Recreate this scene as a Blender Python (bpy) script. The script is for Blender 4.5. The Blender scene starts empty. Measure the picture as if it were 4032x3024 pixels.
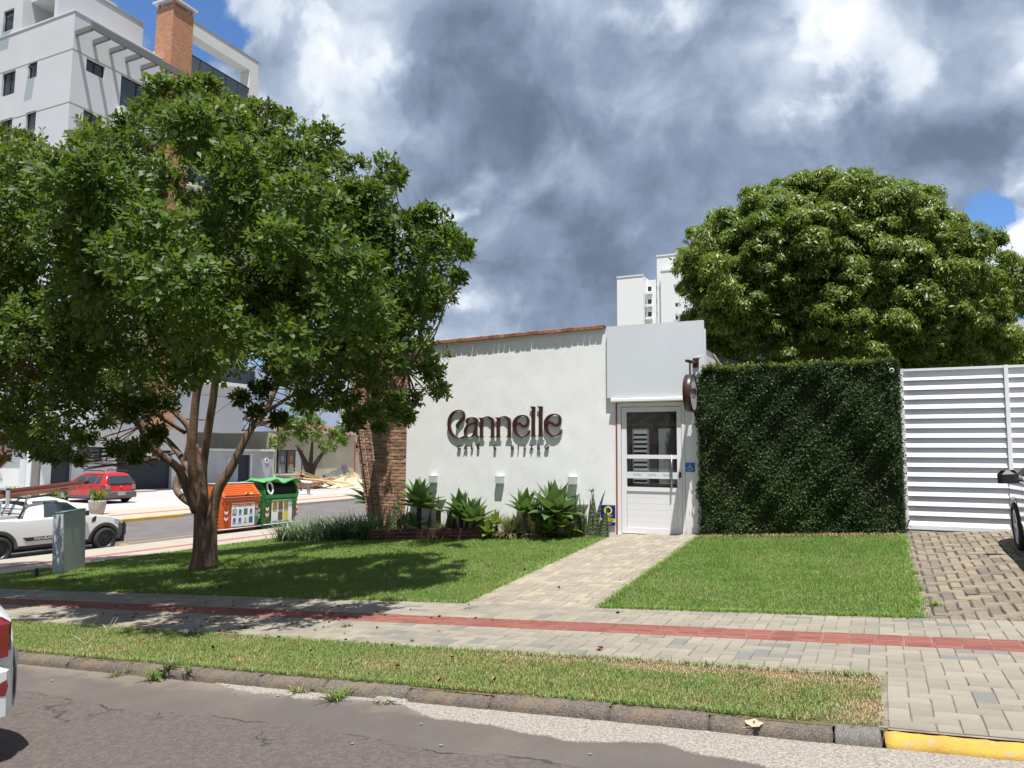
import bpy, math, random
import numpy as np
from mathutils import Vector, Matrix
random.seed(7); rng = np.random.default_rng(11)
PI = math.pi
S = bpy.context.scene
COL = S.collection

# ------------------------------------------------------------------ camera
CZ = 1.45
yaw, pitch, roll = math.radians(25.6), math.radians(5.35), math.radians(0.4)
F = Vector((-math.sin(yaw)*math.cos(pitch), math.cos(yaw)*math.cos(pitch), math.sin(pitch)))
R0 = Vector((math.cos(yaw), math.sin(yaw), 0)); U0 = R0.cross(F)
RR = R0*math.cos(roll)+U0*math.sin(roll); UU = U0*math.cos(roll)-R0*math.sin(roll)
CP = Vector((0, 0, CZ))
cam_d = bpy.data.cameras.new('camera'); cam = bpy.data.objects.new('camera', cam_d); COL.objects.link(cam)
cam_d.sensor_width = 36; cam_d.lens = 3000/4032*36; cam_d.clip_start = 0.05; cam_d.clip_end = 3000
cam.matrix_world = Matrix(((RR.x, UU.x, -F.x, 0), (RR.y, UU.y, -F.y, 0), (RR.z, UU.z, -F.z, CZ), (0, 0, 0, 1)))
S.camera = cam
def sight(x, y):                       # direction of a point of the 2212-wide photograph
    k = 4032/2212
    return F+RR*((x*k-2016)/3000)-UU*((y*k-1512)/3000)
def atY(x, y, Y):
    d = sight(x, y); return CP+d*((Y-CP.y)/d.y)
def atX(x, y, X):
    d = sight(x, y); return CP+d*((X-CP.x)/d.x)
def atD(x, y, dist):
    return CP+sight(x, y)*dist

# ------------------------------------------------------------------ light
SUN = Vector((0.6, -1.0, 3.57)).normalized()
EL, AZ = math.asin(SUN.z), math.atan2(SUN.x, SUN.y)
sd = bpy.data.lights.new('sun', 'SUN'); sd.energy = 4.6; sd.angle = math.radians(0.55); sd.color = (1.0, 0.965, 0.9)
so = bpy.data.objects.new('sun', sd); COL.objects.link(so)
so.rotation_euler = SUN.to_track_quat('Z', 'Y').to_euler(); so.location = (0, 0, 30)
S.view_settings.view_transform = 'Standard'; S.view_settings.look = 'None'
S.view_settings.gamma = 1; S.view_settings.exposure = 0.70
try: S.view_settings.use_curve_mapping = False
except Exception: pass
S.cycles.max_bounces = 8; S.cycles.transparent_max_bounces = 12

def node(nt, t, **k):
    n = nt.nodes.new(t)
    for a, v in k.items(): setattr(n, a, v)
    return n
def setin(nt, sock, v):
    if isinstance(v, bpy.types.NodeSocket): nt.links.new(v, sock)
    else: sock.default_value = v
def mth(nt, op, a, b=None, c=None, clamp=False):
    n = node(nt, 'ShaderNodeMath', operation=op, use_clamp=clamp)
    for i, v in enumerate((a, b, c)):
        if v is not None: setin(nt, n.inputs[i], v)
    return n.outputs[0]
def mixc(nt, f, a, b):
    n = node(nt, 'ShaderNodeMix', data_type='RGBA')
    setin(nt, n.inputs[0], f)
    for i, v in ((6, a), (7, b)):
        setin(nt, n.inputs[i], v if isinstance(v, bpy.types.NodeSocket) else (*v, 1) if len(v) == 3 else v)
    return n.outputs[2]
def noise(nt, vec, scale, detail=4, rough=0.55, out=0):
    n = node(nt, 'ShaderNodeTexNoise')
    if vec is not None: nt.links.new(vec, n.inputs['Vector'])
    n.inputs['Scale'].default_value = scale; n.inputs['Detail'].default_value = detail; n.inputs['Roughness'].default_value = rough
    return n.outputs[out]
def sstep(nt, v, a, b, c=0.0, d=1.0):
    n = node(nt, 'ShaderNodeMapRange', interpolation_type='SMOOTHSTEP')
    setin(nt, n.inputs[0], v); n.inputs[1].default_value = a; n.inputs[2].default_value = b
    n.inputs[3].default_value = c; n.inputs[4].default_value = d
    return n.outputs[0]

W = bpy.data.worlds.new('World'); S.world = W; W.use_nodes = True
nt = W.node_tree; nt.nodes.clear()
tc = node(nt, 'ShaderNodeTexCoord').outputs['Generated']
sky = node(nt, 'ShaderNodeTexSky', sky_type='NISHITA'); sky.sun_disc = False
sky.sun_elevation = EL; sky.sun_rotation = AZ; sky.air_density = 1.0; sky.dust_density = 0.4; sky.ozone_density = 1.6
sep = node(nt, 'ShaderNodeSeparateXYZ'); nt.links.new(tc, sep.inputs[0])
dz = mth(nt, 'ADD', mth(nt, 'MAXIMUM', sep.outputs[2], 0.0), 0.22)
cmb = node(nt, 'ShaderNodeCombineXYZ')
nt.links.new(mth(nt, 'DIVIDE', sep.outputs[0], dz), cmb.inputs[0]); nt.links.new(mth(nt, 'DIVIDE', sep.outputs[1], dz), cmb.inputs[1])
plane = cmb.outputs[0]
# ragged edges: directions are displaced by noise before the cloud masses are read
def vnoise(vec, scale, amt, det):
    c = noise(nt, vec, scale, det, 0.6, out=1)
    s = node(nt, 'ShaderNodeVectorMath', operation='SUBTRACT'); nt.links.new(c, s.inputs[0]); s.inputs[1].default_value = (.5, .5, .5)
    m = node(nt, 'ShaderNodeVectorMath', operation='SCALE'); nt.links.new(s.outputs[0], m.inputs[0]); m.inputs['Scale'].default_value = amt
    return m.outputs[0]
def vadd(a, b):
    n = node(nt, 'ShaderNodeVectorMath', operation='ADD'); nt.links.new(a, n.inputs[0]); nt.links.new(b, n.inputs[1]); return n.outputs[0]
dirw = vadd(vadd(tc, vnoise(tc, 3.0, 0.12, 3)), vnoise(tc, 8, 0.10, 9))
def blob(px, py, rx, ry, ang=0.0, soft=1.0):
    """cloud mass around one direction of the sky: rx, ry its half sizes, ang its tilt"""
    d = sight(px, py).normalized(); h_ = d.cross(Vector((0, 0, 1))).normalized(); v_ = h_.cross(d)
    ca, sa = math.cos(math.radians(ang)), math.sin(math.radians(ang)); out = None
    for ax_, rad in ((h_*ca+v_*sa, rx/1645.0), (v_*ca-h_*sa, ry/1645.0)):
        n = node(nt, 'ShaderNodeVectorMath', operation='DOT_PRODUCT'); nt.links.new(dirw, n.inputs[0]); n.inputs[1].default_value = ax_/rad
        q = mth(nt, 'SUBTRACT', n.outputs['Value'], d.dot(ax_)/rad); out = mth(nt, 'MULTIPLY', q, q) if out is None else mth(nt, 'MULTIPLY_ADD', q, q, out)
    n = node(nt, 'ShaderNodeVectorMath', operation='DOT_PRODUCT'); nt.links.new(dirw, n.inputs[0]); n.inputs[1].default_value = d
    out = mth(nt, 'ADD', out, mth(nt, 'LESS_THAN', n.outputs['Value'], 0.0)); 
    return sstep(nt, mth(nt, 'SQRT', out), 1.0, 1.0-.92*soft)
def summed(lst, start):
    acc = start
    for q in lst: acc = mth(nt, 'MULTIPLY_ADD', blob(*q[:4], *q[5:]), q[4], acc)
    return acc
fb1 = noise(nt, plane, 2.3, 8, 0.56); fb2 = noise(nt, plane, 7.5, 6, 0.6)
wrp = vadd(tc, vnoise(tc, 3.0, 0.16, 3))
fa = noise(nt, wrp, 4.6, 10, 0.55)
sh_ = node(nt, 'ShaderNodeVectorMath', operation='ADD'); nt.links.new(wrp, sh_.inputs[0]); sh_.inputs[1].default_value = (.004, -.006, .040)
fb_ = noise(nt, sh_.outputs[0], 4.6, 10, 0.55)
relief = mth(nt, 'SUBTRACT', fa, fb_)
lum = mth(nt, 'MULTIPLY_ADD', mth(nt, 'SUBTRACT', fa, 0.5), 0.40, 0.46)
lum = mth(nt, 'MULTIPLY_ADD', mth(nt, 'SUBTRACT', fb2, 0.5), 0.12, lum)
lum = mth(nt, 'MULTIPLY_ADD', relief, 1.0, lum)
puff = sstep(nt, noise(nt, wrp, 7.5, 10, .55), .47, .56)
lum = mth(nt, 'MULTIPLY_ADD', mth(nt, 'SUBTRACT', puff, .5), .07, lum)
bright = summed([(700, 60, 330, 230, .26, 0), (770, 120, 150, 90, .20, 20), (640, 220, 150, 110, .18, 0), (800, 330, 190, 110, .10, 10),
              (1020, 404, 130, 45, .34, 25, .8), (970, 470, 70, 70, .22, 0), (1010, 655, 110, 50, .34, 0, .8), (950, 740, 160, 60, .2, 0),
              ], 0.0)
dark = summed([(1130, 170, 340, 230, -.14, 0), (1180, 262, 240, 75, -.13, -8), (1000, 210, 120, 90, -.05, 0), (1240, 110, 130, 80, -.07, 0),
              (1160, 560, 330, 110, -.20, -6), (1300, 490, 240, 90, -.16, -10), (1480, 420, 260, 110, -.07, 0), (1230, 660, 260, 70, -.10, 0),
              (1590, 110, 150, 190, .10, 0),
              ], 0.0)
bright = summed([(1440, 20, 150, 45, .26, 0), (1435, 255, 90, 130, .14, 10),
              (1775, 120, 150, 200, .34, -20, .85), (1700, 215, 90, 80, .18, 0, .9), (1870, 40, 170, 110, .16, 0), (1949, 156, 60, 72, .26, 0, 1.), (2060, 60, 160, 120, .08, 0),
              ], bright)
dark = summed([(1960, 305, 330, 90, -.20, -4), (2120, 330, 130, 90, -.08, 0), (1830, 300, 120, 60, -.05, 0)], dark)
bright = summed([
              (2205, 165, 65, 110, .36, 0, .9), (2200, 480, 90, 60, .3, 0), (2215, 520, 90, 90, .4, 0, .7), (2205, 350, 60, 50, .3, 0, .7), (2120, 490, 60, 30, .15, 0)], bright)
lum = mth(nt, 'ADD', lum, dark)
lum = mth(nt, 'MULTIPLY_ADD', bright, mth(nt, 'MULTIPLY_ADD', puff, .45, .68), lum)
cr = node(nt, 'ShaderNodeValToRGB'); nt.links.new(lum, cr.inputs[0])
e = cr.color_ramp.elements
e[0].position = 0.02; e[0].color = (.115, .155, .225, 1); e[1].position = 1.0; e[1].color = (.92, .95, .99, 1)
for p, c in ((.22, (.16, .21, .30)), (.40, (.255, .325, .45)), (.58, (.42, .50, .63)), (.78, (.70, .77, .87))):
    x = e.new(p); x.color = (*c, 1)
# holes where the blue shows
hole = summed([(330, -60, 260, 190, 1.0, 0), (430, 170, 130, 170, .9, 0), (520, 90, 50, 60, .5, 0), (590, 240, 70, 60, .6, 0), (690, 580, 150, 120, .7, 0), (600, 760, 160, 120, .7, 0), (850, 690, 60, 50, .5, 0),
               (2140, 435, 120, 70, 1.0, -25, .8), (2085, 480, 70, 40, .6, 0), (2205, 690, 90, 90, .8, 0)],
              mth(nt, 'MULTIPLY_ADD', mth(nt, 'SUBTRACT', fb1, 0.70), 1.6, 0.0))
hole = mth(nt, 'MULTIPLY_ADD', mth(nt, 'SUBTRACT', fb2, 0.5), 0.5, hole)
hf = sstep(nt, hole, 0.28, 0.62)
sc_sky = node(nt, 'ShaderNodeVectorMath', operation='MULTIPLY'); nt.links.new(sky.outputs[0], sc_sky.inputs[0]); sc_sky.inputs[1].default_value = (.60, .80, 1.06)
sc_cl = node(nt, 'ShaderNodeVectorMath', operation='SCALE'); nt.links.new(cr.outputs[0], sc_cl.inputs[0]); sc_cl.inputs['Scale'].default_value = 6.7
mixn = mixc(nt, hf, sc_cl.outputs[0], sc_sky.outputs[0])
bg = node(nt, 'ShaderNodeBackground'); nt.links.new(mixn, bg.inputs[0]); bg.inputs[1].default_value = 0.1
wo = node(nt, 'ShaderNodeOutputWorld'); nt.links.new(bg.outputs[0], wo.inputs[0])

# ------------------------------------------------------------------ helpers
def link(o, parent=None):
    COL.objects.link(o)
    if parent is not None: o.parent = parent
    return o
def tag(o, label=None, cat=None, group=None, kind=None):
    for k, v in (('label', label), ('category', cat), ('group', group), ('kind', kind)):
        if v: o[k] = v
    return o
def thing(name, label, cat, loc=(0, 0, 0), rotz=0.0, group=None, mat=None):
    o = bpy.data.objects.new(name, None); COL.objects.link(o); o.empty_display_size = .2
    if mat is not None: o.matrix_world = mat
    else: o.location = loc; o.rotation_euler = (0, 0, rotz)
    return tag(o, label, cat, group)
def npmesh(name, V, Fc, mats=(), smooth=False):
    V = np.asarray(V, np.float32); Fc = np.asarray(Fc, np.int32); k = Fc.shape[1]
    me = bpy.data.meshes.new(name); me.vertices.add(len(V)); me.vertices.foreach_set('co', V.ravel())
    me.loops.add(Fc.size); me.loops.foreach_set('vertex_index', Fc.ravel())
    me.polygons.add(len(Fc)); me.polygons.foreach_set('loop_start', np.arange(0, Fc.size, k, dtype=np.int32))
    try: me.polygons.foreach_set('loop_total', np.full(len(Fc), k, np.int32))
    except Exception: pass
    for m in mats: me.materials.append(m)
    if smooth: me.polygons.foreach_set('use_smooth', np.ones(len(Fc), bool))
    me.update(calc_edges=True); return me
def put(name, me, parent=None, loc=None, **k):
    o = bpy.data.objects.new(name, me); link(o, parent)
    if loc is not None: o.location = loc
    return tag(o, **k)
class MB:
    def __init__(s): s.v = []; s.f = []; s.m = []; s.mi = 0; s.T = None
    def add(s, vs, fs):
        b = len(s.v)
        for p in vs:
            p = Vector(p); s.v.append(tuple(s.T @ p) if s.T else tuple(p))
        for f in fs: s.f.append(tuple(b+i for i in f)); s.m.append(s.mi)
        return s
    def box(s, x0, x1, y0, y1, z0, z1):
        return s.add([(x0, y0, z0), (x1, y0, z0), (x1, y1, z0), (x0, y1, z0), (x0, y0, z1), (x1, y0, z1), (x1, y1, z1), (x0, y1, z1)],
                     [(3, 2, 1, 0), (4, 5, 6, 7), (0, 1, 5, 4), (1, 2, 6, 5), (2, 3, 7, 6), (3, 0, 4, 7)])
    def bbox(s, x0, x1, y0, y1, z0, z1, b=.01):      # box with chamfered edges along the top and sides
        vs = []
        for z, i in ((z0, 0), (z1-b, 0), (z1, b)):
            for x, y in ((x0+i+b, y0+i), (x1-i-b, y0+i), (x1-i, y0+i+b), (x1-i, y1-i-b), (x1-i-b, y1-i), (x0+i+b, y1-i), (x0+i, y1-i-b), (x0+i, y0+i+b)): vs.append((x, y, z))
        fs = [tuple(range(7, -1, -1)), tuple(range(16, 24))]
        for r in (0, 8):
            for i in range(8): fs.append((r+i, r+(i+1) % 8, r+8+(i+1) % 8, r+8+i))
        return s.add(vs, fs)
    def quad(s, a, b, c, d): return s.add([a, b, c, d], [(0, 1, 2, 3)])
    def prism(s, pts, axis, a0, a1):                 # closed outline extruded along an axis
        def P(p, t): return (t, p[0], p[1]) if axis == 'x' else (p[0], t, p[1]) if axis == 'y' else (p[0], p[1], t)
        n = len(pts)
        return s.add([P(p, a0) for p in pts]+[P(p, a1) for p in pts],
                     [tuple(range(n)), tuple(range(2*n-1, n-1, -1))]+[(i, n+i, n+(i+1) % n, (i+1) % n) for i in range(n)])
    def tube(s, pts, rad, n=8, caps=True):
        pts = [Vector(p) for p in pts]
        if not hasattr(rad, '__len__'): rad = [rad]*len(pts)
        vs = []; a = None
        for i, p in enumerate(pts):
            t = (pts[min(i+1, len(pts)-1)]-pts[max(i-1, 0)]).normalized()
            if a is None: a = t.orthogonal().normalized()
            a = (a-t*a.dot(t)).normalized(); b = t.cross(a)
            for k in range(n):
                q = 2*PI*k/n; vs.append(p+(a*math.cos(q)+b*math.sin(q))*rad[i])
        fs = []
        for i in range(len(pts)-1):
            for k in range(n): fs.append((i*n+k, i*n+(k+1) % n, (i+1)*n+(k+1) % n, (i+1)*n+k))
        if caps: fs += [tuple(range(n-1, -1, -1)), tuple(range((len(pts)-1)*n, len(pts)*n))]
        return s.add(vs, fs)
    def lathe(s, prof, c=(0, 0, 0), axis='z', n=20):
        vs = []; c = Vector(c)
        for r, h in prof:
            for k in range(n):
                q = 2*PI*k/n; u, w = r*math.cos(q), r*math.sin(q)
                vs.append(c+Vector((u, w, h) if axis == 'z' else (h, u, w) if axis == 'x' else (w, h, u)))
        fs = []
        for i in range(len(prof)-1):
            for k in range(n): fs.append((i*n+k, i*n+(k+1) % n, (i+1)*n+(k+1) % n, (i+1)*n+k))
        return s.add(vs, fs)
    def mesh(s, name, mats, smooth=False):
        me = bpy.data.meshes.new(name); me.from_pydata(s.v, [], s.f)
        if not isinstance(mats, (list, tuple)): mats = [mats]
        for m in mats: me.materials.append(m)
        me.polygons.foreach_set('material_index', s.m)
        if smooth: me.polygons.foreach_set('use_smooth', [True]*len(s.f))
        me.update(); return me
    def build(s, name, mats, parent=None, smooth=False, loc=None, **k):
        return put(name, s.mesh(name, mats, smooth), parent, loc, **k)
def fixn(o):
    import bmesh
    bm = bmesh.new(); bm.from_mesh(o.data); bmesh.ops.recalc_face_normals(bm, faces=bm.faces); bm.to_mesh(o.data); bm.free(); return o
FONT = None
def text(s, size, ext, mat, M, parent, name='letters', label=None, align='CENTER', bold=0.0, sx=1.0, **k):
    cu = bpy.data.curves.new('t', 'FONT'); cu.body = s; cu.size = size; cu.extrude = ext; cu.align_x = align; cu.align_y = 'CENTER'; cu.offset = bold; cu.resolution_u = 3
    o = bpy.data.objects.new('t', cu); COL.objects.link(o)
    me = bpy.data.meshes.new_from_object(o.evaluated_get(bpy.context.evaluated_depsgraph_get()))
    bpy.data.objects.remove(o); me.name = name; me.materials.clear(); me.materials.append(mat)
    q = bpy.data.objects.new(name, me); link(q, parent); q.matrix_local = M @ Matrix.Diagonal((sx, 1, 1, 1))
    return tag(q, label, **k)
def frameM(o, right, up):            # text frame: right and up vectors
    r = Vector(right).normalized(); u = Vector(up); u = (u-r*u.dot(r)).normalized(); n = r.cross(u)
    return Matrix(((r.x, u.x, n.x, o[0]), (r.y, u.y, n.y, o[1]), (r.z, u.z, n.z, o[2]), (0, 0, 0, 1)))

# ------------------------------------------------------------------ materials
def mat(name, col, rough=.6, metal=0.0, var=0.0, vscale=6.0, col2=None, bump=0.0, bscale=40.0, isl=0.0, spec=.5, coat=0.0, obj=False, detail=5, transl=None, edge=None):
    m = bpy.data.materials.new(name); m.use_nodes = True; nt = m.node_tree; b = nt.nodes['Principled BSDF']
    tcn = node(nt, 'ShaderNodeTexCoord').outputs['Object']
    c = None
    if col2 is not None or var:
        n = noise(nt, tcn, vscale, detail, .6)
        f = sstep(nt, n, .32, .68)
        c = mixc(nt, f, col, col2 if col2 is not None else tuple(max(0, x*(1-var)) for x in col))
    if isl:
        gi = node(nt, 'ShaderNodeNewGeometry').outputs['Random Per Island']; oi = node(nt, 'ShaderNodeObjectInfo').outputs['Random']
        r = mth(nt, 'FRACT', mth(nt, 'MULTIPLY_ADD', oi, 7.31, gi))
        h = node(nt, 'ShaderNodeHueSaturation'); setin(nt, h.inputs['Color'], c if c is not None else (*col, 1))
        nt.links.new(mth(nt, 'MULTIPLY_ADD', r, isl, 1-isl/2), h.inputs['Value'])
        r2 = mth(nt, 'FRACT', mth(nt, 'MULTIPLY', r, 17.3))
        nt.links.new(mth(nt, 'MULTIPLY_ADD', r2, isl*.05, .5-isl*.025), h.inputs['Hue'])
        c = h.outputs[0]
    if c is not None: nt.links.new(c, b.inputs['Base Color'])
    else: b.inputs['Base Color'].default_value = (*col, 1)
    b.inputs['Roughness'].default_value = rough; b.inputs['Metallic'].default_value = metal
    b.inputs['Specular IOR Level'].default_value = spec; b.inputs['Coat Weight'].default_value = coat; b.inputs['Coat Roughness'].default_value = .04
    if bump:
        bn = node(nt, 'ShaderNodeBump'); bn.inputs['Strength'].default_value = bump; bn.inputs['Distance'].default_value = .01
        nt.links.new(noise(nt, tcn, bscale, 5, .6), bn.inputs['Height']); nt.links.new(bn.outputs[0], b.inputs['Normal'])
    if transl:
        t = node(nt, 'ShaderNodeBsdfTranslucent'); setin(nt, t.inputs[0], (*transl, 1))
        mx = node(nt, 'ShaderNodeMixShader'); mx.inputs[0].default_value = .28
        nt.links.new(b.outputs[0], mx.inputs[1]); nt.links.new(t.outputs[0], mx.inputs[2])
        nt.links.new(mx.outputs[0], nt.nodes['Material Output'].inputs[0])
    return m
def mnt(m): return m.node_tree, m.node_tree.nodes['Principled BSDF'], m.node_tree.nodes['Texture Coordinate'].outputs['Object']

M_white_wall = mat('white_render', (.87, .88, .885), .8, var=.03, vscale=1.6, bump=.10, bscale=14)
nt, b, tcn = mnt(M_white_wall)      # water streaks and grime, uneven trowelled relief
mp = node(nt, 'ShaderNodeMapping'); nt.links.new(tcn, mp.inputs[0]); mp.inputs['Scale'].default_value = (5, 5, .5)
st = sstep(nt, noise(nt, mp.outputs[0], 1.6, 6, .65), .52, .8)
gr = sstep(nt, noise(nt, tcn, 1.3, 6, .65), .5, .72)
c0 = b.inputs['Base Color'].links[0].from_socket
c1 = mixc(nt, mth(nt, 'MULTIPLY', st, .18), c0, (.60, .61, .60)); c1 = mixc(nt, mth(nt, 'MULTIPLY', gr, .20), c1, (.66, .68, .69))
spk = sstep(nt, noise(nt, tcn, 38, 2, .5), .74, .78)
c1 = mixc(nt, mth(nt, 'MULTIPLY', spk, .35), c1, (.35, .34, .33))
sx_ = node(nt, 'ShaderNodeSeparateXYZ'); nt.links.new(tcn, sx_.inputs[0])
gl = mth(nt, 'SUBTRACT', sx_.outputs[2], mth(nt, 'MULTIPLY', sx_.outputs[0], .06))      # height over the sloping ground: splashed soil
spl = mth(nt, 'MULTIPLY', sstep(nt, mth(nt, 'MULTIPLY_ADD', mth(nt, 'SUBTRACT', noise(nt, tcn, 7, 6, .65), .5), .9, gl), .80, .42), .45)
c1 = mixc(nt, spl, c1, (.50, .44, .37))
vw = node(nt, 'ShaderNodeVectorMath', operation='ADD'); nt.links.new(tcn, vw.inputs[0]); nt.links.new(vnoise(tcn, 2.0, .5, 5), vw.inputs[1])
vk = node(nt, 'ShaderNodeTexVoronoi', feature='DISTANCE_TO_EDGE'); nt.links.new(vw.outputs[0], vk.inputs[0]); vk.inputs['Scale'].default_value = .8
ck = mth(nt, 'MULTIPLY', sstep(nt, vk.outputs['Distance'], .0, .006, 1, 0), sstep(nt, noise(nt, tcn, 1.1, 2, .5), .5, .6))
c1 = mixc(nt, mth(nt, 'MULTIPLY', ck, .25), c1, (.45, .45, .44))
nt.links.new(c1, b.inputs['Base Color'])
M_panel = mat('grey_white_sheet', (.68, .715, .765), .45, var=.03, vscale=2, bump=.05, bscale=3)
M_upvc = mat('white_door_frame', (.80, .80, .83), .32)
M_upvc2 = mat('white_door_boards', (.79, .79, .82), .35)
M_trim = mat('white_trim', (.76, .76, .76), .6, var=.25, vscale=20)
M_redtrim = mat('red_edge', (.35, .06, .05), .6)
M_joint = mat('mortar', (.50, .46, .40), .9, var=.25, vscale=30, bump=.5, bscale=80)
M_brick = mat('clay_brick', (.42, .235, .15), .85, col2=(.33, .17, .105), vscale=22, bump=.6, bscale=70, isl=.75)
M_capbrick = mat('cap_brick', (.38, .15, .075), .85, col2=(.20, .10, .065), vscale=14, bump=.6, bscale=60, isl=.6)
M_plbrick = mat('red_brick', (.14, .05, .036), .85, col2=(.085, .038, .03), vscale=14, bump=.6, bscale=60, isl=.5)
M_brown = mat('brown_metal', (.062, .026, .018), .35, var=.25, vscale=9, spec=.5)
M_rim = mat('sign_edge', (.16, .09, .07), .4)
M_black = mat('black_plastic', (.018, .018, .02), .5)
M_dark = mat('dark_inside', (.012, .012, .013), .9)
M_rubber = mat('rubber', (.022, .022, .023), .85, bump=.3, bscale=60)
M_steel = mat('steel', (.42, .42, .43), .30, metal=1.0)
M_alloy = mat('alloy', (.50, .51, .53), .35, metal=.8)
M_blackwheel = mat('black_steel_wheel', (.03, .03, .032), .45)
M_paper = mat('print_white', (.74, .75, .75), .5)

def glass(name, tint, refl=.07, rough=.02):
    m = bpy.data.materials.new(name); m.use_nodes = True; nt = m.node_tree; nt.nodes.clear()
    t = node(nt, 'ShaderNodeBsdfTransparent'); t.inputs[0].default_value = (*tint, 1)
    g = node(nt, 'ShaderNodeBsdfGlossy'); g.inputs['Roughness'].default_value = rough; g.inputs[0].default_value = (.95, .97, 1, 1)
    lw = node(nt, 'ShaderNodeFresnel'); lw.inputs[0].default_value = 1.5
    mx = node(nt, 'ShaderNodeMixShader'); nt.links.new(mth(nt, 'ADD', lw.outputs[0], refl, clamp=True), mx.inputs[0])
    nt.links.new(t.outputs[0], mx.inputs[1]); nt.links.new(g.outputs[0], mx.inputs[2])
    o = node(nt, 'ShaderNodeOutputMaterial'); nt.links.new(mx.outputs[0], o.inputs[0]); return m
M_glass = glass('door_glass', (.60, .62, .63), .02)
M_carglass = glass('car_glass', (.30, .32, .33), .05)
M_tint = glass('tinted_glass', (.12, .13, .14), .04)
M_winglass = mat('dark_window_glass', (.03, .045, .055), .06, spec=.9)
M_railglass = glass('balcony_glass', (.75, .84, .86), .14)

# ---- ground materials
M_asph = mat('asphalt', (.105, .088, .08), .88, bump=.9, bscale=150)
nt, b, tcn = mnt(M_asph)
sepx = node(nt, 'ShaderNodeSeparateXYZ'); nt.links.new(tcn, sepx.inputs[0])
wob = noise(nt, tcn, .9, 5, .6)
line = mth(nt, 'MULTIPLY_ADD', mth(nt, 'SUBTRACT', wob, .5), .55, sepx.outputs[1])
old = sstep(nt, line, 3.71, 3.735, 1, 0)
fine = noise(nt, tcn, 320, 3, .7); med = noise(nt, tcn, 26, 6, .7); big = noise(nt, tcn, 1.1, 4, .6)
newc = mixc(nt, sstep(nt, big, .35, .65), (.105, .088, .080), (.135, .113, .100))
vor = node(nt, 'ShaderNodeTexVoronoi'); nt.links.new(tcn, vor.inputs[0]); vor.inputs['Scale'].default_value = 115
stone = sstep(nt, vor.outputs['Distance'], .0, .55, 1.25, .72)
oldc = mixc(nt, sstep(nt, med, .35, .68), (.115, .093, .084), (.175, .145, .130))
cc = mixc(nt, old, newc, oldc)
hs = node(nt, 'ShaderNodeHueSaturation'); nt.links.new(cc, hs.inputs['Color'])
nt.links.new(mth(nt, 'MULTIPLY', mth(nt, 'MULTIPLY_ADD', mth(nt, 'SUBTRACT', fine, .5), 1.3, 1.0), mth(nt, 'MULTIPLY_ADD', mth(nt, 'SUBTRACT', stone, 1.0), mth(nt, 'MULTIPLY_ADD', old, .8, .35), 1.0)), hs.inputs['Value'])
cc = hs.outputs[0]
# cracks along the seam and through the old surface
wv = node(nt, 'ShaderNodeVectorMath', operation='ADD'); nt.links.new(tcn, wv.inputs[0])
wn = node(nt, 'ShaderNodeVectorMath', operation='SCALE'); nt.links.new(noise(nt, tcn, 5, 5, .65, out=1), wn.inputs[0]); wn.inputs['Scale'].default_value = .35
nt.links.new(wn.outputs[0], wv.inputs[1])
vc = node(nt, 'ShaderNodeTexVoronoi', feature='DISTANCE_TO_EDGE'); nt.links.new(wv.outputs[0], vc.inputs[0]); vc.inputs['Scale'].default_value = 1.9
crk = sstep(nt, vc.outputs['Distance'], .0, .022, 1, 0)
crk = mth(nt, 'MULTIPLY', mth(nt, 'MULTIPLY', crk, old), sstep(nt, noise(nt, tcn, 1.7, 3, .5), .50, .6))
seam = mth(nt, 'MULTIPLY', sstep(nt, mth(nt, 'ABSOLUTE', mth(nt, 'SUBTRACT', line, 3.722)), .0, .014, 1, 0), sstep(nt, noise(nt, tcn, 3.1, 3, .5), .46, .58))
crk = mth(nt, 'MAXIMUM', crk, seam)
cc = mixc(nt, mth(nt, 'MULTIPLY', crk, .85), cc, (.028, .022, .02))
dust = mth(nt, 'MULTIPLY', sstep(nt, mth(nt, 'MULTIPLY_ADD', mth(nt, 'SUBTRACT', noise(nt, tcn, 4, 5, .6), .5), .5, sepx.outputs[1]), 4.12, 4.36), .65)
cc = mixc(nt, dust, cc, (.22, .175, .145))
oil = sstep(nt, noise(nt, tcn, 2.6, 4, .6), .66, .72)
cc = mixc(nt, mth(nt, 'MULTIPLY', oil, .35), cc, (.06, .052, .05))
scuff = sstep(nt, noise(nt, tcn, 11, 6, .7), .60, .68)
cc = mixc(nt, mth(nt, 'MULTIPLY', scuff, .22), cc, (.20, .17, .15))
nt.links.new(cc, b.inputs['Base Color'])
bn = [n for n in nt.nodes if n.type == 'BUMP'][0]
hh = mth(nt, 'SUBTRACT', mth(nt, 'MULTIPLY', mth(nt, 'ADD', fine, mth(nt, 'MULTIPLY', stone, .6)), mth(nt, 'MULTIPLY_ADD', old, .8, .4)), mth(nt, 'MULTIPLY', crk, 3.0))
nt.links.new(hh, bn.inputs['Height']); bn.inputs['Distance'].default_value = .004; bn.inputs['Strength'].default_value = .8

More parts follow.
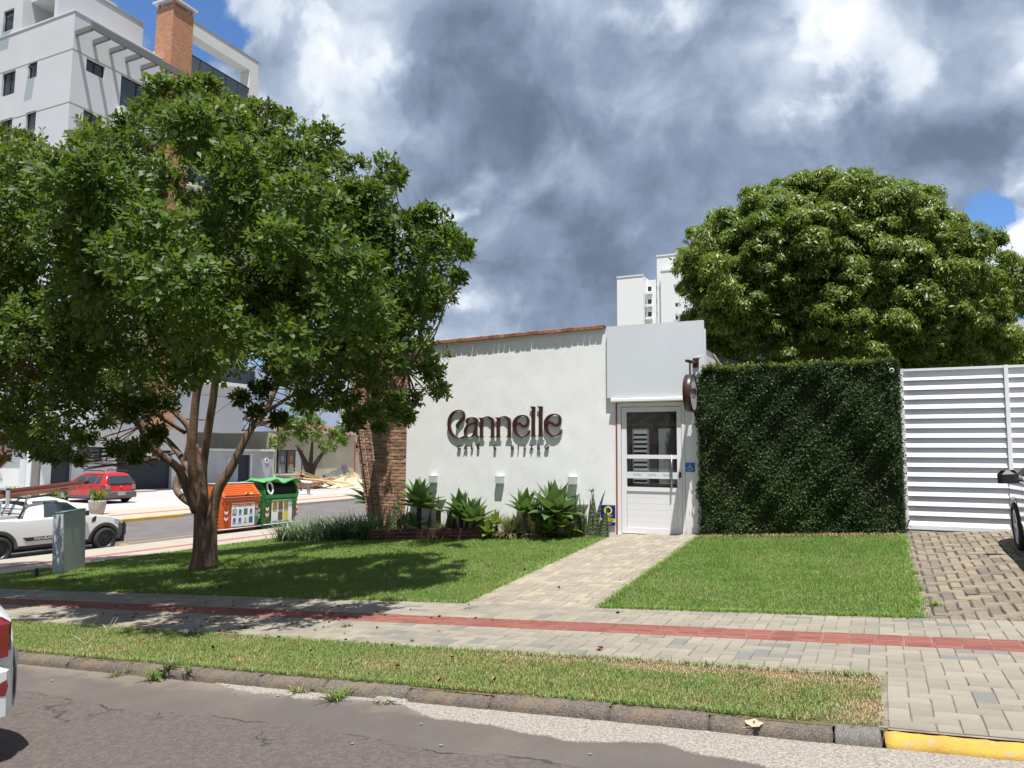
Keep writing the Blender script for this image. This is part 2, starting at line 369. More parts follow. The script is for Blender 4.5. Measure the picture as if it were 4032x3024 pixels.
M_asph2 = mat('side_asphalt', (.115, .105, .105), .9, col2=(.15, .138, .135), vscale=1.2, bump=.5, bscale=150)
M_conc = mat('gutter_concrete', (.40, .36, .32), .9, col2=(.19, .165, .145), vscale=75, bump=.9, bscale=90, detail=3)
M_kerb = mat('kerb_stone', (.185, .155, .13), .95, col2=(.065, .058, .052), vscale=85, bump=1.0, bscale=110, isl=.3)
nt, b, tcn = mnt(M_kerb)
gn = node(nt, 'ShaderNodeNewGeometry'); sz = node(nt, 'ShaderNodeSeparateXYZ'); nt.links.new(gn.outputs['Normal'], sz.inputs[0])
mo = sstep(nt, noise(nt, tcn, 9, 5, .6), .45, .62)
nt.links.new(mixc(nt, mth(nt, 'MULTIPLY', mo, .5), b.inputs['Base Color'].links[0].from_socket, (.215, .155, .10)), b.inputs['Base Color'])
M_kerbgrey = mat('kerb_concrete', (.40, .38, .36), .9, col2=(.24, .225, .21), vscale=60, bump=.8, bscale=90)
M_yellow = mat('yellow_paint', (.52, .335, .055), .85, col2=(.44, .27, .055), vscale=7, bump=.4, bscale=60)
nt, b, tcn = mnt(M_yellow)
wr = sstep(nt, noise(nt, tcn, 16, 7, .75), .56, .64)
nt.links.new(mixc(nt, wr, b.inputs['Base Color'].links[0].from_socket, (.36, .30, .24)), b.inputs['Base Color'])
M_paver = mat('grey_paver', (.268, .24, .197), .88, col2=(.235, .209, .17), vscale=3, bump=.35, bscale=120)
nt, b, tcn = mnt(M_paver)
def paver_tint(m, dark, pd, warm, pw, lo=.90, hi=1.10):
    nt, b, tcn = mnt(m)
    gi = node(nt, 'ShaderNodeNewGeometry').outputs['Random Per Island']; oi = node(nt, 'ShaderNodeObjectInfo').outputs['Random']
    r = mth(nt, 'FRACT', mth(nt, 'MULTIPLY_ADD', oi, 7.31, gi))
    c = b.inputs['Base Color'].links[0].from_socket
    h = node(nt, 'ShaderNodeHueSaturation'); nt.links.new(c, h.inputs['Color']); nt.links.new(mth(nt, 'MULTIPLY_ADD', mth(nt, 'FRACT', mth(nt, 'MULTIPLY', r, 13.7)), hi-lo, lo), h.inputs['Value'])
    c = mixc(nt, mth(nt, 'LESS_THAN', r, pd), h.outputs[0], dark)
    c = mixc(nt, mth(nt, 'MULTIPLY', mth(nt, 'GREATER_THAN', r, 1-pw), .6), c, warm)
    g = node(nt, 'ShaderNodeNewGeometry').outputs['Position']
    st = sstep(nt, noise(nt, g, 1.1, 5, .65), .48, .75); c = mixc(nt, mth(nt, 'MULTIPLY', st, .30), c, tuple(x*.55 for x in dark))
    fn = noise(nt, g, 190, 2, .6); h2 = node(nt, 'ShaderNodeHueSaturation'); nt.links.new(c, h2.inputs['Color']); nt.links.new(mth(nt, 'MULTIPLY_ADD', mth(nt, 'SUBTRACT', fn, .5), .55, 1.0), h2.inputs['Value'])
    nt.links.new(h2.outputs[0], b.inputs['Base Color'])
paver_tint(M_paver, (.18, .175, .165), .085, (.30, .27, .21), .12)
M_ppaver = mat('path_paver', (.30, .265, .21), .9, col2=(.265, .235, .185), vscale=3, bump=.35, bscale=120)
paver_tint(M_ppaver, (.26, .225, .18), .10, (.38, .33, .24), .2)
M_dpaver = mat('driveway_paver', (.25, .21, .155), .93, col2=(.17, .14, .105), vscale=16, bump=.9, bscale=70)
paver_tint(M_dpaver, (.15, .13, .11), .12, (.30, .245, .17), .2, .80, 1.12)
M_tactile = mat('red_tactile_tile', (.225, .08, .062), .85, col2=(.26, .10, .078), vscale=4, bump=.4, bscale=120)
paver_tint(M_tactile, (.20, .075, .06), .15, (.30, .13, .10), .2, .93, 1.08)
M_sand = mat('joint_sand', (.30, .26, .21), .95, col2=(.14, .115, .09), vscale=5, bump=.5, bscale=120)
M_dsand = mat('dark_joint', (.085, .06, .05), .95, col2=(.05, .04, .035), vscale=8)
M_soil = mat('lawn_soil', (.07, .12, .025), .95, col2=(.10, .105, .04), vscale=5, bump=1, bscale=60)
M_vsoil = mat('verge_soil', (.075, .095, .032), .95, col2=(.21, .13, .075), vscale=3.2, bump=1, bscale=60)
M_sidepav = mat('side_pavement_concrete', (.40, .36, .30), .9, col2=(.35, .31, .26), vscale=2, bump=.3, bscale=90)
M_apron = mat('apron_tiles', (.46, .45, .445), .85, col2=(.40, .395, .39), vscale=.8, bump=.2, bscale=60)
def joints(m, sx, sy, w, jc, amt):
    nt, b, tcn = mnt(m); br = node(nt, 'ShaderNodeTexBrick'); nt.links.new(tcn, br.inputs[0])
    br.inputs['Scale'].default_value = 1; br.inputs['Brick Width'].default_value = sx; br.inputs['Row Height'].default_value = sy; br.inputs['Mortar Size'].default_value = w
    br.inputs['Color1'].default_value = (0, 0, 0, 1); br.inputs['Color2'].default_value = (.25, .25, .25, 1); br.inputs['Mortar'].default_value = (1, 1, 1, 1)
    l = b.inputs['Base Color'].links; c = l[0].from_socket if l else tuple(b.inputs['Base Color'].default_value)
    nt.links.new(mixc(nt, mth(nt, 'MULTIPLY', br.outputs[0], amt), c, jc), b.inputs['Base Color'])
joints(M_apron, .4, .4, .012, (.25, .245, .24), .7)
joints(M_sidepav, .2, .1, .006, (.27, .24, .2), .55)
M_band = mat('tan_band', (.44, .37, .30), .9, col2=(.39, .33, .27), vscale=2)
M_redstrip = mat('red_strip', (.40, .13, .11), .85, col2=(.34, .12, .10), vscale=5)
M_earth = mat('ground', (.16, .13, .09), .95, col2=(.10, .12, .05), vscale=.4, bump=.5)

# ---- plant materials
def leafmat(name, a, bcol, rough, tr, isl, tip=None, spec=.5):
    m = mat(name, a, rough, col2=bcol, vscale=.55, isl=isl, transl=tr, spec=spec); return m
M_leaf = leafmat('glossy_leaf', (.042, .082, .010), (.072, .125, .014), .52, (.20, .30, .02), 1.0, spec=.35)
M_leaf2 = leafmat('drooping_leaf', (.095, .15, .013), (.155, .205, .02), .45, (.25, .36, .04), .9)
M_leaf3 = leafmat('small_tree_leaf', (.08, .15, .02), (.13, .19, .03), .5, (.3, .4, .05), .7)
M_fig = leafmat('creeping_fig_leaf', (.027, .052, .016), (.046, .082, .022), .48, (.07, .12, .02), 1.0, spec=.25)
M_agave = leafmat('agave_leaf', (.105, .185, .065), (.13, .215, .085), .42, (.15, .25, .04), .35)
M_agavey = leafmat('young_agave_leaf', (.19, .30, .06), (.16, .26, .055), .42, (.3, .4, .06), .3)
M_dry = mat('dry_leaf', (.32, .25, .12), .8, col2=(.20, .14, .07), vscale=20, isl=.5)
M_sans = mat('snake_plant_leaf', (.055, .085, .04), .45, isl=.3)
nt, b, tcn = mnt(M_sans)
wvt = node(nt, 'ShaderNodeTexWave', wave_type='BANDS', bands_direction='Z'); nt.links.new(tcn, wvt.inputs[0]); wvt.inputs['Scale'].default_value = 7; wvt.inputs['Distortion'].default_value = 7; wvt.inputs['Detail'].default_value = 3; wvt.inputs['Detail Scale'].default_value = 4
nt.links.new(mixc(nt, sstep(nt, wvt.outputs['Fac'], .35, .65), (.035, .06, .025), (.15, .18, .10)), b.inputs['Base Color'])
M_flax = leafmat('variegated_blade', (.21, .26, .15), (.10, .16, .07), .42, (.2, .28, .1), 1.3)
M_spider = leafmat('grassy_blade', (.20, .22, .09), (.11, .15, .045), .5, (.3, .32, .1), .9)
M_bark = mat('smooth_bark', (.135, .078, .048), .75, col2=(.21, .135, .09), vscale=7, bump=.9, bscale=30)
nt, b, tcn = mnt(M_bark)
mpb = node(nt, 'ShaderNodeMapping'); nt.links.new(tcn, mpb.inputs[0]); mpb.inputs['Scale'].default_value = (9, 9, 1.3)
bk = sstep(nt, noise(nt, mpb.outputs[0], 1.4, 6, .65), .5, .62)
nt.links.new(mixc(nt, mth(nt, 'MULTIPLY', bk, .8), b.inputs['Base Color'].links[0].from_socket, (.085, .06, .045)), b.inputs['Base Color'])
M_bark2 = mat('dark_bark', (.07, .05, .04), .9, var=.4, vscale=12, bump=.8)
def grassmat(name, a, c, isl):
    m = mat(name, a, .55, col2=c, vscale=1.3, isl=isl, transl=(.22, .32, .04)); return m
M_grass = grassmat('lawn_grass', (.105, .225, .024), (.20, .295, .060), .6)
M_grassv = grassmat('verge_grass', (.15, .245, .05), (.20, .27, .075), .7)
nt, b, tcn = mnt(M_grassv)
M_straw = mat('dry_grass', (.34, .26, .14), .8, isl=.6)
for gm, pr in ((M_grass, .05), (M_grassv, .16)):
    nt, b, tcn = mnt(gm); gi = node(nt, 'ShaderNodeNewGeometry').outputs['Random Per Island']
    c = b.inputs['Base Color'].links[0].from_socket
    gp = noise(nt, tcn, 2.4, 4, .6)
    f = mth(nt, 'LESS_THAN', mth(nt, 'FRACT', mth(nt, 'MULTIPLY', gi, 31.7)), mth(nt, 'MULTIPLY', sstep(nt, gp, .42, .72), pr*4))
    nt.links.new(mixc(nt, f, c, (.34, .29, .12)), b.inputs['Base Color'])

# ------------------------------------------------------------------ terrain
KX, FX = -18.2, -25.5                # near kerb and far kerb of the side street
def smn(a, b, x):
    t = np.clip((x-a)/(b-a), 0, 1); return t*t*(3-2*t)
def gh(x, y):
    x = np.asarray(x, float); y = np.asarray(y, float)
    zx = .06*np.clip(x, -20, 14)
    f = smn(-14.5, -8., x)
    g = np.where(y < 4.38, 0, np.where(y < 7.5, .08, .08+.28*f*np.clip((y-7.5)/5.17, 0, 1)))
    far = -1.2+.008*np.clip(y-12, 0, 60)+np.where(x < FX, .12, 0)
    return np.where(x < KX, far, zx+g)
def gz(x, y): return float(gh(x, y))
def sheet(name, x0, x1, y0, y1, dz, m, step=.5, kind='structure', ny=None, wob=None, h=None):
    nx = max(2, int((x1-x0)/step)+1); ny = ny or max(2, int((y1-y0)/step)+1)
    X, Y = np.meshgrid(np.linspace(x0, x1, nx), np.linspace(y0, y1, ny)); e_ = 1e-4
    Xc = np.clip(X, x0+e_, x1-e_); Yc = np.clip(Y, y0+e_, y1-e_)
    Z = (h(Xc, Yc) if h else gh(Xc, Yc))+dz
    V = np.stack([X, Y, Z], -1).reshape(-1, 3)
    i = np.arange(nx*ny).reshape(ny, nx); Fc = np.stack([i[:-1, :-1], i[:-1, 1:], i[1:, 1:], i[1:, :-1]], -1).reshape(-1, 4)
    o = put(name, npmesh(name, V, Fc, [m], True))
    if kind: o['kind'] = kind
    return o
gx = np.concatenate([np.linspace(-900, -60, 12), np.linspace(-55, 30, 35), np.linspace(40, 900, 12)])
gy = np.concatenate([np.linspace(-300, -20, 6), np.linspace(-15, 60, 30), np.linspace(80, 1200, 14)])
X, Y = np.meshgrid(gx, gy); Z = -1.45+.06*np.clip(X+19, 0, 33)+.008*np.clip(Y-12, 0, 60)-.12
i = np.arange(X.size).reshape(X.shape)
put('ground', npmesh('ground', np.stack([X, Y, Z], -1).reshape(-1, 3), np.stack([i[:-1, :-1], i[:-1, 1:], i[1:, 1:], i[1:, :-1]], -1).reshape(-1, 4), [M_earth], True), kind='structure')
sheet('main_road', -60, 25, -14, 4.38, 0, M_asph)
sheet('verge', -17.6, -.02, 4.46, 5.5, -.012, M_vsoil)
pavement = sheet('pavement', -17.4, 12, 5.5, 7.5, -.009, M_sand)
lawnL = sheet('lawn', -14.6, -4.16, 7.5, 22, -.012, M_soil)
sheet('lawn_beside_hedge', -2.6, .28, 7.5, 13.2, -.012, M_soil)
path = sheet('path', -4.16, -2.6, 7.5, 12.70, -.009, M_sand)
tag(MB().add([(-.045, 4.5, -.3), (0, 4.5, -.3), (0, 5.5, -.3), (-.045, 5.5, -.3), (-.045, 4.5, .068), (0, 4.5, .071), (0, 5.5, .071), (-.045, 5.5, .068)], [(4, 5, 6, 7), (0, 1, 5, 4), (1, 2, 6, 5), (3, 0, 4, 7)]).build('verge_edging', M_sand), kind='structure')
crossing = sheet('driveway_crossing', 0.0, 12, 4.47, 5.5, -.009, M_sand)
driveway = sheet('driveway', .28, 12, 7.5, 12.75, -.014, M_dsand)
sheet('side_pavement', KX+.12, -14.6, 4.4, 60, -.002, M_sidepav)
sheet('side_pavement_red_strip', -16.15, -15.8, 4.4, 60, .003, M_redstrip)
sheet('side_street', FX, KX, 4.38, 120, 0, M_asph2)
sheet('far_pavement', FX-4.0, FX-.14, -14, 60, -.002, M_band)
sheet('far_pavement_red_strip', -27.35, -27.0, -14, 60, .003, M_redstrip)
sheet('parking_apron', -60, FX-4.0, -14, 60, -.002, M_apron)

# painted yellow corner mark on the side street
mb = MB()
for (a, b_) in (((-19.75, 15.2), (-19.75, 18.4)), ((-19.75, 15.2), (-18.4, 15.2))):
    x0, x1 = sorted((a[0], b_[0])); y0, y1 = sorted((a[1], b_[1])); z = gz(-20, y0)+.005
    mb.quad((x0-.05, y0-.05, z), (x1+.05, y0-.05, z), (x1+.05, y1+.05, gz(-20, y1)+.005), (x0-.05, y1+.05, gz(-20, y1)+.005))
tag(mb.build('road_marking', M_yellow), kind='structure')

# gutter concrete: ragged slab beside the kerb
def ragged(name, x0, x1, ytop, yfun, m, dz=.006, n=160):
    xs = np.linspace(x0, x1, n); mbr = MB(); vs = []; fs = []
    for k, x in enumerate(xs):
        ye = yfun(x)
        for y, d in ((ytop, dz), ((ytop+ye)/2, dz+.002), (ye+.006, dz), (ye, -.004)): vs.append((x, y, gz(x, min(y, 4.37))+d))
    for k in range(n-1):
        for j in range(3): fs.append((k*4+j, k*4+j+1, k*4+4+j+1, k*4+4+j))
    o = mbr.add(vs, fs).build(name, m, smooth=False, kind='structure'); return o
r1 = np.random.default_rng(5); ph = r1.uniform(0, 6.28, 12); am = r1.uniform(.4, 1, 12)
def edge_noise(x, f0=2.0): return sum(math.sin(x*f0*1.55**k+ph[k])*am[k]/(1.45**k) for k in range(12))
def ye(x):
    base = np.interp(x, [-2.95, -2.75, -2.3, -1.9, -1.6, -1.35, -1.1, -.9, -.6, 0, 3], [4.37, 4.24, 4.13, 4.06, 4.03, 4.07, 4.13, 4.06, 3.96, 3.86, 3.80])
    return min(4.37, base+.022*edge_noise(x, 5))
ragged('gutter', -2.97, 12, 4.385, ye, M_conc, n=500)
def ye2(x):
    t = (x+4.55)/1.5; return min(4.372, 4.385-.13*math.sin(PI*min(1, max(0, t)))**.6+.02*edge_noise(x, 9))
ragged('gutter_patch', -4.55, -3.05, 4.385, ye2, M_conc, n=160)

# kerbs
def kerb_mesh(L, seed, low=False):
    r = np.random.default_rng(seed); n = 22
    prof = [(-.012, -.03), (-.008, .028), (.006, .058), (.030, .078), (.060, .084), (.10, .084), (.125, .08), (.13, -.02)]
    if low: prof = [(.0, -.03), (.004, .012), (.02, .035), (.045, .055), (.07, .068), (.09, .072), (.11, .07), (.115, -.02)]
    vs = []; fs = []; m = len(prof); xs = np.linspace(.006, L-.006, n)
    for k, x in enumerate(xs):
        for (y, z) in prof:
            a = .0035 if 0 < z else 0; sh = .004 if k in (0, n-1) else 0
            vs.append((x+(.01*r.normal() if k in (0, n-1) else 0)*.3, y+r.normal()*a+sh, z+r.normal()*a*.8-sh*1.5))
    for k in range(n-1):
        for j in range(m-1): fs.append((k*m+j, k*m+j+1, (k+1)*m+j+1, (k+1)*m+j))
    fs += [tuple(range(m-1, -1, -1)), tuple(range((n-1)*m, n*m))]
    mb = MB().add(vs, fs); return mb
kroot = tag(MB().box(-17, 12, 4.395, 4.455, -1.15, -1.1).build('kerb', M_dsand), kind='structure')
kv = [kerb_mesh(.66, 20+i).mesh('kerb_stone', M_kerb, True) for i in range(6)]
kg = kerb_mesh(.66, 33).mesh('kerb_stone', mat('pale_kerb_stone', (.27, .25, .23), .95, col2=(.12, .11, .10), vscale=80, bump=1, bscale=100), True)
slope_rot = (0, -math.atan(.06), 0)
x = -.03; idx = 0
while x > -13.5:
    L = .22 if idx == 0 else random.uniform(.55, .78) if idx < 14 else random.uniform(.6, .7)
    x0 = x-L; o = put('kerb_stone', kg if idx == 0 else kv[idx % 6], kroot, (x0, 4.385, gz(x0, 4.0)+random.uniform(-.004, .003)))
    o.scale = (L/.66, 1, random.uniform(.82, .90)); o.rotation_euler = (random.uniform(-.03, .03), slope_rot[1]+random.uniform(-.008, .008), random.uniform(-.010, .010)); x = x0-.006; idx += 1
ky = kerb_mesh(.95, 44, True).mesh('kerb_stone', M_yellow, True)
for k in range(5):
    o = put('kerb_stone', ky, kroot, (-.02+k*.96, 4.395, gz(-.02+k*.96, 4.0)+.001)); o.rotation_euler = slope_rot; o.scale = (1, .8, .86)
    if k == 0: o['label'] = 'lowered yellow painted kerb stone'
for nm, xk, wd, m0 in (('side_kerb', KX, .14, M_kerbgrey), ('far_kerb', FX-.14, .14, M_kerbgrey)):
    mb = MB(); y = 4.5
    while y < 60:
        y2 = y+1.0; za = (.06*xk+.08 if xk == KX else gz(FX-.5, y)); zb = (.06*xk+.08 if xk == KX else gz(FX-.5, y2)); lo = -1.4
        xa, xb = (KX-.02, KX+.12) if xk == KX else (FX-.14, FX+.02)
        if nm == 'far_kerb' and 18 < y < 22.3: y = y2; continue
        mb.add([(xa, y+.005, lo), (xb, y+.005, lo), (xb, y2-.005, lo), (xa, y2-.005, lo), (xa+.015, y+.005, za+.004), (xb-.015, y+.005, za+.004), (xb-.015, y2-.005, zb+.004), (xa+.015, y2-.005, zb+.004)],
               [(4, 5, 6, 7), (0, 1, 5, 4), (1, 2, 6, 5), (2, 3, 7, 6), (3, 0, 4, 7)]); y = y2
    o = mb.build(nm, m0); o['kind'] = 'structure'
mbk = MB()
for y in (18.5, 19.5, 20.5, 21.5):
    z = gz(FX-.5, y)+.006; o = MB().bbox(FX-.16, FX+.03, y+.008, y+.992, -1.3, z, .02).build('kerb_stone', M_yellow, kroot)

# ---- pavers
def cells(x0, x1, y0, y1, w, rowh=None):
    nx = int(round((x1-x0)/w)); ny = int(round((y1-y0)/w)); cw = (x1-x0)/nx; ch = (y1-y0)/ny; out = []
    for i in range(-1, nx):
        for j in range(0, ny+1):
            k = (i-j) % 4
            if k == 0:
                a, b_ = max(i, 0), min(i+2, nx)
                if b_ > a and j < ny: out.append((x0+a*cw, x0+b_*cw, y0+j*ch, y0+(j+1)*ch))
            elif k == 2:
                a, b_ = max(j-1, 0), min(j+1, ny)
                if i >= 0 and b_ > a: out.append((x0+i*cw, x0+(i+1)*cw, y0+a*ch, y0+b_*ch))
    return out
MESHC = {}
def paver_mesh(w, h, m, gap, bev, thick=.03):
    key = (round(w, 3), round(h, 3), m.name)
    if key not in MESHC:
        mb = MB().bbox(-w/2+gap/2, w/2-gap/2, -h/2+gap/2, h/2-gap/2, -thick, 0, bev); mb.f.pop(0); mb.m.pop(0)
        MESHC[key] = mb.mesh('paver', m)
    return MESHC[key]
def tilt(x, y):
    e_ = .02; dx = (gz(x+e_, y)-gz(x-e_, y))/(2*e_); dy = (gz(x, y+e_)-gz(x, y-e_))/(2*e_)
    return (math.atan(dy), -math.atan(dx), 0)
def lay(cl, m, parent, name, gap=.005, bev=.004, jit=.0012, maxn=300, rough=0.0, jz=.001, rest_label=None, vis=None):
    cl = sorted(cl, key=lambda c: ((c[0]+c[1])/2)**2+((c[2]+c[3])/2)**2)
    if vis: cl = [c for c in cl if vis((c[0]+c[1])/2, (c[2]+c[3])/2)]
    V = []; Fs = []
    for n, (xa, xb, ya, yb) in enumerate(cl):
        cx, cy = (xa+xb)/2, (ya+yb)/2; z = gz(cx, cy)+random.uniform(-jz, jz); rt = tilt(cx, min(max(cy, 5.55), 12.6) if cy > 4.6 else cy)
        rt = (rt[0]+random.gauss(0, .006+rough), rt[1]+random.gauss(0, .006+rough), random.gauss(0, .006+rough*.6))
        me = paver_mesh(xb-xa, yb-ya, m, gap, bev)
        if n < maxn:
            o = put(name, me, parent, (cx+random.gauss(0, jit), cy+random.gauss(0, jit), z)); o.rotation_euler = rt
        else:
            Mx = Matrix.Translation((cx, cy, z)) @ __import__('mathutils').Euler(rt).to_matrix().to_4x4(); b0 = len(V)
            V += [tuple(Mx @ v.co) for v in me.vertices]; Fs += [tuple(b0+i for i in p.vertices) for p in me.polygons]
    if V:
        me = bpy.data.meshes.new(name+'s'); me.from_pydata(V, [], Fs); me.materials.append(m); put('far_'+name+'s', me, parent, kind='stuff')
def inview(x, y):
    d = Vector((x, y, gz(x, y)))-CP; zz = d.dot(F); return zz > 0 and abs(d.dot(RR)/zz) < .72
lay(cells(-14.6, 3.6, 5.5, 6.37, .1088)+cells(-14.6, 3.6, 6.75, 7.5, .1072), M_paver, pavement, 'paver', vis=inview)
lay(cells(0.0, 3.2, 4.49, 5.5, .112), M_paver, crossing, 'paver', vis=inview)
lay(cells(-4.16, -2.6, 7.5, 12.66, .104), M_ppaver, path, 'paver', gap=.006, vis=inview)
lay(cells(.28, 3.9, 7.5, 12.62, .108), M_dpaver, driveway, 'paver', gap=.014, bev=.008, rough=.02, jz=.004, jit=.004, vis=inview)
tl = MB().bbox(-.092, .092, -.092, .092, -.03, -.003, .004)
for k in range(4):
    yy = -.066+k*.044; tl.bbox(-.078, .078, yy-.012, yy+.012, -.004, .002, .003)
tile_me = tl.mesh('tactile_tile', M_tactile); n = 0
for i in range(98):
    for j in range(2):
        x = -14.5+i*.19+.095; y = 6.37+.19*j+.095
        if not inview(x, y): continue
        o = put('tactile_tile', tile_me, pavement, (x+random.gauss(0, .001), y, gz(x, y)+.002+random.uniform(-.001, .001))); o.rotation_euler = (random.gauss(0, .005), slope_rot[1]+random.gauss(0, .005), random.gauss(0, .006)); n += 1

# ------------------------------------------------------------------ cafe building
YF = 12.67
cafe = thing('cafe_building', 'low white rendered cafe with brick capped front wall and white glazed door', 'building')
def ztop(x): return 3.60+.024*(x+8.12)
# front wall: cut round the door opening, trowelled unevenness in the mesh
def wallgrid(x0, x1, z0, z1f, y, nx, nz, amp=.004):
    r = np.random.default_rng(3); vs = []; fs = []
    P = r.normal(0, 1, (nz+1, nx+1))
    for _ in range(2): P = (P+np.roll(P, 1, 0)+np.roll(P, -1, 0)+np.roll(P, 1, 1)+np.roll(P, -1, 1))/5
    for j in range(nz+1):
        for i in range(nx+1):
            x = x0+(x1-x0)*i/nx; zt = z1f(x); z = z0+(zt-z0)*j/nz
            ed = 0 if i in (0, nx) or j in (0, nz) else 1
            vs.append((x, y+P[j, i]*amp*2.2*ed, z))
    for j in range(nz):
        for i in range(nx): a = j*(nx+1)+i; fs.append((a, a+1, a+nx+2, a+nx+1))
    return vs, fs
mb = MB(); mb.add(*wallgrid(-8.36, -4.06, -.7, ztop, YF, 60, 40, .0016))
mb.quad((-4.06, YF, -.7), (-2.62, YF, -.7), (-2.62, YF, .10), (-4.06, YF, .10))
mb.quad((-4.06, YF, 2.40), (-2.56, YF, 2.40), (-2.56, YF, 3.70), (-4.06, YF, 3.70))
mb.quad((-2.88, YF, .10), (-2.62, YF, .10), (-2.62, YF, 2.40), (-2.88, YF, 2.40))
mb.quad((-2.62, YF, -.7), (-2.62, YF+.25, -.7), (-2.62, YF+.25, 3.7), (-2.62, YF, 3.7))
mb.quad((-4.06, YF+.16, .10), (-4.06, YF, .10), (-4.06, YF, 2.40), (-4.06, YF+.16, 2.40)); mb.quad((-2.88, YF, .10), (-2.88, YF+.16, .10), (-2.88, YF+.16, 2.40), (-2.88, YF, 2.40))
mb.quad((-4.06, YF, 2.40), (-2.88, YF, 2.40), (-2.88, YF+.16, 2.40), (-4.06, YF+.16, 2.40))
mb.box(-9.9, -2.62, 19.8, 20, -.7, 3.3); mb.box(-2.8, -2.62, YF+.25, 19.8, -.7, 3.2); mb.box(-8.36, -2.56, YF+.17, YF+.26, 2.42, 3.6)
mb.box(-8.36, -4.10, YF+.17, YF+.26, -.7, 3.58); mb.box(-9.4, -9.2, 14.6, 19.8, -.7, 3.3)
mb.build('wall', M_white_wall, cafe)
MB().box(-9.9, -2.62, YF+.26, 15.05, 3.2, 3.3).build('roof', mat('roof_sheet', (.35, .33, .31), .7), cafe)  # stops short: unseen opening added so sun enters the room behind
mb = MB(); mb.box(-4.04, -2.90, YF-.06, YF+.2, .06, .135).build('threshold', mat('threshold_stone', (.5, .47, .42), .8, var=.2), cafe)
# capping of bricks laid on edge
mb = MB(); mb.add([(-8.36, YF-.0, ztop(-8.36)-.001), (-4.24, YF, ztop(-4.24)-.001), (-4.24, YF+.26, ztop(-4.24)-.001), (-8.36, YF+.26, ztop(-8.36)-.001), (-8.36, YF-.045, ztop(-8.36)+.048), (-4.24, YF-.045, ztop(-4.24)+.048), (-4.24, YF+.26, ztop(-4.24)+.048), (-8.36, YF+.26, ztop(-8.36)+.048)],
                  [(4, 5, 6, 7), (0, 1, 5, 4), (1, 2, 6, 5), (3, 0, 4, 7)]).build('mortar', M_joint, cafe)
cb = [MB().bbox(-.052, .052, -.11, .20, -.028, .03, .006) for _ in range(1)][0].mesh('brick', M_capbrick)
x = -10.1
while x < -4.26:
    o = put('brick', cb, cafe, (x, YF+.03+random.gauss(0, .003), ztop(x)+.022+random.gauss(0, .003))); o.rotation_euler = (random.gauss(0, .012), -.024+random.gauss(0, .03), random.gauss(0, .015)); o.scale = (random.uniform(.92, 1.04), 1, random.uniform(.9, 1.1)); x += .113
# sheet panel above the door and its lintel
MB().bbox(-4.21, -2.53, YF-.075, YF-.02, 2.45, 3.70, .004).build('fascia_panel', M_panel, cafe)
MB().box(-4.19, -2.55, YF-.075, YF-.003, 3.697, 3.703).build('panel_edge', M_trim, cafe)
mb = MB(); vs = []; fs = []
for k, x in enumerate(np.linspace(-4.13, -2.70, 24)):
    w = random.gauss(0, .0025)
    for y, z in ((YF-.003, 2.372), (YF-.10+w, 2.368+w), (YF-.115+w, 2.385), (YF-.115+w, 2.425+w), (YF-.10, 2.44), (YF-.003, 2.443)): vs.append((x, y, z))
for k in range(23):
    for j in range(5): fs.append((k*6+j, k*6+j+1, k*6+7+j, k*6+6+j))
fs += [tuple(range(5, -1, -1)), tuple(range(138, 144))]
mb.add(vs, fs).build('lintel', M_white_wall, cafe)
# door
DY = YF+.035
MB().box(-4.072, -4.048, YF-.012, YF+.06, .13, 2.368).build('red_edge_strip', M_redtrim, cafe)
mb = MB(); mb.box(-4.046, -3.985, YF-.004, YF+.12, .13, 2.36); mb.box(-2.935, -2.885, YF-.004, YF+.12, .13, 2.36); mb.box(-3.985, -2.935, YF-.004, YF+.12, 2.295, 2.36)
mb.build('door_frame', M_upvc, cafe)
door = MB().box(-3.975, -3.89, DY-.02, DY+.03, .15, 2.285); door.box(-3.02, -2.945, DY-.02, DY+.03, .15, 2.285)
door.box(-3.89, -3.02, DY-.02, DY+.03, 2.205, 2.285); door.box(-3.89, -3.02, DY-.02, DY+.03, 1.41, 1.475); door.box(-3.89, -3.02, DY-.02, DY+.03, .86, .93); door.box(-3.89, -3.02, DY-.02, DY+.03, .15, .235)
door = door.build('door', M_upvc, cafe)
for k in range(6):
    z0 = .238+k*.1037; MB().bbox(-3.885, -3.025, DY-.006, DY+.02, 0, .1025, .003).build('board', M_upvc2, door, loc=(0, 0, z0)).scale = (1, 1, 1)
MB().box(-3.887, -3.023, DY+.004, DY+.010, 1.478, 2.202).build('pane', M_glass, door); MB().box(-3.887, -3.023, DY+.004, DY+.010, .933, 1.407).build('pane', M_glass, door)
M_film = mat('frosted_film', (.70, .74, .77), .5)
film = MB().box(-3.886, -3.024, DY-.0015, DY+.0005, 1.075, 1.185).build('frosted_band', M_film, door)
M_filmtxt = mat('film_print', (.34, .35, .38), .5)
# pull handle and lock
mb = MB(); mb.tube([(-3.10, DY-.075, .93), (-3.10, DY-.075, 1.47)], .014, 10)
mb.tube([(-3.10, DY-.02, .98), (-3.10, DY-.075, .98)], .009, 8); mb.tube([(-3.10, DY-.02, 1.42), (-3.10, DY-.075, 1.42)], .009, 8)
mb.build('handle', M_steel, door, True)
mb = MB(); mb.bbox(-2.995, -2.955, DY-.034, DY-.02, 1.10, 1.19, .003); mb.mi = 1; mb.lathe([(.001, -.05), (.010, -.05), (.010, -.03)], (-2.975, DY, 1.15), 'y', 10); mb.build('lock', [M_black, M_steel], door)
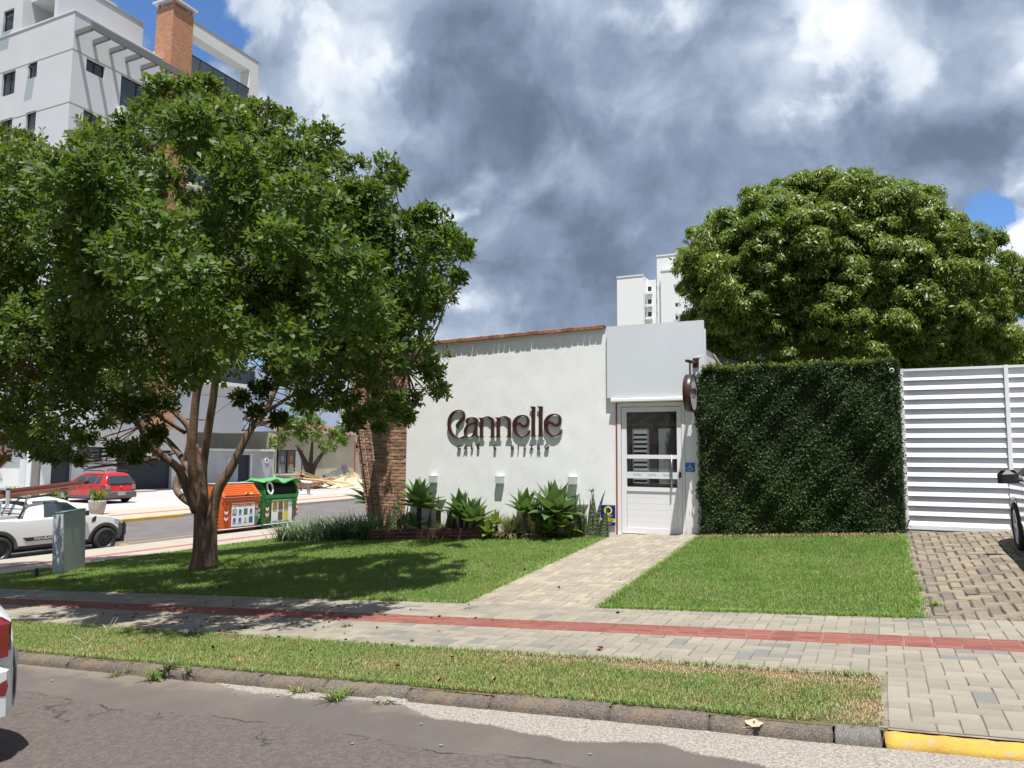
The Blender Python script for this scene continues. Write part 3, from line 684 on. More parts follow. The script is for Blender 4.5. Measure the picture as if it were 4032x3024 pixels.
# room behind the glass: dark with two pale louvred shutters against the back
mb = MB(); mb.box(-6.2, -2.82, 16.4, 16.5, 0, 3.1); mb.box(-6.2, -6.1, 12.95, 16.4, 0, 3.1); mb.box(-6.1, -2.82, 12.95, 16.4, .08, .13); mb.box(-6.1, -2.82, 12.95, 15.0, 3.0, 3.1)  # ceiling left open at the back to let sunlight onto the shutters
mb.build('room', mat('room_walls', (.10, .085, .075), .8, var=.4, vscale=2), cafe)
shut = mat('shutter_white', (.50, .53, .52), .5)
for xa, xb, lv in ((-4.86, -4.50, True), (-4.28, -3.95, False)):
    sh = MB().box(xa, xb, 16.30, 16.36, .5, 2.05).build('shutter', shut, cafe)
    if lv:
        for k in range(15): z = .52+k*.1; MB().add([(xa+.03, 16.29, z), (xb-.03, 16.29, z), (xb-.03, 16.275, z+.02), (xa+.03, 16.275, z+.02), (xa+.03, 16.295, z+.09), (xb-.03, 16.295, z+.09)], [(0, 1, 2, 3), (3, 2, 5, 4)]).build('slat', shut, sh)
mb = MB().bbox(-5.6, -3.4, 14.6, 15.3, .85, .90, .01); mb.box(-4.6, -4.5, 14.9, 15.0, .13, .85); mb.build('counter', mat('counter_wood', (.12, .06, .035), .5), cafe)

# ---- brick work at the left end of the cafe
brick_me = MB().bbox(-.110, .110, -.0035, .03, -.0238, .0238, .004).mesh('brick', M_brick)
def brickwork(parent, left, right, z0, z1, Y, bw=.24, bh=.0665, me=None, hb=None, jl=.010, maxn=300):
    z = z0+bh/2; row = 0; n = 0
    me = me or brick_me
    while z < z1:
        a, b_ = left(z), right(z); x = a-(.5 if row % 2 else 0)*bw*.9; first = True
        while x < b_-.02:
            xa, xb = max(x, a), min(x+bw, b_)
            if xb-xa > .045 and n < maxn:
                L = xb-xa-.011; o = put('brick', me, parent, ((xa+xb)/2, Y+random.gauss(0, .003)+(-.006 if first else 0), z+random.gauss(0, .0012)))
                o.scale = (L/.224, 1, random.uniform(.9, 1.05)); o.rotation_euler = (random.gauss(0, .015), random.gauss(0, .006), 0); n += 1; first = False
            x += bw
        z += bh; row += 1
bwall = thing('brick_wall', 'leaning edged brick wall section joining the white cafe wall, shaded by the tree', 'brick wall')
pa, pb = atY(801, 937, YF), atY(828, 1136, YF)
kx = (pb.x-pa.x)/(pb.z-pa.z)
lf = lambda z: pb.x+kx*(z-pb.z)
MB().add([(lf(-.7)+.01, YF+.01, -.7), (-8.36, YF+.01, -.7), (-8.36, YF+.01, 3.58), (lf(3.58)+.01, YF+.01, 3.58), (lf(-.7)+.01, YF+.4, -.7), (-8.36, YF+.4, -.7), (-8.36, YF+.4, 3.58), (lf(3.58)+.01, YF+.4, 3.58)],
         [(0, 1, 2, 3), (3, 2, 6, 7), (0, 3, 7, 4), (4, 7, 6, 5)]).build('mortar', M_joint, bwall)
brickwork(bwall, lf, lambda z: -8.365, -.25, 3.55, YF)
pier = thing('brick_pier', 'narrow leaning sunlit brick pier behind the striped lily bed', 'brick pier')
YP = 14.2
a0, a1, c0, c1 = atY(760, 908, YP), atY(785, 1098, YP), atY(801, 937, YP), atY(821.5, 1112, YP)
kl = (a1.x-a0.x)/(a1.z-a0.z); kr = (c1.x-c0.x)/(c1.z-c0.z)
pl = lambda z: a1.x+kl*(z-a1.z)
pr = lambda z: c1.x+kr*(z-c1.z)
pm = lambda z: (pl(z)+pr(z))/2+.05
def slab3(l, r, z0, z1, y0, y1):
    return [(l(z0), y0, z0), (r(z0), y0, z0), (r(z1), y0, z1), (l(z1), y0, z1), (l(z0), y1, z0), (r(z0), y1, z0), (r(z1), y1, z1), (l(z1), y1, z1)], [(0, 1, 2, 3), (3, 2, 6, 7), (0, 3, 7, 4), (4, 7, 6, 5), (1, 5, 6, 2)]
mb = MB(); mb.add(*slab3(lambda z: pl(z)+.16, lambda z: pm(z)-.012, -.7, 3.5, YP+.01, YP+.5)); mb.add(*slab3(lambda z: pm(z)-.014, lambda z: pm(z)+.014, -.7, 3.5, YP+.045, YP+.5)); mb.add(*slab3(lambda z: pm(z)+.012, pr, -.7, 3.5, YP+.01, YP+.5)); mb.add(*slab3(pl, lambda z: pl(z)+.16, -.7, 3.5, YP+.09, YP+.5)); mb.build('mortar', M_joint, pier)
brickwork(pier, lambda z: pl(z)+.155, lambda z: pm(z)-.012, -.3, 3.2, YP, .17, .0665, maxn=95)
brickwork(pier, lambda z: pm(z)+.012, pr, -.3, 3.2, YP, .17, .0665, maxn=95)
brickwork(pier, pl, lambda z: pl(z)+.14, -.3, 3.2, YP+.08, .16, .0665, maxn=70)
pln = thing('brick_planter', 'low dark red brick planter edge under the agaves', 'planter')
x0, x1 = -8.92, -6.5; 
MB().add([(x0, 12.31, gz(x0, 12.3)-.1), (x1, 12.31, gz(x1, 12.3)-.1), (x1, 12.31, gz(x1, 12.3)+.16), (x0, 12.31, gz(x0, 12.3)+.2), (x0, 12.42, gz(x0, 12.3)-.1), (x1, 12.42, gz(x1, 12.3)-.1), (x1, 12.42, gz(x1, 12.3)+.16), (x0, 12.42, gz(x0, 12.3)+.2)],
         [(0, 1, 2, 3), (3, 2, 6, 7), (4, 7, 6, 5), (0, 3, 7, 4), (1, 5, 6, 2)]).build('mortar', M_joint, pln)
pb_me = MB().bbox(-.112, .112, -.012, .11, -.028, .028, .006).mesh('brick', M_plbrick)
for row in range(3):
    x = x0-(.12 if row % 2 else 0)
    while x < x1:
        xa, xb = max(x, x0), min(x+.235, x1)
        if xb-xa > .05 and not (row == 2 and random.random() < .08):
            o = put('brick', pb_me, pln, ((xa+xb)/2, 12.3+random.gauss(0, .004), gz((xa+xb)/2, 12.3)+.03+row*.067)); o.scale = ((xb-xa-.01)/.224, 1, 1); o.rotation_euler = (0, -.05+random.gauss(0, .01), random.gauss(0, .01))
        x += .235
tag(MB().add([(-8.9, 12.42, gz(-8.9, 12.3)+.15), (-4.4, 12.36, gz(-4.4, 12.3)+.02), (-4.4, YF-.002, gz(-4.4, 12.3)+.03), (-8.9, YF-.002, gz(-8.9, 12.3)+.16)], [(0, 1, 2, 3)]).build('flower_bed_soil', mat('bed_soil', (.16, .12, .085), .95, col2=(.33, .27, .18), vscale=14, bump=1, bscale=50)), kind='structure')

# ------------------------------------------------------------------ signs and lamps on the wall
def catmull(P, n=8):
    P = np.array(P, float); Q = np.vstack([2*P[0]-P[1], P, 2*P[-1]-P[-2]]); out = []
    for i in range(1, len(Q)-2):
        for k in range(n):
            t = k/n; a, b, c, d = Q[i-1], Q[i], Q[i+1], Q[i+2]
            out.append(.5*((2*b)+(-a+c)*t+(2*a-5*b+4*c-d)*t*t+(-a+3*b-3*c+d)*t**3))
    out.append(Q[-2]); return np.array(out)
def ribbon(mb, pts, y0, y1, mp, n=8):
    C_ = catmull(pts, n); vs = []; fs = []
    for i, (x, y, w) in enumerate(C_):
        a = C_[max(i-1, 0)]; b = C_[min(i+1, len(C_)-1)]; t = np.array([b[0]-a[0], b[1]-a[1]]); t /= np.hypot(*t)+1e-9; nn = np.array([-t[1], t[0]])*max(w, 6)/2
        for s_ in (1, -1):
            X_, Z_ = mp(x+nn[0]*s_, y+nn[1]*s_); vs += [(X_, y0, Z_), (X_, y1, Z_)]
    m = len(C_)
    for i in range(m-1):
        p = i*4; q = p+4; fs += [(p, q, q+2, p+2), (p+1, p+3, q+3, q+1), (p, p+1, q+1, q), (p+2, q+2, q+3, p+3)]
    fs += [(0, 2, 3, 1), ((m-1)*4, (m-1)*4+1, (m-1)*4+3, (m-1)*4+2)]
    mb.add(vs, fs)
def poly(mb, pts, y0, y1, mp):
    P = [mp(*p) for p in pts]; mb.prism(P, 'y', y0, y1)
n_arch = lambda x0, x1: [(x0, 326, 12), ((x0*2+x1)/3, 310, 12), ((x0+x1*1.6)/2.6, 318, 24), (x1-6, 352, 36), (x1, 410, 38), (x1, 480, 36), (x1, 588, 38)]
def letters():
    L = []
    L.append(('C', [[(415, 466, 14), (398, 430, 34), (425, 388, 40), (474, 340, 38), (502, 292, 30), (490, 240, 20), (450, 215, 14), (400, 211, 12), (335, 240, 24), (290, 305, 38), (273, 400, 44), (292, 490, 40), (338, 558, 28), (398, 598, 14), (450, 602, 14), (505, 585, 24)]], []))
    L.append(('a', [[(556, 392, 22), (545, 368, 32), (552, 338, 20), (585, 320, 12), (630, 318, 14), (676, 335, 30), (694, 362, 36), (660, 390, 28), (600, 408, 18), (548, 438, 26), (522, 500, 34), (530, 560, 24), (565, 596, 12), (612, 588, 10), (648, 545, 12), (672, 470, 16), (680, 420, 18)],
                     [(688, 402, 16), (686, 450, 34), (684, 520, 34), (700, 575, 22), (725, 590, 12)]], []))
    for sx, ax_, a1 in ((768, 790, 932), (1014, 1036, 1174)):
        L.append(('n', [[(sx, 320, 42), (sx, 400, 38), (sx, 500, 38), (sx, 590, 42)], n_arch(ax_, a1)],
                  [[(sx-48, 316), (sx-18, 320), (sx-18, 345), (sx-38, 330)], [(sx-46, 594), (sx-20, 570), (sx+20, 570), (sx+46, 594)], [(a1-48, 594), (a1-18, 568), (a1+18, 568), (a1+40, 594)]]))
    for dx, dy in ((0, 0), (440, -8)):
        L.append(('e', [[(1252+dx, 442+dy, 10), (1282+dx, 412+dy, 22), (1318+dx, 408+dy, 28), (1356+dx, 436+dy, 32), (1396+dx, 446+dy, 30), (1430+dx, 412+dy, 30), (1440+dx, 362+dy, 28), (1418+dx, 318+dy, 18), (1362+dx, 298+dy, 12), (1294+dx, 320+dy, 28), (1246+dx, 382+dy, 40), (1242+dx, 455+dy, 42), (1266+dx, 525+dy, 34), (1320+dx, 580+dy, 20), (1372+dx, 590+dy, 12), (1428+dx, 560+dy, 12), (1462+dx, 500+dy, 12)]], []))
    for sx in (1515, 1617):
        L.append(('l', [[(sx, 185, 42), (sx-3, 320, 42), (sx-3, 450, 40), (sx-2, 583, 42)]], [[(sx-50, 180), (sx+20, 180), (sx+20, 200), (sx-18, 240), (sx-30, 200)], [(sx-50, 584), (sx-20, 560), (sx+20, 560), (sx+46, 584)]]))
    return L
def mpS(x, y): return (-7.42+(x-250)*.001425, 1.772+(600-y)*.001345)
sgn = thing('cafe_sign', 'large dark brown raised metal lettering Cannelle with CAFÉ E BISTRÔ below on the white wall', 'sign')
for ch, ribs, pol in letters():
    mb = MB()
    for k, rb in enumerate(ribs): ribbon(mb, rb, YF-.046-.0006*k, YF-.020, mpS)
    for k, p in enumerate(pol): poly(mb, p, YF-.0445-.0006*k, YF-.021, mpS)
    o = fixn(mb.build('letter', M_brown, sgn))
    mb = MB()                                     # pale returns behind the face
    for rb in ribs: ribbon(mb, [(a, b_, w+5) for a, b_, w in rb], YF-.020, YF-.008, mpS, 5)
    fixn(mb.build('letter_rim', M_rim, o))
for ch, cx in zip('CAFÉEBISTRÔ', (430, 530, 627, 718, 965, 1217, 1302, 1392, 1488, 1587, 1697)):
    x_, z_ = mpS(cx, 731); zo = .012 if ch in 'ÉÔ' else 0
    text(ch, .115, .013, M_brown, frameM((x_, YF-.026, z_+zo-.006), (1, 0, 0), (0, 0, 1)), sgn, 'letter', bold=.0012)
# wall lamps
M_sconce = mat('lamp_grey_white', (.52, .54, .56), .5)
for k, (x, z, lb) in enumerate(((-7.71, .985, 'white box wall lamp left of the row, in the tree shade'), (-6.285, 1.0, 'white box wall lamp in the middle below the raised lettering'), (-4.855, 1.015, 'white box wall lamp nearest the door above the snake plants'))):
    t = thing('wall_lamp', lb, 'wall lamp', (x, YF, z), 0, 'white box lamps on the cafe wall')
    MB().bbox(-.075, .075, -.095, -.004, -.062, .062, .006).build('housing', M_sconce, t)
    MB().bbox(-.079, .079, -.097, -.004, .062, .066, .002).build('cover', M_sconce, t)
    MB().box(-.05, .05, -.008, 0, -.075, -.062).build('mount', M_panel, t)
# security company sign
M_blue = mat('sign_blue', (.012, .018, .20), .4); M_signy = mat('sign_yellow', (.75, .70, .04), .45)
t = thing('security_sign', 'blue and yellow security plate with yellow ring at the wall foot by the door', 'sign', (-4.21, YF-.03, .44))
MB().bbox(-.128, .128, -.004, .004, -.172, .172, .006).build('plate', M_blue, t)
mb = MB(); vs = []; fs = []
for k in range(32):
    a = 2*PI*k/32; ro = .074; ri = .044
    for r_, cx, cz in ((ro, 0, .082), (ri, .006, .082)): vs += [(cx+r_*math.cos(a), -.0065, cz+r_*math.sin(a)), (cx+r_*math.cos(a), -.004, cz+r_*math.sin(a))]
for k in range(32): a, b_ = k*4, ((k+1) % 32)*4; fs += [(a, b_, b_+2, a+2), (a, a+1, b_+1, b_), (a+2, b_+2, b_+3, a+3)]
mb.add(vs, fs).build('ring', M_signy, t); MB().box(-.128, .128, -.0055, -.004, -.115, -.055).build('yellow_band', M_signy, t)
TM = lambda x, y, z: frameM((x, y, z), (1, 0, 0), (0, 0, 1))
text('DEFENSEG', .034, .0008, M_signy, TM(0, -.0068, -.008), t, 'lettering'); text('ALARMES', .02, .0008, M_paper, TM(0, -.0068, -.035), t, 'lettering')
text('LIGADO À POLÍCIA', .024, .0008, M_black, TM(0, -.0068, -.078), t, 'lettering', bold=.0006); text('CENTRAL DE ALARMES', .014, .0008, M_black, TM(.01, -.0068, -.102), t, 'lettering')
text('FONE 3333', .026, .0008, M_paper, TM(-.01, -.0068, -.143), t, 'lettering')
# wheelchair access plate
M_bl2 = mat('access_blue', (.01, .17, .50), .4)
t = thing('access_sign', 'small square blue wheelchair access plate between the door and the hedge', 'sign', (-2.80, YF-.012, 1.275))
MB().bbox(-.075, .075, -.004, .004, -.075, .075, .004).build('plate', M_bl2, t)
mb = MB(); sq = lambda pts, w: ribbon(mb, [(a, b_, w*700) for a, b_ in pts], -.0065, -.004, lambda u, v: (u/1000, v/1000), 3)
def rb2(pts, w):
    ribbon(mb, [(a, b_, w) for a, b_ in pts], -.0065, -.004, lambda u, v: (u/1000, v/1000), 5)
rb2([(-8, 38), (-6, 10), (-4, -8)], 11); rb2([(-6, 18), (22, 16)], 8); rb2([(-6, -4), (24, -6), (38, -36), (50, -32)], 9)
rb2([(-16, 12), (-34, -4), (-36, -28), (-18, -48), (8, -48), (24, -30)], 8)
rb2([(-12, 54), (-4, 54)], 15); fixn(mb.build('wheelchair_symbol', M_paper, t))
# projecting round sign
t = thing('hanging_round_sign', 'round brown rimmed sign hanging from a bracket at the right edge of the panel', 'hanging sign', (-2.66, YF, 2.46))
MB().bbox(-.055, .045, -.095, -.078, .455, .615, .003).build('bracket_plate', M_brown, t)
mb = MB(); mb.tube([(-.01, -.09, .535), (-.01, -.74, .495)], .026, 14); mb.build('arm', M_brown, t, True)
for yy in (-.46, -.55): MB().tube([(-.01, yy, .50), (-.01, yy, .28)], .008, 8).build('hanger', M_brown, t, True)
MB().lathe([(.001, -.062), (.292, -.062), (.300, -.055), (.300, .055), (.292, .062), (.278, .062), (.278, .045), (.001, .045)], (-.01, -.50, 0), 'x', 48).build('rim', M_brown, t, True)
MB().lathe([(.001, .048), (.279, .048)], (-.01, -.50, 0), 'x', 40).build('face', mat('sign_face', (.62, .65, .66), .25), t)
mb = MB()
def mpD(x, y): return ((x-1080)*.00026, .03+(440-y)*.00030)
for ch, ribs, pol in letters():
    sub = MB()
    for rb_ in ribs: ribbon(sub, [(a, b_, w+6) for a, b_, w in rb_], 0, .004, mpD, 4)
    for p in pol: poly(sub, p, .0005, .0035, mpD)
    mb.add([(.039+v[1], -.50+v[0], v[2]) for v in sub.v], sub.f)
fixn(mb.build('lettering', M_brown, t)); text('CAFÉ E BISTRÔ', .035, .001, M_brown, frameM((.041, -.50, -.06), (0, 1, 0), (0, 0, 1)), t, 'lettering')
mb = MB(); mb.tube([(-.01, -.1, .60), (.03, -.09, .63), (.12, -.06, .645), (.14, 0, .64)], .005, 6); mb.build('cable', M_trim, t, True)
# three faint prints on the door film
for cx in (-3.71, -3.45, -3.19):
    mb = MB()
    for ch, ribs, pol in letters():
        for rb_ in ribs: ribbon(mb, [(a, b_, w+8) for a, b_, w in rb_], DY-.0025, DY-.0016, lambda u, v: (cx+(u-1080)*.000085, 1.135+(440-v)*.000095), 3)
    fixn(mb.build('film_lettering', M_filmtxt, film))

# ------------------------------------------------------------------ gate
gt = thing('driveway_gate', 'tall white louvred metal driveway gate behind the car', 'gate', (0, 0, 0))
M_gate = mat('gate_white', (.76, .76, .78), .5, var=.03, vscale=3)
GY = 12.78; gz0, gz1 = .47, 2.74
MB().box(.33, 1.655, GY-.05, GY+.02, gz1, gz1+.035).build('top_rail', M_gate, gt); MB().box(1.665, 3.4, GY-.05, GY+.02, gz1, gz1+.035).build('top_rail', M_gate, gt)
MB().box(.33, 3.4, GY-.05, GY+.02, gz0-.055, gz0).build('bottom_rail', M_gate, gt)
for x in (.33, 1.655, 3.36): MB().box(x, x+.05, GY-.064, GY+.015, gz0-.055, gz1+.04).build('post', M_gate, gt)
MB().box(.33, 3.4, GY+.03, GY+.035, gz0, gz1).build('backing', M_gate, gt)
nsl = 16; hs_ = (gz1-gz0)/nsl
sl = {}
for (xa, xb) in ((.38, 1.652), (1.708, 3.36)):
    me = MB().add([(xa, -.0, hs_-.002), (xb, 0, hs_-.002), (xb, -.052, .004), (xa, -.052, .004), (xa, -.049, .0), (xb, -.049, .0), (xb, .004, hs_-.006), (xa, .004, hs_-.006), (xa, -.05, -.0), (xb, -.05, 0)], [(0, 3, 2, 1), (3, 4, 5, 2), (4, 7, 6, 5), (7, 0, 1, 6)]).mesh('slat', M_gate)
    for k in range(nsl): put('slat', me, gt, (0, GY+.012+random.gauss(0, .0008), gz0+k*hs_))
MB().box(.34, 3.4, GY-.09, GY+.05, .3, gz0-.075).build('track', M_dark, gt)
MB().box(.30, 3.4, GY-.16, GY+.1, .2, .395).build('sill', mat('gate_sill', (.36, .33, .29), .9, var=.3, vscale=9), gt)
t = thing('gate_motor_bracket', 'small rusty metal lamp bracket sticking out of the hedge top corner', 'bracket', (.22, 12.35, 2.72))
MB().lathe([(.02, 0), (.03, .02), (.035, .08), (.028, .08), (.02, .03)], (0, -.1, 0), 'y', 12).build('socket', M_trim, t); MB().lathe([(.001, .03), (.02, .05), (.024, .085)], (0, -.11, 0), 'y', 10).build('rusty_cap', mat('rust', (.16, .06, .03), .8), t)

# ------------------------------------------------------------------ leaves
def rot_basis(u):
    """for directions u (N,3): two perpendicular vectors"""
    ref = np.where(np.abs(u[:, 2:3]) < .9, np.array([[0, 0, 1.]]), np.array([[1., 0, 0]]))
    a = np.cross(u, ref); a /= np.linalg.norm(a, axis=1, keepdims=True)+1e-9; return a, np.cross(u, a)
def nrmz(v): return v/(np.linalg.norm(v, axis=-1, keepdims=True)+1e-9)
def leaves(P, D, Nn, L, Wd, wide=.6, fold=.12, droop=0.0):
    """P base, D direction, Nn approx normal, L length, Wd width -> folded leaves, 5 verts 2 quads"""
    D = nrmz(D); s = nrmz(np.cross(D, Nn)); n = np.cross(s, D)
    L = L[:, None]; Wd = Wd[:, None]
    mid = P+D*L*wide-n*Wd*fold-n*L*droop*.3
    l = P+D*L*wide+s*Wd*.5+n*Wd*fold*.6; r = P+D*L*wide-s*Wd*.5+n*Wd*fold*.6
    tip = P+D*L-n*L*(.05+droop)
    V = np.stack([P, r, tip, l, mid], 1).reshape(-1, 3); k = np.arange(len(P))*5
    Fc = np.stack([np.stack([k, k+1, k+2, k+4], 1), np.stack([k, k+4, k+2, k+3], 1)], 1).reshape(-1, 4)
    return V, Fc
def shoots(P, U, nl, L, Wd, spread, r, droop=0.0, wide=.6):
    """whorls of leaves round shoot tips P pointing along U"""
    N = len(P); a, b_ = rot_basis(U)
    th = r.uniform(0, 6.28, (N, 1))+np.arange(nl)[None]*2.4+r.normal(0, .25, (N, nl))
    el = np.radians(r.normal(spread, 16, (N, nl)))
    rad = a[:, None]*np.cos(th)[..., None]+b_[:, None]*np.sin(th)[..., None]
    D = rad*np.cos(el)[..., None]+U[:, None]*np.sin(el)[..., None]
    off = np.arange(nl)[None, :, None]/nl*L*.9
    Pp = P[:, None]-U[:, None]*off+D*.004
    Nn = U[:, None]*np.cos(el)[..., None]-rad*np.sin(el)[..., None]
    Nn = Nn+r.normal(0, .3, Nn.shape)+np.array([0, 0, .4])
    D = D+np.array([0, 0, -droop])
    s = r.uniform(.55, 1.2, N*nl)
    return leaves(Pp.reshape(-1, 3), D.reshape(-1, 3), Nn.reshape(-1, 3), L*s, Wd*s, wide, .14, droop*.25)

# ------------------------------------------------------------------ hedge
hx0, hx1, hyF, hyB = -2.56, .265, 12.42, 13.0
hedge = thing('ivy_hedge', 'tall square hedge of dark creeping fig between the door and the white gate', 'hedge')
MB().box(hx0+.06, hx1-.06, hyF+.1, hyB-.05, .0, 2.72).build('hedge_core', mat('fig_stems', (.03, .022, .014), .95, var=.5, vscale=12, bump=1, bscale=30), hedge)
r = np.random.default_rng(3); N = 74000
u = r.uniform(0, 1, N); v = r.uniform(0, 1, N)
X = hx0-.10+(hx1-hx0+.14)*u; Z = .15+.06*X+(2.89-.15-.06*X)*v
def lump(a, b_, f): return np.sin(a*f+1.3)*np.cos(b_*f*1.1+.4)+.6*np.sin(a*f*2.3+b_*f*1.7)+.4*np.sin(a*f*5.1-b_*f*4.3)
bul = .05*lump(X, Z, 2.6)
yy = hyF-bul+.10*np.abs(r.normal(0, .6, N))*1.0
left = hx0-.02+.06*np.sin(Z*5)+.05*np.sin(Z*11+1)+.03*np.sin(Z*31)
keep = (X > left) & (Z < 2.86+.03*np.sin(X*7)+.02*np.sin(X*23)) & (X < hx1+.02+.03*np.sin(Z*9))
X, Z, yy = X[keep], Z[keep], yy[keep]
P = np.stack([X, yy, Z], 1)
# top and right flank
Nt = 12000; Pt = np.stack([r.uniform(hx0, hx1, Nt), r.uniform(hyF, hyB, Nt), np.full(Nt, 2.82)], 1); Pt[:, 2] += .03*np.sin(Pt[:, 0]*7)+np.abs(r.normal(0, .028, Nt))+.02*np.sin(Pt[:, 0]*23)
Ns = 6500; Ps = np.stack([hx1+.02+r.normal(0, .03, Ns), r.uniform(hyF, hyB, Ns), r.uniform(.35, 2.88, Ns)], 1)
Nl = 4500; Pl = np.stack([hx0-.02+r.normal(0, .03, Nl), r.uniform(hyF, YF-.01, Nl), r.uniform(.2, 2.8, Nl)], 1)
nf = np.concatenate([np.tile([[0, -1, .25]], (len(P), 1)), np.tile([[0, -.3, 1.]], (Nt, 1)), np.tile([[1, -.2, .2]], (Ns, 1)), np.tile([[-1, -.4, .2]], (Nl, 1))])
PP = np.concatenate([P, Pt, Ps, Pl]); nf = nrmz(nf+r.normal(0, .55, nf.shape))
dd = nrmz(r.normal(0, 1, nf.shape)+np.array([0, -.2, .1])); dd = nrmz(dd-nf*np.sum(dd*nf, 1, keepdims=True)*.8)
Lf = r.uniform(.022, .048, len(PP))
V, Fc = leaves(PP, dd, nf, Lf, Lf*.68, .55, .12)
put('foliage', npmesh('foliage', V, Fc, [M_fig], False), hedge, kind='stuff')
# young shoots standing out of the clipped top
Nt = 520; Pt = np.stack([r.uniform(hx0, hx1, Nt), r.uniform(hyF, hyF+.4, Nt), np.full(Nt, 2.86)+np.abs(r.normal(0, .035, Nt))], 1)
V, Fc = shoots(Pt, nrmz(np.tile([[0, -.1, 1.]], (Nt, 1))+r.normal(0, .35, (Nt, 3))), 6, .055, .026, 45, r)
M_fig2 = leafmat('young_fig_leaf', (.09, .14, .03), (.13, .18, .03), .38, (.2, .3, .03), .6)
put('young_shoots', npmesh('young_shoots', V, Fc, [M_fig2]), hedge, kind='stuff')
mb = MB()
for k in range(46):
    x = random.uniform(hx0+.1, hx1-.1); z = .1+.06*x+random.uniform(0, 1.6); pts = []
    for q in range(6): pts.append((x, hyF+.045+random.uniform(-.015, .01), z)); x += random.uniform(-.12, .12); z += random.uniform(.03, .16)
    mb.tube(pts, .004, 4, False)
mb.build('stems', M_bark2, hedge, kind='stuff')

# ------------------------------------------------------------------ trees
def branch_tree(root, segs, m, name='trunk'):
    mb = MB()
    for pts, rads in segs:
        C_ = catmull([(*p, rr) for p, rr in zip(pts, rads)], 5)
        mb.tube([c[:3] for c in C_], [max(c[3], .004) for c in C_], 12)
    return mb.build(name, m, root, True)
def treepx(x, y, dep=0.0, base=14.6):
    """a point seen at photo position (x, y), dep metres behind the trunk's own distance"""
    return tuple(atD(x, y, base+dep))
tb = Vector((-10.05, 9.36, gz(-10.05, 9.36)-.05)); TD = (tb-CP).dot(F)
tree = thing('street_tree', 'broad multi stemmed street tree with glossy leaves on the lawn in front of the cafe', 'tree', tuple(tb))
def lp(x, y, d=0.0): return tuple(Vector(treepx(x, y, d, TD))-tb)
segs = [
 ([(0, 0, -.1), lp(443, 1195), lp(438, 1120), lp(436, 1060), lp(430, 1000), lp(426, 960)], [.24, .155, .125, .085, .045, .02]),
 ([lp(420, 1235), lp(428, 1190), lp(430, 1100), lp(425, 1050)], [.11, .09, .08, .05]),
 ([lp(452, 1225, -.05), lp(455, 1180, -.08), lp(458, 1120, -.06), lp(470, 1060, -.02), lp(500, 1010, 0), lp(540, 930, .1), (lp(575, 885, .3)), lp(620, 790, .5), lp(700, 690, .8)], [.15, .105, .092, .085, .07, .058, .05, .04, .02]),
 ([lp(432, 1100), lp(418, 1040), lp(415, 985), lp(418, 920), lp(425, 850), lp(440, 790), lp(442, 700), lp(430, 600, .2), lp(400, 480, .3)], [.09, .078, .072, .068, .064, .06, .05, .036, .02]),
 ([lp(442, 1100, .05), lp(438, 1020, .1), lp(448, 940, .12), lp(462, 850, .1), lp(468, 780, 0), lp(474, 700, -.1), lp(500, 600, -.2), lp(540, 450, -.2)], [.08, .07, .066, .062, .058, .05, .036, .02]),
 ([lp(425, 1105), lp(402, 1050, -.1), lp(385, 1012, -.2), lp(352, 985, -.3), lp(318, 950, -.4), lp(300, 915, -.5), lp(265, 890, -.7), lp(215, 860, -.9), lp(150, 800, -1.2)], [.085, .075, .065, .06, .058, .05, .045, .035, .02]),
 ([lp(428, 1095, .2), lp(395, 1075, .3), lp(380, 1050, .4), lp(395, 1010, .5), lp(410, 955, .5), lp(405, 920, .5), lp(375, 885, .5), lp(350, 830, .6), lp(330, 760, .8), lp(300, 660, .9)], [.07, .06, .055, .055, .055, .052, .05, .042, .035, .02]),
 ([lp(425, 1045, .3), lp(400, 1000, .5), lp(370, 960, .7), lp(335, 930, .9), lp(290, 900, 1.1), lp(240, 840, 1.4), lp(180, 740, 1.8)], [.06, .055, .05, .045, .04, .035, .02]),
 ([lp(468, 800), lp(492, 760, -.1), lp(515, 700, -.2), lp(520, 640, -.3), lp(560, 540, -.6), lp(640, 440, -.8)], [.05, .045, .04, .035, .028, .012]),
 ([lp(400, 935, .5), lp(330, 890, 0), lp(300, 872, -.4), lp(250, 868, -.9), lp(180, 850, -1.5), lp(90, 830, -1.9)], [.035, .03, .028, .025, .02, .01]),
 ([lp(560, 900, .2), lp(640, 850, -.2), lp(720, 820, -.7), lp(810, 800, -1.1), lp(880, 800, -1.3)], [.03, .028, .022, .016, .008]),
 ([lp(430, 640), lp(360, 560, -.6), lp(290, 470, -1.0), lp(230, 380, -1.3)], [.03, .026, .02, .01]),
 ([lp(474, 720), lp(500, 560, .4), (lp(480, 400, .6)), lp(450, 270, .6)], [.035, .03, .02, .01]),
 ([lp(600, 830, .4), lp(700, 640, .3), lp(800, 560, .2), lp(900, 500, .1)], [.03, .024, .016, .008])]
trunk = branch_tree(tree, segs, M_bark)
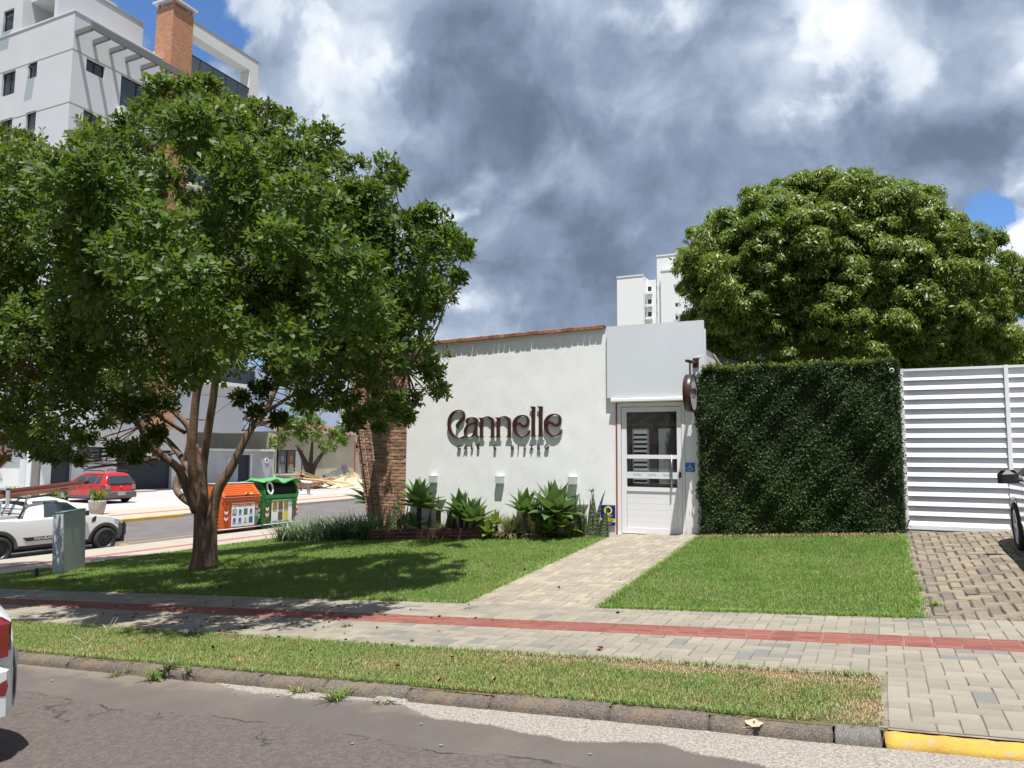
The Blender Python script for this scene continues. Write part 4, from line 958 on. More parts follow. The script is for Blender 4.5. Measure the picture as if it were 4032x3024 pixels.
# crown: clumps over an umbrella shaped volume
r = np.random.default_rng(21)
outl = [(-150, 470, 190), (-60, 620, 190), (0, 420, 150), (60, 345, 85), (20, 800, 150), (110, 900, 110), (190, 780, 150), (-40, 930, 110), (120, 640, 170), (230, 420, 150), (240, 310, 90), (330, 250, 75), (300, 560, 190),
        (390, 330, 130), (470, 260, 100), (455, 195, 32), (420, 215, 45), (345, 195, 32), (560, 300, 90), (640, 330, 95), (610, 258, 38), (700, 370, 85), (740, 440, 110), (800, 400, 75), (845, 385, 40), (850, 480, 100), (920, 520, 85), (905, 470, 50), (960, 560, 60), (985, 540, 28), (940, 640, 80),
        (880, 620, 110), (780, 560, 130), (640, 520, 170), (520, 470, 170), (420, 640, 180), (560, 680, 160), (700, 680, 150), (820, 720, 120), (900, 720, 80), (930, 790, 55), (860, 810, 85), (945, 835, 32), (770, 800, 90), (690, 800, 85), (845, 872, 42), (880, 900, 22), (600, 800, 80), (560, 850, 45), (720, 860, 48), (800, 890, 26),
        (280, 820, 110), (350, 760, 100), (330, 880, 55), (230, 900, 55), (180, 940, 45), (60, 960, 45), (100, 975, 30), (480, 780, 60), (655, 865, 30), (250, 965, 28), (120, 985, 34), (520, 860, 26), (555, 885, 22), (600, 905, 22), (850, 895, 22), (760, 905, 24), (820, 925, 16), (290, 985, 16), (170, 1000, 16), (1000, 545, 16), (1010, 530, 8), (985, 600, 18), (300, 960, 24), (345, 940, 26), (-90, 760, 150), (-180, 650, 160)]
cl = []
pxm = TD*1.823/3000
for (x, y, rp) in outl:
    k = max(1, int((rp/62)**1.9))
    # depth of the crown at this place: thick in the middle, thin at the outline
    cxn = (x-420)/600; cyn = (y-590)/410; dep = math.sqrt(max(.05, 1-cxn*cxn*.9-cyn*cyn*.75)); depB = 2.9*dep; depF = min(5.7, 5.9*dep)
    for q in range(max(int(k*3.4), 3)):
        a = r.uniform(0, 6.28); rr = rp*math.sqrt(r.uniform(0, 1))*(.78 if rp > 50 else .35); d = -depF*r.uniform(.1, 1.0)**.75 if r.uniform() < .68 else depB*r.uniform(.1, 1)**.7
        if x > 640: d -= (x-640)/260
        if d < 0 and y < 770: d = max(d, -5.9, 1.15/max(.02, (985-y)/1645) - TD)
        if y > 770 and d < 0: d = max(d, -3.2 if x > 640 or x < 200 else -1.2)
        if y > 700 and x > 700: d = min(d, -1.0)
        if x > 760: d = max(d, -3.6)
        cl.append((x+rr*math.cos(a), y+rr*math.sin(a), d, (rp*.75 if rp < 30 else min(max(rp*.42, 22), 60))*r.uniform(.8, 1.2)*pxm*(1+max(d, -5)/TD*.35)))
cl = np.array(cl)
Cc = np.array([Vector(treepx(a, b_, d, TD)) for a, b_, d, _ in cl]); Rc = cl[:, 3]
cen = np.array(treepx(430, 640, 0, TD))
PS = []; US = []
for c, rc in zip(Cc, Rc):
    n = int((88 if c[2] > 3.0 else 52)*(rc/.45)**2)+12
    d = nrmz(r.normal(0, 1, (n, 3))+nrmz(c-cen)[None]*.55+np.array([0, 0, .35])); p = c+d*rc*r.uniform(.5, 1.08, (n, 1))*np.array([1, 1, .85])
    PS.append(p); US.append(nrmz(d+nrmz(c-cen)[None]*.4+np.array([0, 0, .45])+r.normal(0, .25, (n, 3))))
PS = np.concatenate(PS); US = np.concatenate(US)
okm = np.ones(len(PS), bool)
okm &= ~((PS[:, 1] > YF-.25) & (PS[:, 0] > -10.6) & (PS[:, 2] < 3.7)); okm &= PS[:, 2] > 1.30
PS, US = PS[okm], US[okm]
n_sh1 = len(PS)
V, Fc = shoots(PS, US, 7, .100, .044, 36, r, wide=.66); k5 = np.arange(len(V)//5)*5; Fc = np.stack([k5, k5+1, k5+2, k5+3], 1)
put('crown', npmesh('crown', V-np.array(tb), Fc, [M_leaf]), tree, kind='stuff')
# twigs from the limbs to the clumps
mb = MB(); bp = np.array([v.co[:] for v in trunk.data.vertices])[::7]+np.array(tb); hi = bp[bp[:, 2] > 1.3]
for c, rc in zip(Cc, Rc):
    dist = np.linalg.norm(hi-c, axis=1)+np.maximum(0, hi[:, 2]-c[2])*1.5; s_ = hi[dist.argmin()]
    if dist.min() > 2.3: continue
    m_ = (s_+c)/2+r.normal(0, .12, 3)+np.array([0, 0, -.1]); mb.tube([Vector(s_)-tb, Vector(m_)-tb, Vector(c)-tb], [.014, .009, .005], 5, False)
    for q in range(5):
        e_ = c+nrmz(r.normal(0, 1, 3)+(c-cen)*.3)*rc*.95; mb.tube([Vector(c)-tb, Vector((c+e_)/2+r.normal(0, .04, 3))-tb, Vector(e_)-tb], [.006, .0045, .003], 4, False)
mb.build('twigs', M_bark, tree, True, kind='stuff')

# right hand tree behind the hedge
b2 = Vector((-.7, 19.7, .6)); T2 = (b2-CP).dot(F)
tree2 = thing('dome_tree', 'dense dome crowned tree with drooping yellow green leaves rising behind the hedge and gate', 'tree', tuple(b2))
def lp2(x, y, d=0.0): return tuple(Vector(treepx(x, y, d, T2))-b2)
branch_tree(tree2, [([(0, 0, -.2), (.1, 0, 1.2), (-.1, .1, 2.4)], [.32, .26, .22]), ([(0, 0, 1.0), lp2(1750, 780), lp2(1650, 680), lp2(1600, 560)], [.2, .15, .1, .04]), ([(0, 0, 1.2), lp2(1830, 760), lp2(1850, 620), lp2(1860, 460)], [.2, .16, .1, .04]),
                    ([(0, 0, 1.2), lp2(1930, 770), lp2(2020, 700), lp2(2100, 600)], [.2, .14, .09, .04]), ([(0, 0, 1.1), lp2(1800, 780, -1), lp2(1720, 700, -2), lp2(1700, 600, -2.6)], [.16, .12, .08, .03])], M_bark2)
r = np.random.default_rng(8)
pm2 = T2*1.823/3000; cl = []
out2 = [(1500, 560, 35), (1520, 620, 55), (1475, 625, 18), (1480, 545, 14), (1560, 540, 80), (1530, 700, 50), (1560, 760, 45), (1600, 480, 60), (1660, 450, 60), (1640, 600, 130), (1700, 420, 48), (1760, 430, 65), (1720, 560, 150), (1800, 410, 45), (1860, 400, 38), (1870, 378, 16), (1850, 480, 110), (1930, 420, 45), (1980, 440, 45), (1940, 500, 110),
        (2030, 480, 45), (2060, 540, 65), (1980, 600, 150), (1860, 640, 150), (1740, 700, 100), (1640, 720, 90), (1600, 650, 90), (1850, 740, 90), (1960, 720, 100), (2070, 640, 95), (2140, 620, 55), (2150, 520, 28), (2185, 600, 38), (2170, 560, 26), (2190, 650, 42), (2130, 700, 70), (2080, 745, 60), (2040, 770, 50), (2200, 730, 18), (1700, 780, 40), (2150, 770, 40), (1800, 790, 30), (1930, 785, 30)]
for (x, y, rp) in out2:
    cxn = (x-1830)/370; cyn = (y-600)/225; dep = 3.7*math.sqrt(max(.05, 1-min(1, cxn*cxn*.95+cyn*cyn*.6)))
    for q in range(max(3, int((rp/34)**2*6.0))):
        a = r.uniform(0, 6.28); rr = rp*math.sqrt(r.uniform(0, 1))*(.8 if rp > 30 else .3); d = -dep*r.uniform(.55, 1.0) if r.uniform() < .72 else dep*r.uniform(-.4, 1)
        cl.append((x+rr*math.cos(a), y+rr*math.sin(a), d, r.uniform(15, 38)*pm2 if rp > 30 else rp*.9*pm2))
PS = []; US = []
cen2 = np.array(treepx(1830, 700, 0, T2))
for a, b_, d, rc in cl:
    c = np.array(treepx(a, b_, d, T2)); n = int(74*(rc/.42)**2)+8
    o_ = nrmz(c-cen2); dd = nrmz(r.normal(0, 1, (n, 3))+o_[None]*.6+np.array([0, 0, .55])); dd[:, 2] = np.where(dd[:, 2] < -.35, -dd[:, 2]*.5, dd[:, 2])
    PS.append(c+dd*rc*r.uniform(.75, 1.05, (n, 1))*np.array([1, 1, .8])); US.append(nrmz(dd+np.array([0, 0, .3])+r.normal(0, .2, (n, 3))))
Nx = 13000; Ck = np.array([np.array(treepx(a, b_, d, T2)) for a, b_, d, rc in cl if d < .5]); ii = r.integers(0, len(Ck), Nx)
px2 = Ck[ii]*.95+cen2*.05+np.clip(r.normal(0, .20, (Nx, 3)), -.34, .34); PS.append(px2); US.append(nrmz(nrmz(px2-cen2)*1.0+np.array([0, 0, .5])+r.normal(0, .35, (Nx, 3))))
PS = np.concatenate(PS); US = np.concatenate(US); okm = (PS[:, 2] > 2.2) & (PS[:, 1] > 13.6); PS, US = PS[okm], US[okm]; n_sh2 = len(PS)
V, Fc = shoots(PS, US, 7, .104, .036, 10, r, droop=.60, wide=.5); k5 = np.arange(len(V)//5)*5; Fc = np.stack([k5, k5+1, k5+2, k5+3], 1)
put('crown', npmesh('crown', V-np.array(b2), Fc, [M_leaf2]), tree2, kind='stuff')

def small_tree(label, base, px, n, L, m, lit=M_bark2, trunks=(), name='small_tree'):
    bs = Vector(base); T = (bs-CP).dot(F); t = thing(name, label, 'tree', tuple(bs)); r = np.random.default_rng(n)
    q = lambda x, y, d=0: tuple(Vector(treepx(x, y, d, T))-bs)
    branch_tree(t, [([q(*p) for p in pts], rd) for pts, rd in trunks], lit)
    pmx = T*1.823/3000; PS = []; US = []
    for x, y, rp in px:
        for k in range(max(3, int((rp/18)**2))):
            a = r.uniform(0, 6.28); rr = rp*.8*math.sqrt(r.uniform()); c = np.array(treepx(x+rr*math.cos(a), y+rr*math.sin(a), r.normal(0, rp*pmx*.5), T)); rc = 15*pmx
            d = nrmz(r.normal(0, 1, (n, 3))+np.array([0, 0, .4])); PS.append(c+d*rc*r.uniform(.6, 1.05, (n, 1))); US.append(nrmz(d+np.array([0, 0, .4])))
    PS = np.concatenate(PS); US = np.concatenate(US); V, Fc = shoots(PS, US, 6, L, L*.5, 30, r)
    put('crown', npmesh('crown', V-np.array(bs), Fc, [m]), t, kind='stuff'); return t
g2 = (-39.1, 46.0, gz(-39.1, 46))
small_tree('light green rounded tree beside the beige house behind the green container', g2, [(640, 920, 42), (700, 915, 50), (600, 945, 25), (745, 930, 35), (665, 960, 40), (720, 960, 30), (770, 900, 30), (650, 890, 40)], 26, .26, M_leaf3,
           trunks=[([(668, 1046), (665, 1015), (655, 990), (640, 960)], [.32, .26, .18, .08]), ([(670, 1040), (680, 1005), (700, 975), (715, 950)], [.22, .18, .13, .06]), ([(667, 1030), (672, 990), (675, 950)], [.2, .15, .08])])
small_tree('distant bushy tree at the right edge beyond the gate', (7.0, 30, .6), [(2195, 775, 26), (2212, 760, 24), (2180, 790, 20), (2225, 785, 30), (2240, 760, 30)], 30, .16, M_leaf2, trunks=[([(2222, 850), (2222, 790), (2220, 770)], [.2, .15, .08])])

# ------------------------------------------------------------------ bed plants
def agave_leaf_mesh(m, seed, L=.34, Wd=.075, curl=.25, n=9):
    vs = []; fs = []
    for i in range(n):
        t = i/(n-1); w = Wd*(.55+.9*math.sin(PI*min(1, t*1.05+.12))**.9)*(1-t**5)*.62+(.001 if i == n-1 else .002)
        y = L*t*math.cos(curl*t*1.1); z = L*t*math.sin(curl*t*.8)*(1-.9*t)+.02*t
        for u in (-1, -.45, 0, .45, 1): vs.append((u*w, y, z+abs(u)**1.5*w*.38))
    for i in range(n-1):
        for j in range(4): a = i*5+j; fs.append((a, a+1, a+6, a+5))
    return MB().add(vs, fs).mesh('leaf', m, True)
AG = [agave_leaf_mesh(M_agave, k, curl=c) for k, c in enumerate((.05, .18, .30, .42))]
AGY = [agave_leaf_mesh(M_agavey, k, curl=c) for k, c in enumerate((.08, .2, .35))]
AGD = agave_leaf_mesh(M_dry, 9, curl=-.9)
def agave(label, x, y, zc, R, n, young=False, dry=0, el0=8, stem=True, sbase=None, yaw0=0.0):
    zb = gz(x, y); t = thing('agave_plant', label, 'agave', (x, y, zb), yaw0, 'agaves in the bed along the white wall')
    h = max(.05, zc-zb-.05)
    if stem:
        sb = sbase or (0, 0)
        mb = MB(); mb.tube([(sb[0], sb[1], -.03), (sb[0]*.5+.015, sb[1]*.5, h*.45), (0, 0, h-.02)], [.042, .036, .046], 9); mb.build('stem', M_bark2, t, True)
    pool = AGY if young else AG
    for k in range(n):
        f = k/max(1, n-1); az = k*2.39996+random.gauss(0, .12); el = math.radians(el0-18+(98-el0)*f**1.15+random.gauss(0, 5)); s = R/.34*(1.68-.34*f)*random.uniform(.92, 1.08)
        me = AGD if k < dry else pool[min(len(pool)-1, int((1-f)*len(pool)))]
        if k < dry: el = math.radians(-15)
        o = put('leaf', me, t, (math.cos(az)*.016, math.sin(az)*.016, h-.015+f*.05))
        o.matrix_local = Matrix.Translation((math.cos(az)*.016, math.sin(az)*.016, h-.015+f*.06)) @ Matrix.Rotation(az-PI/2, 4, 'Z') @ Matrix.Rotation(el, 4, 'X') @ Matrix.Scale(s, 4)
    return t
def bx(cx, cy, Y=12.45):                       # position in the bed photograph strip -> point on the bed plane
    fx, fy = 1500+cx*.4069, 1850+cy*.4069
    return atY(fx*2212/4032, fy*2212/4032, Y)
p = bx(370, 330); agave('large dark green agave on a stem in the tree shade beside the brick wall', p.x, 12.45, p.z, .37, 30)
p = bx(760, 400); agave('dark agave with a wide rosette, left one of the two touching each other', p.x, 12.5, p.z, .31, 26)
p = bx(895, 490, 12.36); agave('bright agave with upright leaves in front of the dark rosette', p.x, 12.36, p.z, .33, 26, el0=22)
p = bx(1035, 590, 12.28); agave('small pale green agave rosette low beside the planter edge', p.x, 12.28, p.z, .17, 16, True, el0=8, stem=False)
p = bx(1110, 500, 12.45); agave('small yellow green agave standing above the lowest rosette', p.x, 12.45, p.z, .17, 16, True, el0=30)
p = bx(1390, 390, 12.42); agave('agave with yellowed leaf tips on a bare leaning stem', p.x, 12.42, p.z, .30, 20, el0=14, dry=1, sbase=(.10, -.02))
p = bx(1680, 400, 12.4); agave('largest sunlit agave on a thick stem below the third wall lamp', p.x, 12.4, p.z, .41, 32, el0=4)
p = bx(1775, 530, 12.32); agave('low pale agave tucked under the largest agave on its right', p.x, 12.32, p.z, .23, 18, True, stem=False)
p = bx(1640, 570, 12.28); agave('low pale agave tucked under the largest agave on its left', p.x, 12.28, p.z, .17, 14, True, stem=False)
p = bx(330, 520, 12.4); agave('small shaded agave below the large dark one by the brick wall', p.x, 12.38, p.z, .20, 14, stem=False)
agave('agave showing only its left leaves behind the brick pier', -10.75, 14.9, .35, .48, 18, el0=10)

def blades(N, base, spread, L, lean, r, w=.012, seg=4, up=1.0):
    """arching strap blades growing from points near base"""
    az = r.uniform(0, 2*PI, N); ln = np.abs(r.normal(lean, .22, N)); B = base+np.stack([r.normal(0, spread, N), r.normal(0, spread, N), np.zeros(N)], 1)
    Ls = L*r.uniform(.6, 1.1, N); vs = []
    for i in range(seg+1):
        t = i/seg; a = ln*(.35+t*1.0); hd = Ls*t*np.sin(np.clip(a, 0, 2.2)); hz = Ls*t*np.cos(np.clip(a*.8, 0, 1.9))*up
        wd = w*(1-t**2.2)*.5+.0006
        c = B+np.stack([np.cos(az)*hd, np.sin(az)*hd, hz], 1); s_ = np.stack([-np.sin(az), np.cos(az), np.zeros(N)], 1)*wd[:, None] if hasattr(wd, '__len__') else np.stack([-np.sin(az), np.cos(az), np.zeros(N)], 1)*wd
        vs += [c-s_, c+s_]
    V = np.stack(vs, 1).reshape(-1, 3); k = np.arange(N)*(2*(seg+1)); F_ = []
    for i in range(seg): F_.append(np.stack([k+2*i, k+2*i+1, k+2*i+3, k+2*i+2], 1))
    return V, np.concatenate(F_)
r = np.random.default_rng(77)
for lb, cx, cy, R_, nb in (('dry tipped grassy clump between the shaded agave and the dark rosette', 590, 560, .26, 220), ('pale grassy clump with brown dead blades in the middle of the bed', 1255, 600, .33, 330), ('brown edged grassy clump beside the thick agave stem', 1520, 600, .33, 260)):
    p = bx(cx, cy, 12.42); zb = gz(p.x, 12.42); t = thing('grassy_clump', lb, 'grass clump', (p.x, 12.42, zb), 0, 'grassy clumps in the bed')
    V, Fc = blades(nb, np.zeros(3), .05, R_*1.35, .55, r, .011); put('foliage', npmesh('foliage', V, Fc, [M_spider]), t, kind='stuff')
    V, Fc = blades(nb//2, np.zeros(3), .06, R_*1.1, 1.35, r, .012, up=.9); V[:, 2] = np.maximum(V[:, 2], .01); put('dead_blades', npmesh('dead_blades', V, Fc, [M_dry]), t, kind='stuff')
def sans_mesh(L, w, seed):
    rr = np.random.default_rng(seed); vs = []; fs = []; n = 9; bx_, by_ = rr.normal(0, .05, 2)
    for i in range(n):
        t = i/(n-1); ww = w*(.55+.45*math.sin(PI*min(1, t+.25)))*(1-t**6)+.001; tw = t*rr.normal(0, .05)
        for u in (-1, 0, 1): vs.append((u*ww/2+bx_*t*t*L, by_*t*t*L+abs(u)*ww*.18+tw*u*ww, L*t))
    for i in range(n-1):
        for j in range(2): a = i*3+j; fs.append((a, a+1, a+4, a+3))
    return MB().add(vs, fs).mesh('leaf', M_sans, True)
SM = [sans_mesh(.5, .045, k) for k in range(5)]
def snake(label, pts, Y):
    p0 = bx(pts[0][0], 600, Y); t = thing('snake_plant', label, 'snake plant', (p0.x, Y, gz(p0.x, Y)), 0, 'snake plants in the bed')
    for (cx, top, lean) in pts:
        y2 = Y+random.uniform(-.07, .07); pt = bx(cx, top, y2); zb = gz(pt.x, y2); Lh = max(.12, pt.z-zb)
        o = put('leaf', random.choice(SM), t, (pt.x-p0.x-lean*Lh*.6, y2-Y, zb-gz(p0.x, Y)-.02)); o.scale = (random.uniform(1.5, 2.0), 1.4, (Lh+.02)/.5); o.rotation_euler = (random.gauss(0, .05), lean, random.uniform(-.8, .8))
    return t
snake('tall clump of banded snake plants between the largest agave and the security sign', [(1875, 180, -.06), (1920, 240, .0), (1905, 330, .1), (1970, 265, .05), (1850, 330, -.12), (1940, 330, -.1), (2000, 330, -.03), (2020, 270, .02), (2045, 200, .02), (2088, 185, .04), (2075, 280, .05), (2110, 400, .08), (2060, 380, 0), (1985, 420, .1), (1890, 400, 0), (1835, 380, -.1), (1950, 450, .06), (2030, 440, -.06), (2095, 470, .03), (2120, 520, .1)], 12.42)
snake('two thin banded snake plant leaves in front of the security sign', [(2150, 365, -.04), (2182, 325, .03), (2195, 520, .12)], 12.36)
snake('dark shaded snake plant clump against the brick wall', [(170, 190, -.05), (215, 200, .06), (95, 320, -.02), (110, 300, .03), (140, 260, 0), (190, 260, .04), (240, 300, .1), (80, 380, -.06), (60, 420, 0)], 12.55)
snake('single banded snake plant leaf right of the large shaded agave', [(556, 240, .02), (568, 300, .06), (545, 360, -.08), (470, 350, .1)], 12.56)
p = bx(2040, 215, 12.42); t = thing('spiky_sprout', 'thin yellow green spiky sprout rising over the snake plants', 'plant', (p.x, 12.42, gz(p.x, 12.42)))
h = p.z-gz(p.x, 12.42); MB().tube([(0, 0, 0), (.01, 0, h*.6), (0, 0, h)], [.008, .007, .006], 6).build('stem', M_bark2, t, True)
V, Fc = blades(34, np.array([0, 0, h]), .006, .13, 1.1, r, .012, 4); put('foliage', npmesh('foliage', V, Fc, [M_agavey]), t, kind='stuff')
snake('banded snake plant leaves behind the dark agave pair', [(640, 330, .0), (690, 300, .05), (720, 380, -.08), (830, 330, .04)], 12.58)
snake('dark banded snake plant leaves between the two stemmed agaves', [(1480, 190, .02), (1455, 330, -.05), (1520, 300, .06), (1555, 160, .0), (1590, 220, .07)], 12.56)
for lb, cx, cy, R_, nb in (('thin green grassy clump left of the security sign snake plants', 1860, 600, .22, 160), ('low shaded grassy clump at the left end of the planter', 130, 560, .24, 160), ('low grassy clump between the dark rosette and the pale rosettes', 980, 560, .20, 150)):
    p = bx(cx, cy, 12.42); zb = gz(p.x, 12.42); t = thing('grassy_clump', lb, 'grass clump', (p.x, 12.42, zb), 0, 'grassy clumps in the bed')
    V, Fc = blades(nb, np.zeros(3), .06, R_*1.35, .6, r, .013); put('foliage', npmesh('foliage', V, Fc, [M_spider]), t, kind='stuff')
# striped lily bed beside the brick
k = 0; ORD = ['first', 'second', 'third', 'fourth', 'fifth', 'sixth', 'seventh', 'last']
for (px_, py_, Y_) in ((618, 1163, 14.6), (645, 1160, 14.3), (672, 1165, 13.9), (700, 1165, 13.4), (725, 1166, 13.1), (752, 1165, 12.9), (780, 1165, 12.75), (808, 1163, 12.65), (640, 1148, 15.0), (690, 1148, 14.5), (735, 1150, 13.9), (775, 1150, 13.5), (822, 1150, 13.0), (660, 1140, 15.3), (716, 1140, 14.9)):
    p = atY(px_, py_, Y_); zb = gz(p.x, Y_); t = thing('striped_lily', ('%s striped lily clump from the left in the front row edging the lawn' % ORD[k] if k < 8 else '%s striped lily clump from the left in the back row behind the lawn edge' % ORD[[8, 9, 10, 11, 14, 12, 13].index(k)]), 'lily', (p.x, Y_, zb), 0, 'striped lily clumps edging the lawn')
    V, Fc = blades(150, np.zeros(3), .12, .60, .72, r, .030, 4); put('foliage', npmesh('foliage', V, Fc, [M_flax]), t, kind='stuff'); k += 1

# ------------------------------------------------------------------ grass
def tufts(name, x0, x1, y0, y1, dens, L, w, m, label, seed, mask=None, lean=.5, seg=1, edges=None):
    r = np.random.default_rng(seed); N = int((x1-x0)*(y1-y0)*dens)
    x = r.uniform(x0, x1, N); y = r.uniform(y0, y1, N)
    if mask is not None: k_ = r.uniform(0, 1, N) < mask(x, y); x, y = x[k_], y[k_]
    d0 = (x*F.x+y*F.y); lat = (x*RR.x+y*RR.y)/np.maximum(d0, .1); k_ = (np.abs(lat) < .74); x, y, d0 = x[k_], y[k_], d0[k_]
    z = gh(x, np.where((y > 4.38) & (y < 5.6), 5.0, y)); N = len(x); az = r.uniform(0, 6.28, N); cl = np.sin(x*9+np.sin(y*7)*2)*np.sin(y*11+x*3)
    Ls = L*r.uniform(.5, 1.25, N)*(1+.25*cl); ln = np.abs(r.normal(lean, .3, N)); ww = w*r.uniform(.7, 1.3, N)
    s = np.stack([-np.sin(az), np.cos(az), 0*az], 1)*ww[:, None]*.5; B = np.stack([x, y, z-.004], 1)
    dh = np.stack([np.cos(az), np.sin(az), 0*az], 1)
    if seg == 1:
        T = B+dh*(Ls*np.sin(ln))[:, None]+np.array([0, 0, 1])*(Ls*np.cos(ln))[:, None]
        V = np.stack([B-s, B+s, T], 1).reshape(-1, 3); Fc = np.arange(N*3).reshape(-1, 3)
    else:
        a = ln*.5; Mid = B+dh*(Ls*.55*np.sin(a))[:, None]+np.array([0, 0, 1])*(Ls*.55*np.cos(a))[:, None]
        T = Mid+dh*(Ls*.5*np.sin(ln*1.7))[:, None]+np.array([0, 0, 1])*(Ls*.5*np.cos(ln*1.7))[:, None]
        V = np.stack([B-s, B+s, Mid+s*.8, Mid-s*.8, T], 1).reshape(-1, 3); k = np.arange(N)*5
        Fc = np.concatenate([np.stack([k, k+1, k+2], 1), np.stack([k, k+2, k+3], 1), np.stack([k+3, k+2, k+4], 1)])
    o = put(name, npmesh(name, V, Fc, [m])); tag(o, label, 'grass', None, 'stuff'); return o
def fbm(x, y, f, s=0):
    v = 0; a = 1
    for k in range(4):
        v = v+a*np.sin(x*f+s+1.7*k+1.3*np.sin(y*f*.9+k))*np.cos(y*f*1.1-s+.9*k+1.1*np.sin(x*f*.8)); a *= .55; f *= 2.1
    return v
def bare(x, y):   # dry bare soil along the pavement edge and the right end
    e1 = np.clip((y-(5.30-.10*smn(-3.2, -1.4, x)+.07*fbm(x, y, 3)))/.06, 0, 1)*smn(-3.4, -2.2, x)*.93
    e2 = smn(-.42, -.16, x)*np.clip((4.98-y)/.1, 0, 1)*.95
    return np.clip(1-e1-e2, .05, 1)*np.clip(.90+.35*fbm(x, y, 2.2, 3), .35, 1)
tufts('verge_grass', -13.5, -.03, 4.50, 5.49, 12000, .030, .0042, M_grassv, 'short patchy grass on the verge between kerb and pavement', 1, bare, .75, 2)
def dryb(x, y): return np.clip(1.05-bare(x, y), 0, 1)*.8+.03
tufts('dry_verge_grass', -9, -.02, 4.50, 5.49, 5200, .030, .004, M_straw, 'dead straw coloured grass in the bare patches of the verge', 2, dryb, 1.15, 2)
lawn_mask = lambda x, y: np.clip(.93+.25*fbm(x, y, 1.6, 5), .5, 1)
tufts('lawn_grass', -14.6, -4.17, 7.5, 12.35, 6000, .034, .0060, M_grass, 'mown green lawn left of the paved path under the street tree', 3, lawn_mask, .6)
tufts('lawn_grass', -14.6, -9.3, 12.35, 20, 1700, .036, .0085, M_grass, 'strip of lawn behind the street tree beside the side street pavement', 4, None, .6)
tufts('hedge_lawn_grass', -2.59, .27, 7.5, 12.4, 8000, .034, .0055, M_grass, 'mown green lawn between the paved path and the driveway', 5, lawn_mask, .6)
drym = lambda x, y: np.clip(fbm(x, y, 2.7, 9)-.75, 0, 1)*1.2+.02
tufts('dry_lawn_grass', -2.59, .27, 7.5, 12.4, 2600, .030, .0055, M_straw, 'faded straw coloured patches in the lawn before the hedge', 31, drym, 1.0)
tufts('dry_lawn_grass', -9, -4.17, 7.5, 12.35, 1500, .030, .006, M_straw, 'faded straw coloured patches in the lawn left of the path', 32, drym, 1.0)
# ragged longer edges where lawn meets paving
def edge_grass(name, pts, n, L, m, label, seed, sp=.03):
    r = np.random.default_rng(seed); pts = np.array(pts, float); t = r.uniform(0, len(pts)-1.0001, n); i = t.astype(int); f = (t-i)[:, None]
    P = pts[i]*(1-f)+pts[i+1]*f+r.normal(0, sp, (n, 2)); B = np.stack([P[:, 0], P[:, 1], gh(P[:, 0], np.where(np.abs(P[:, 1]-4.45) < .2, 4.5, P[:, 1]))-.002], 1)
    Vs = []; V, Fc = blades(n, B, 0.0, L, .8, r, .0045, 2); o = put(name, npmesh(name, V, Fc, [m])); tag(o, label, 'grass', None, 'stuff'); return o
edge_grass('edge_grass', [(-4.17, 7.5), (-4.17, 12.4)], 2600, .05, M_grass, 'longer grass blades overhanging the left edge of the path', 6, .032)
edge_grass('edge_grass', [(-2.59, 7.5), (-2.59, 12.3)], 2600, .05, M_grass, 'longer grass blades overhanging the right edge of the path', 7, .032)
edge_grass('edge_grass', [(-13, 7.5), (-4.2, 7.5)], 3800, .045, M_grass, 'longer grass blades where the big lawn meets the pavement', 8, .030)
edge_grass('edge_grass', [(-2.6, 7.5), (.27, 7.5), (.28, 12.3)], 4200, .05, M_grass, 'longer grass blades around the driveway corner of the hedge lawn', 9, .030)
edge_grass('edge_grass', [(-12, 5.5), (-.05, 5.5)], 3200, .045, M_grassv, 'pale blades at the pavement side of the verge', 10, .016)
edge_grass('edge_grass', [(-12, 4.5), (-.4, 4.5)], 4600, .04, M_grassv, 'pale blades hanging over the kerb stones', 11, .012)
edge_grass('edge_grass', [(-4.6, 12.35), (-4.2, 12.5)], 260, .05, M_straw, 'dead straw grass at the wall foot by the security sign', 12, .05)
edge_grass('edge_grass', [(-2.5, 12.33), (.25, 12.33)], 1800, .06, M_straw, 'dead straw grass under the hedge', 13, .05)
edge_grass('edge_grass', [(-14.55, 8), (-14.6, 20)], 2600, .06, M_grass, 'grass blades along the side street pavement', 15, .02)

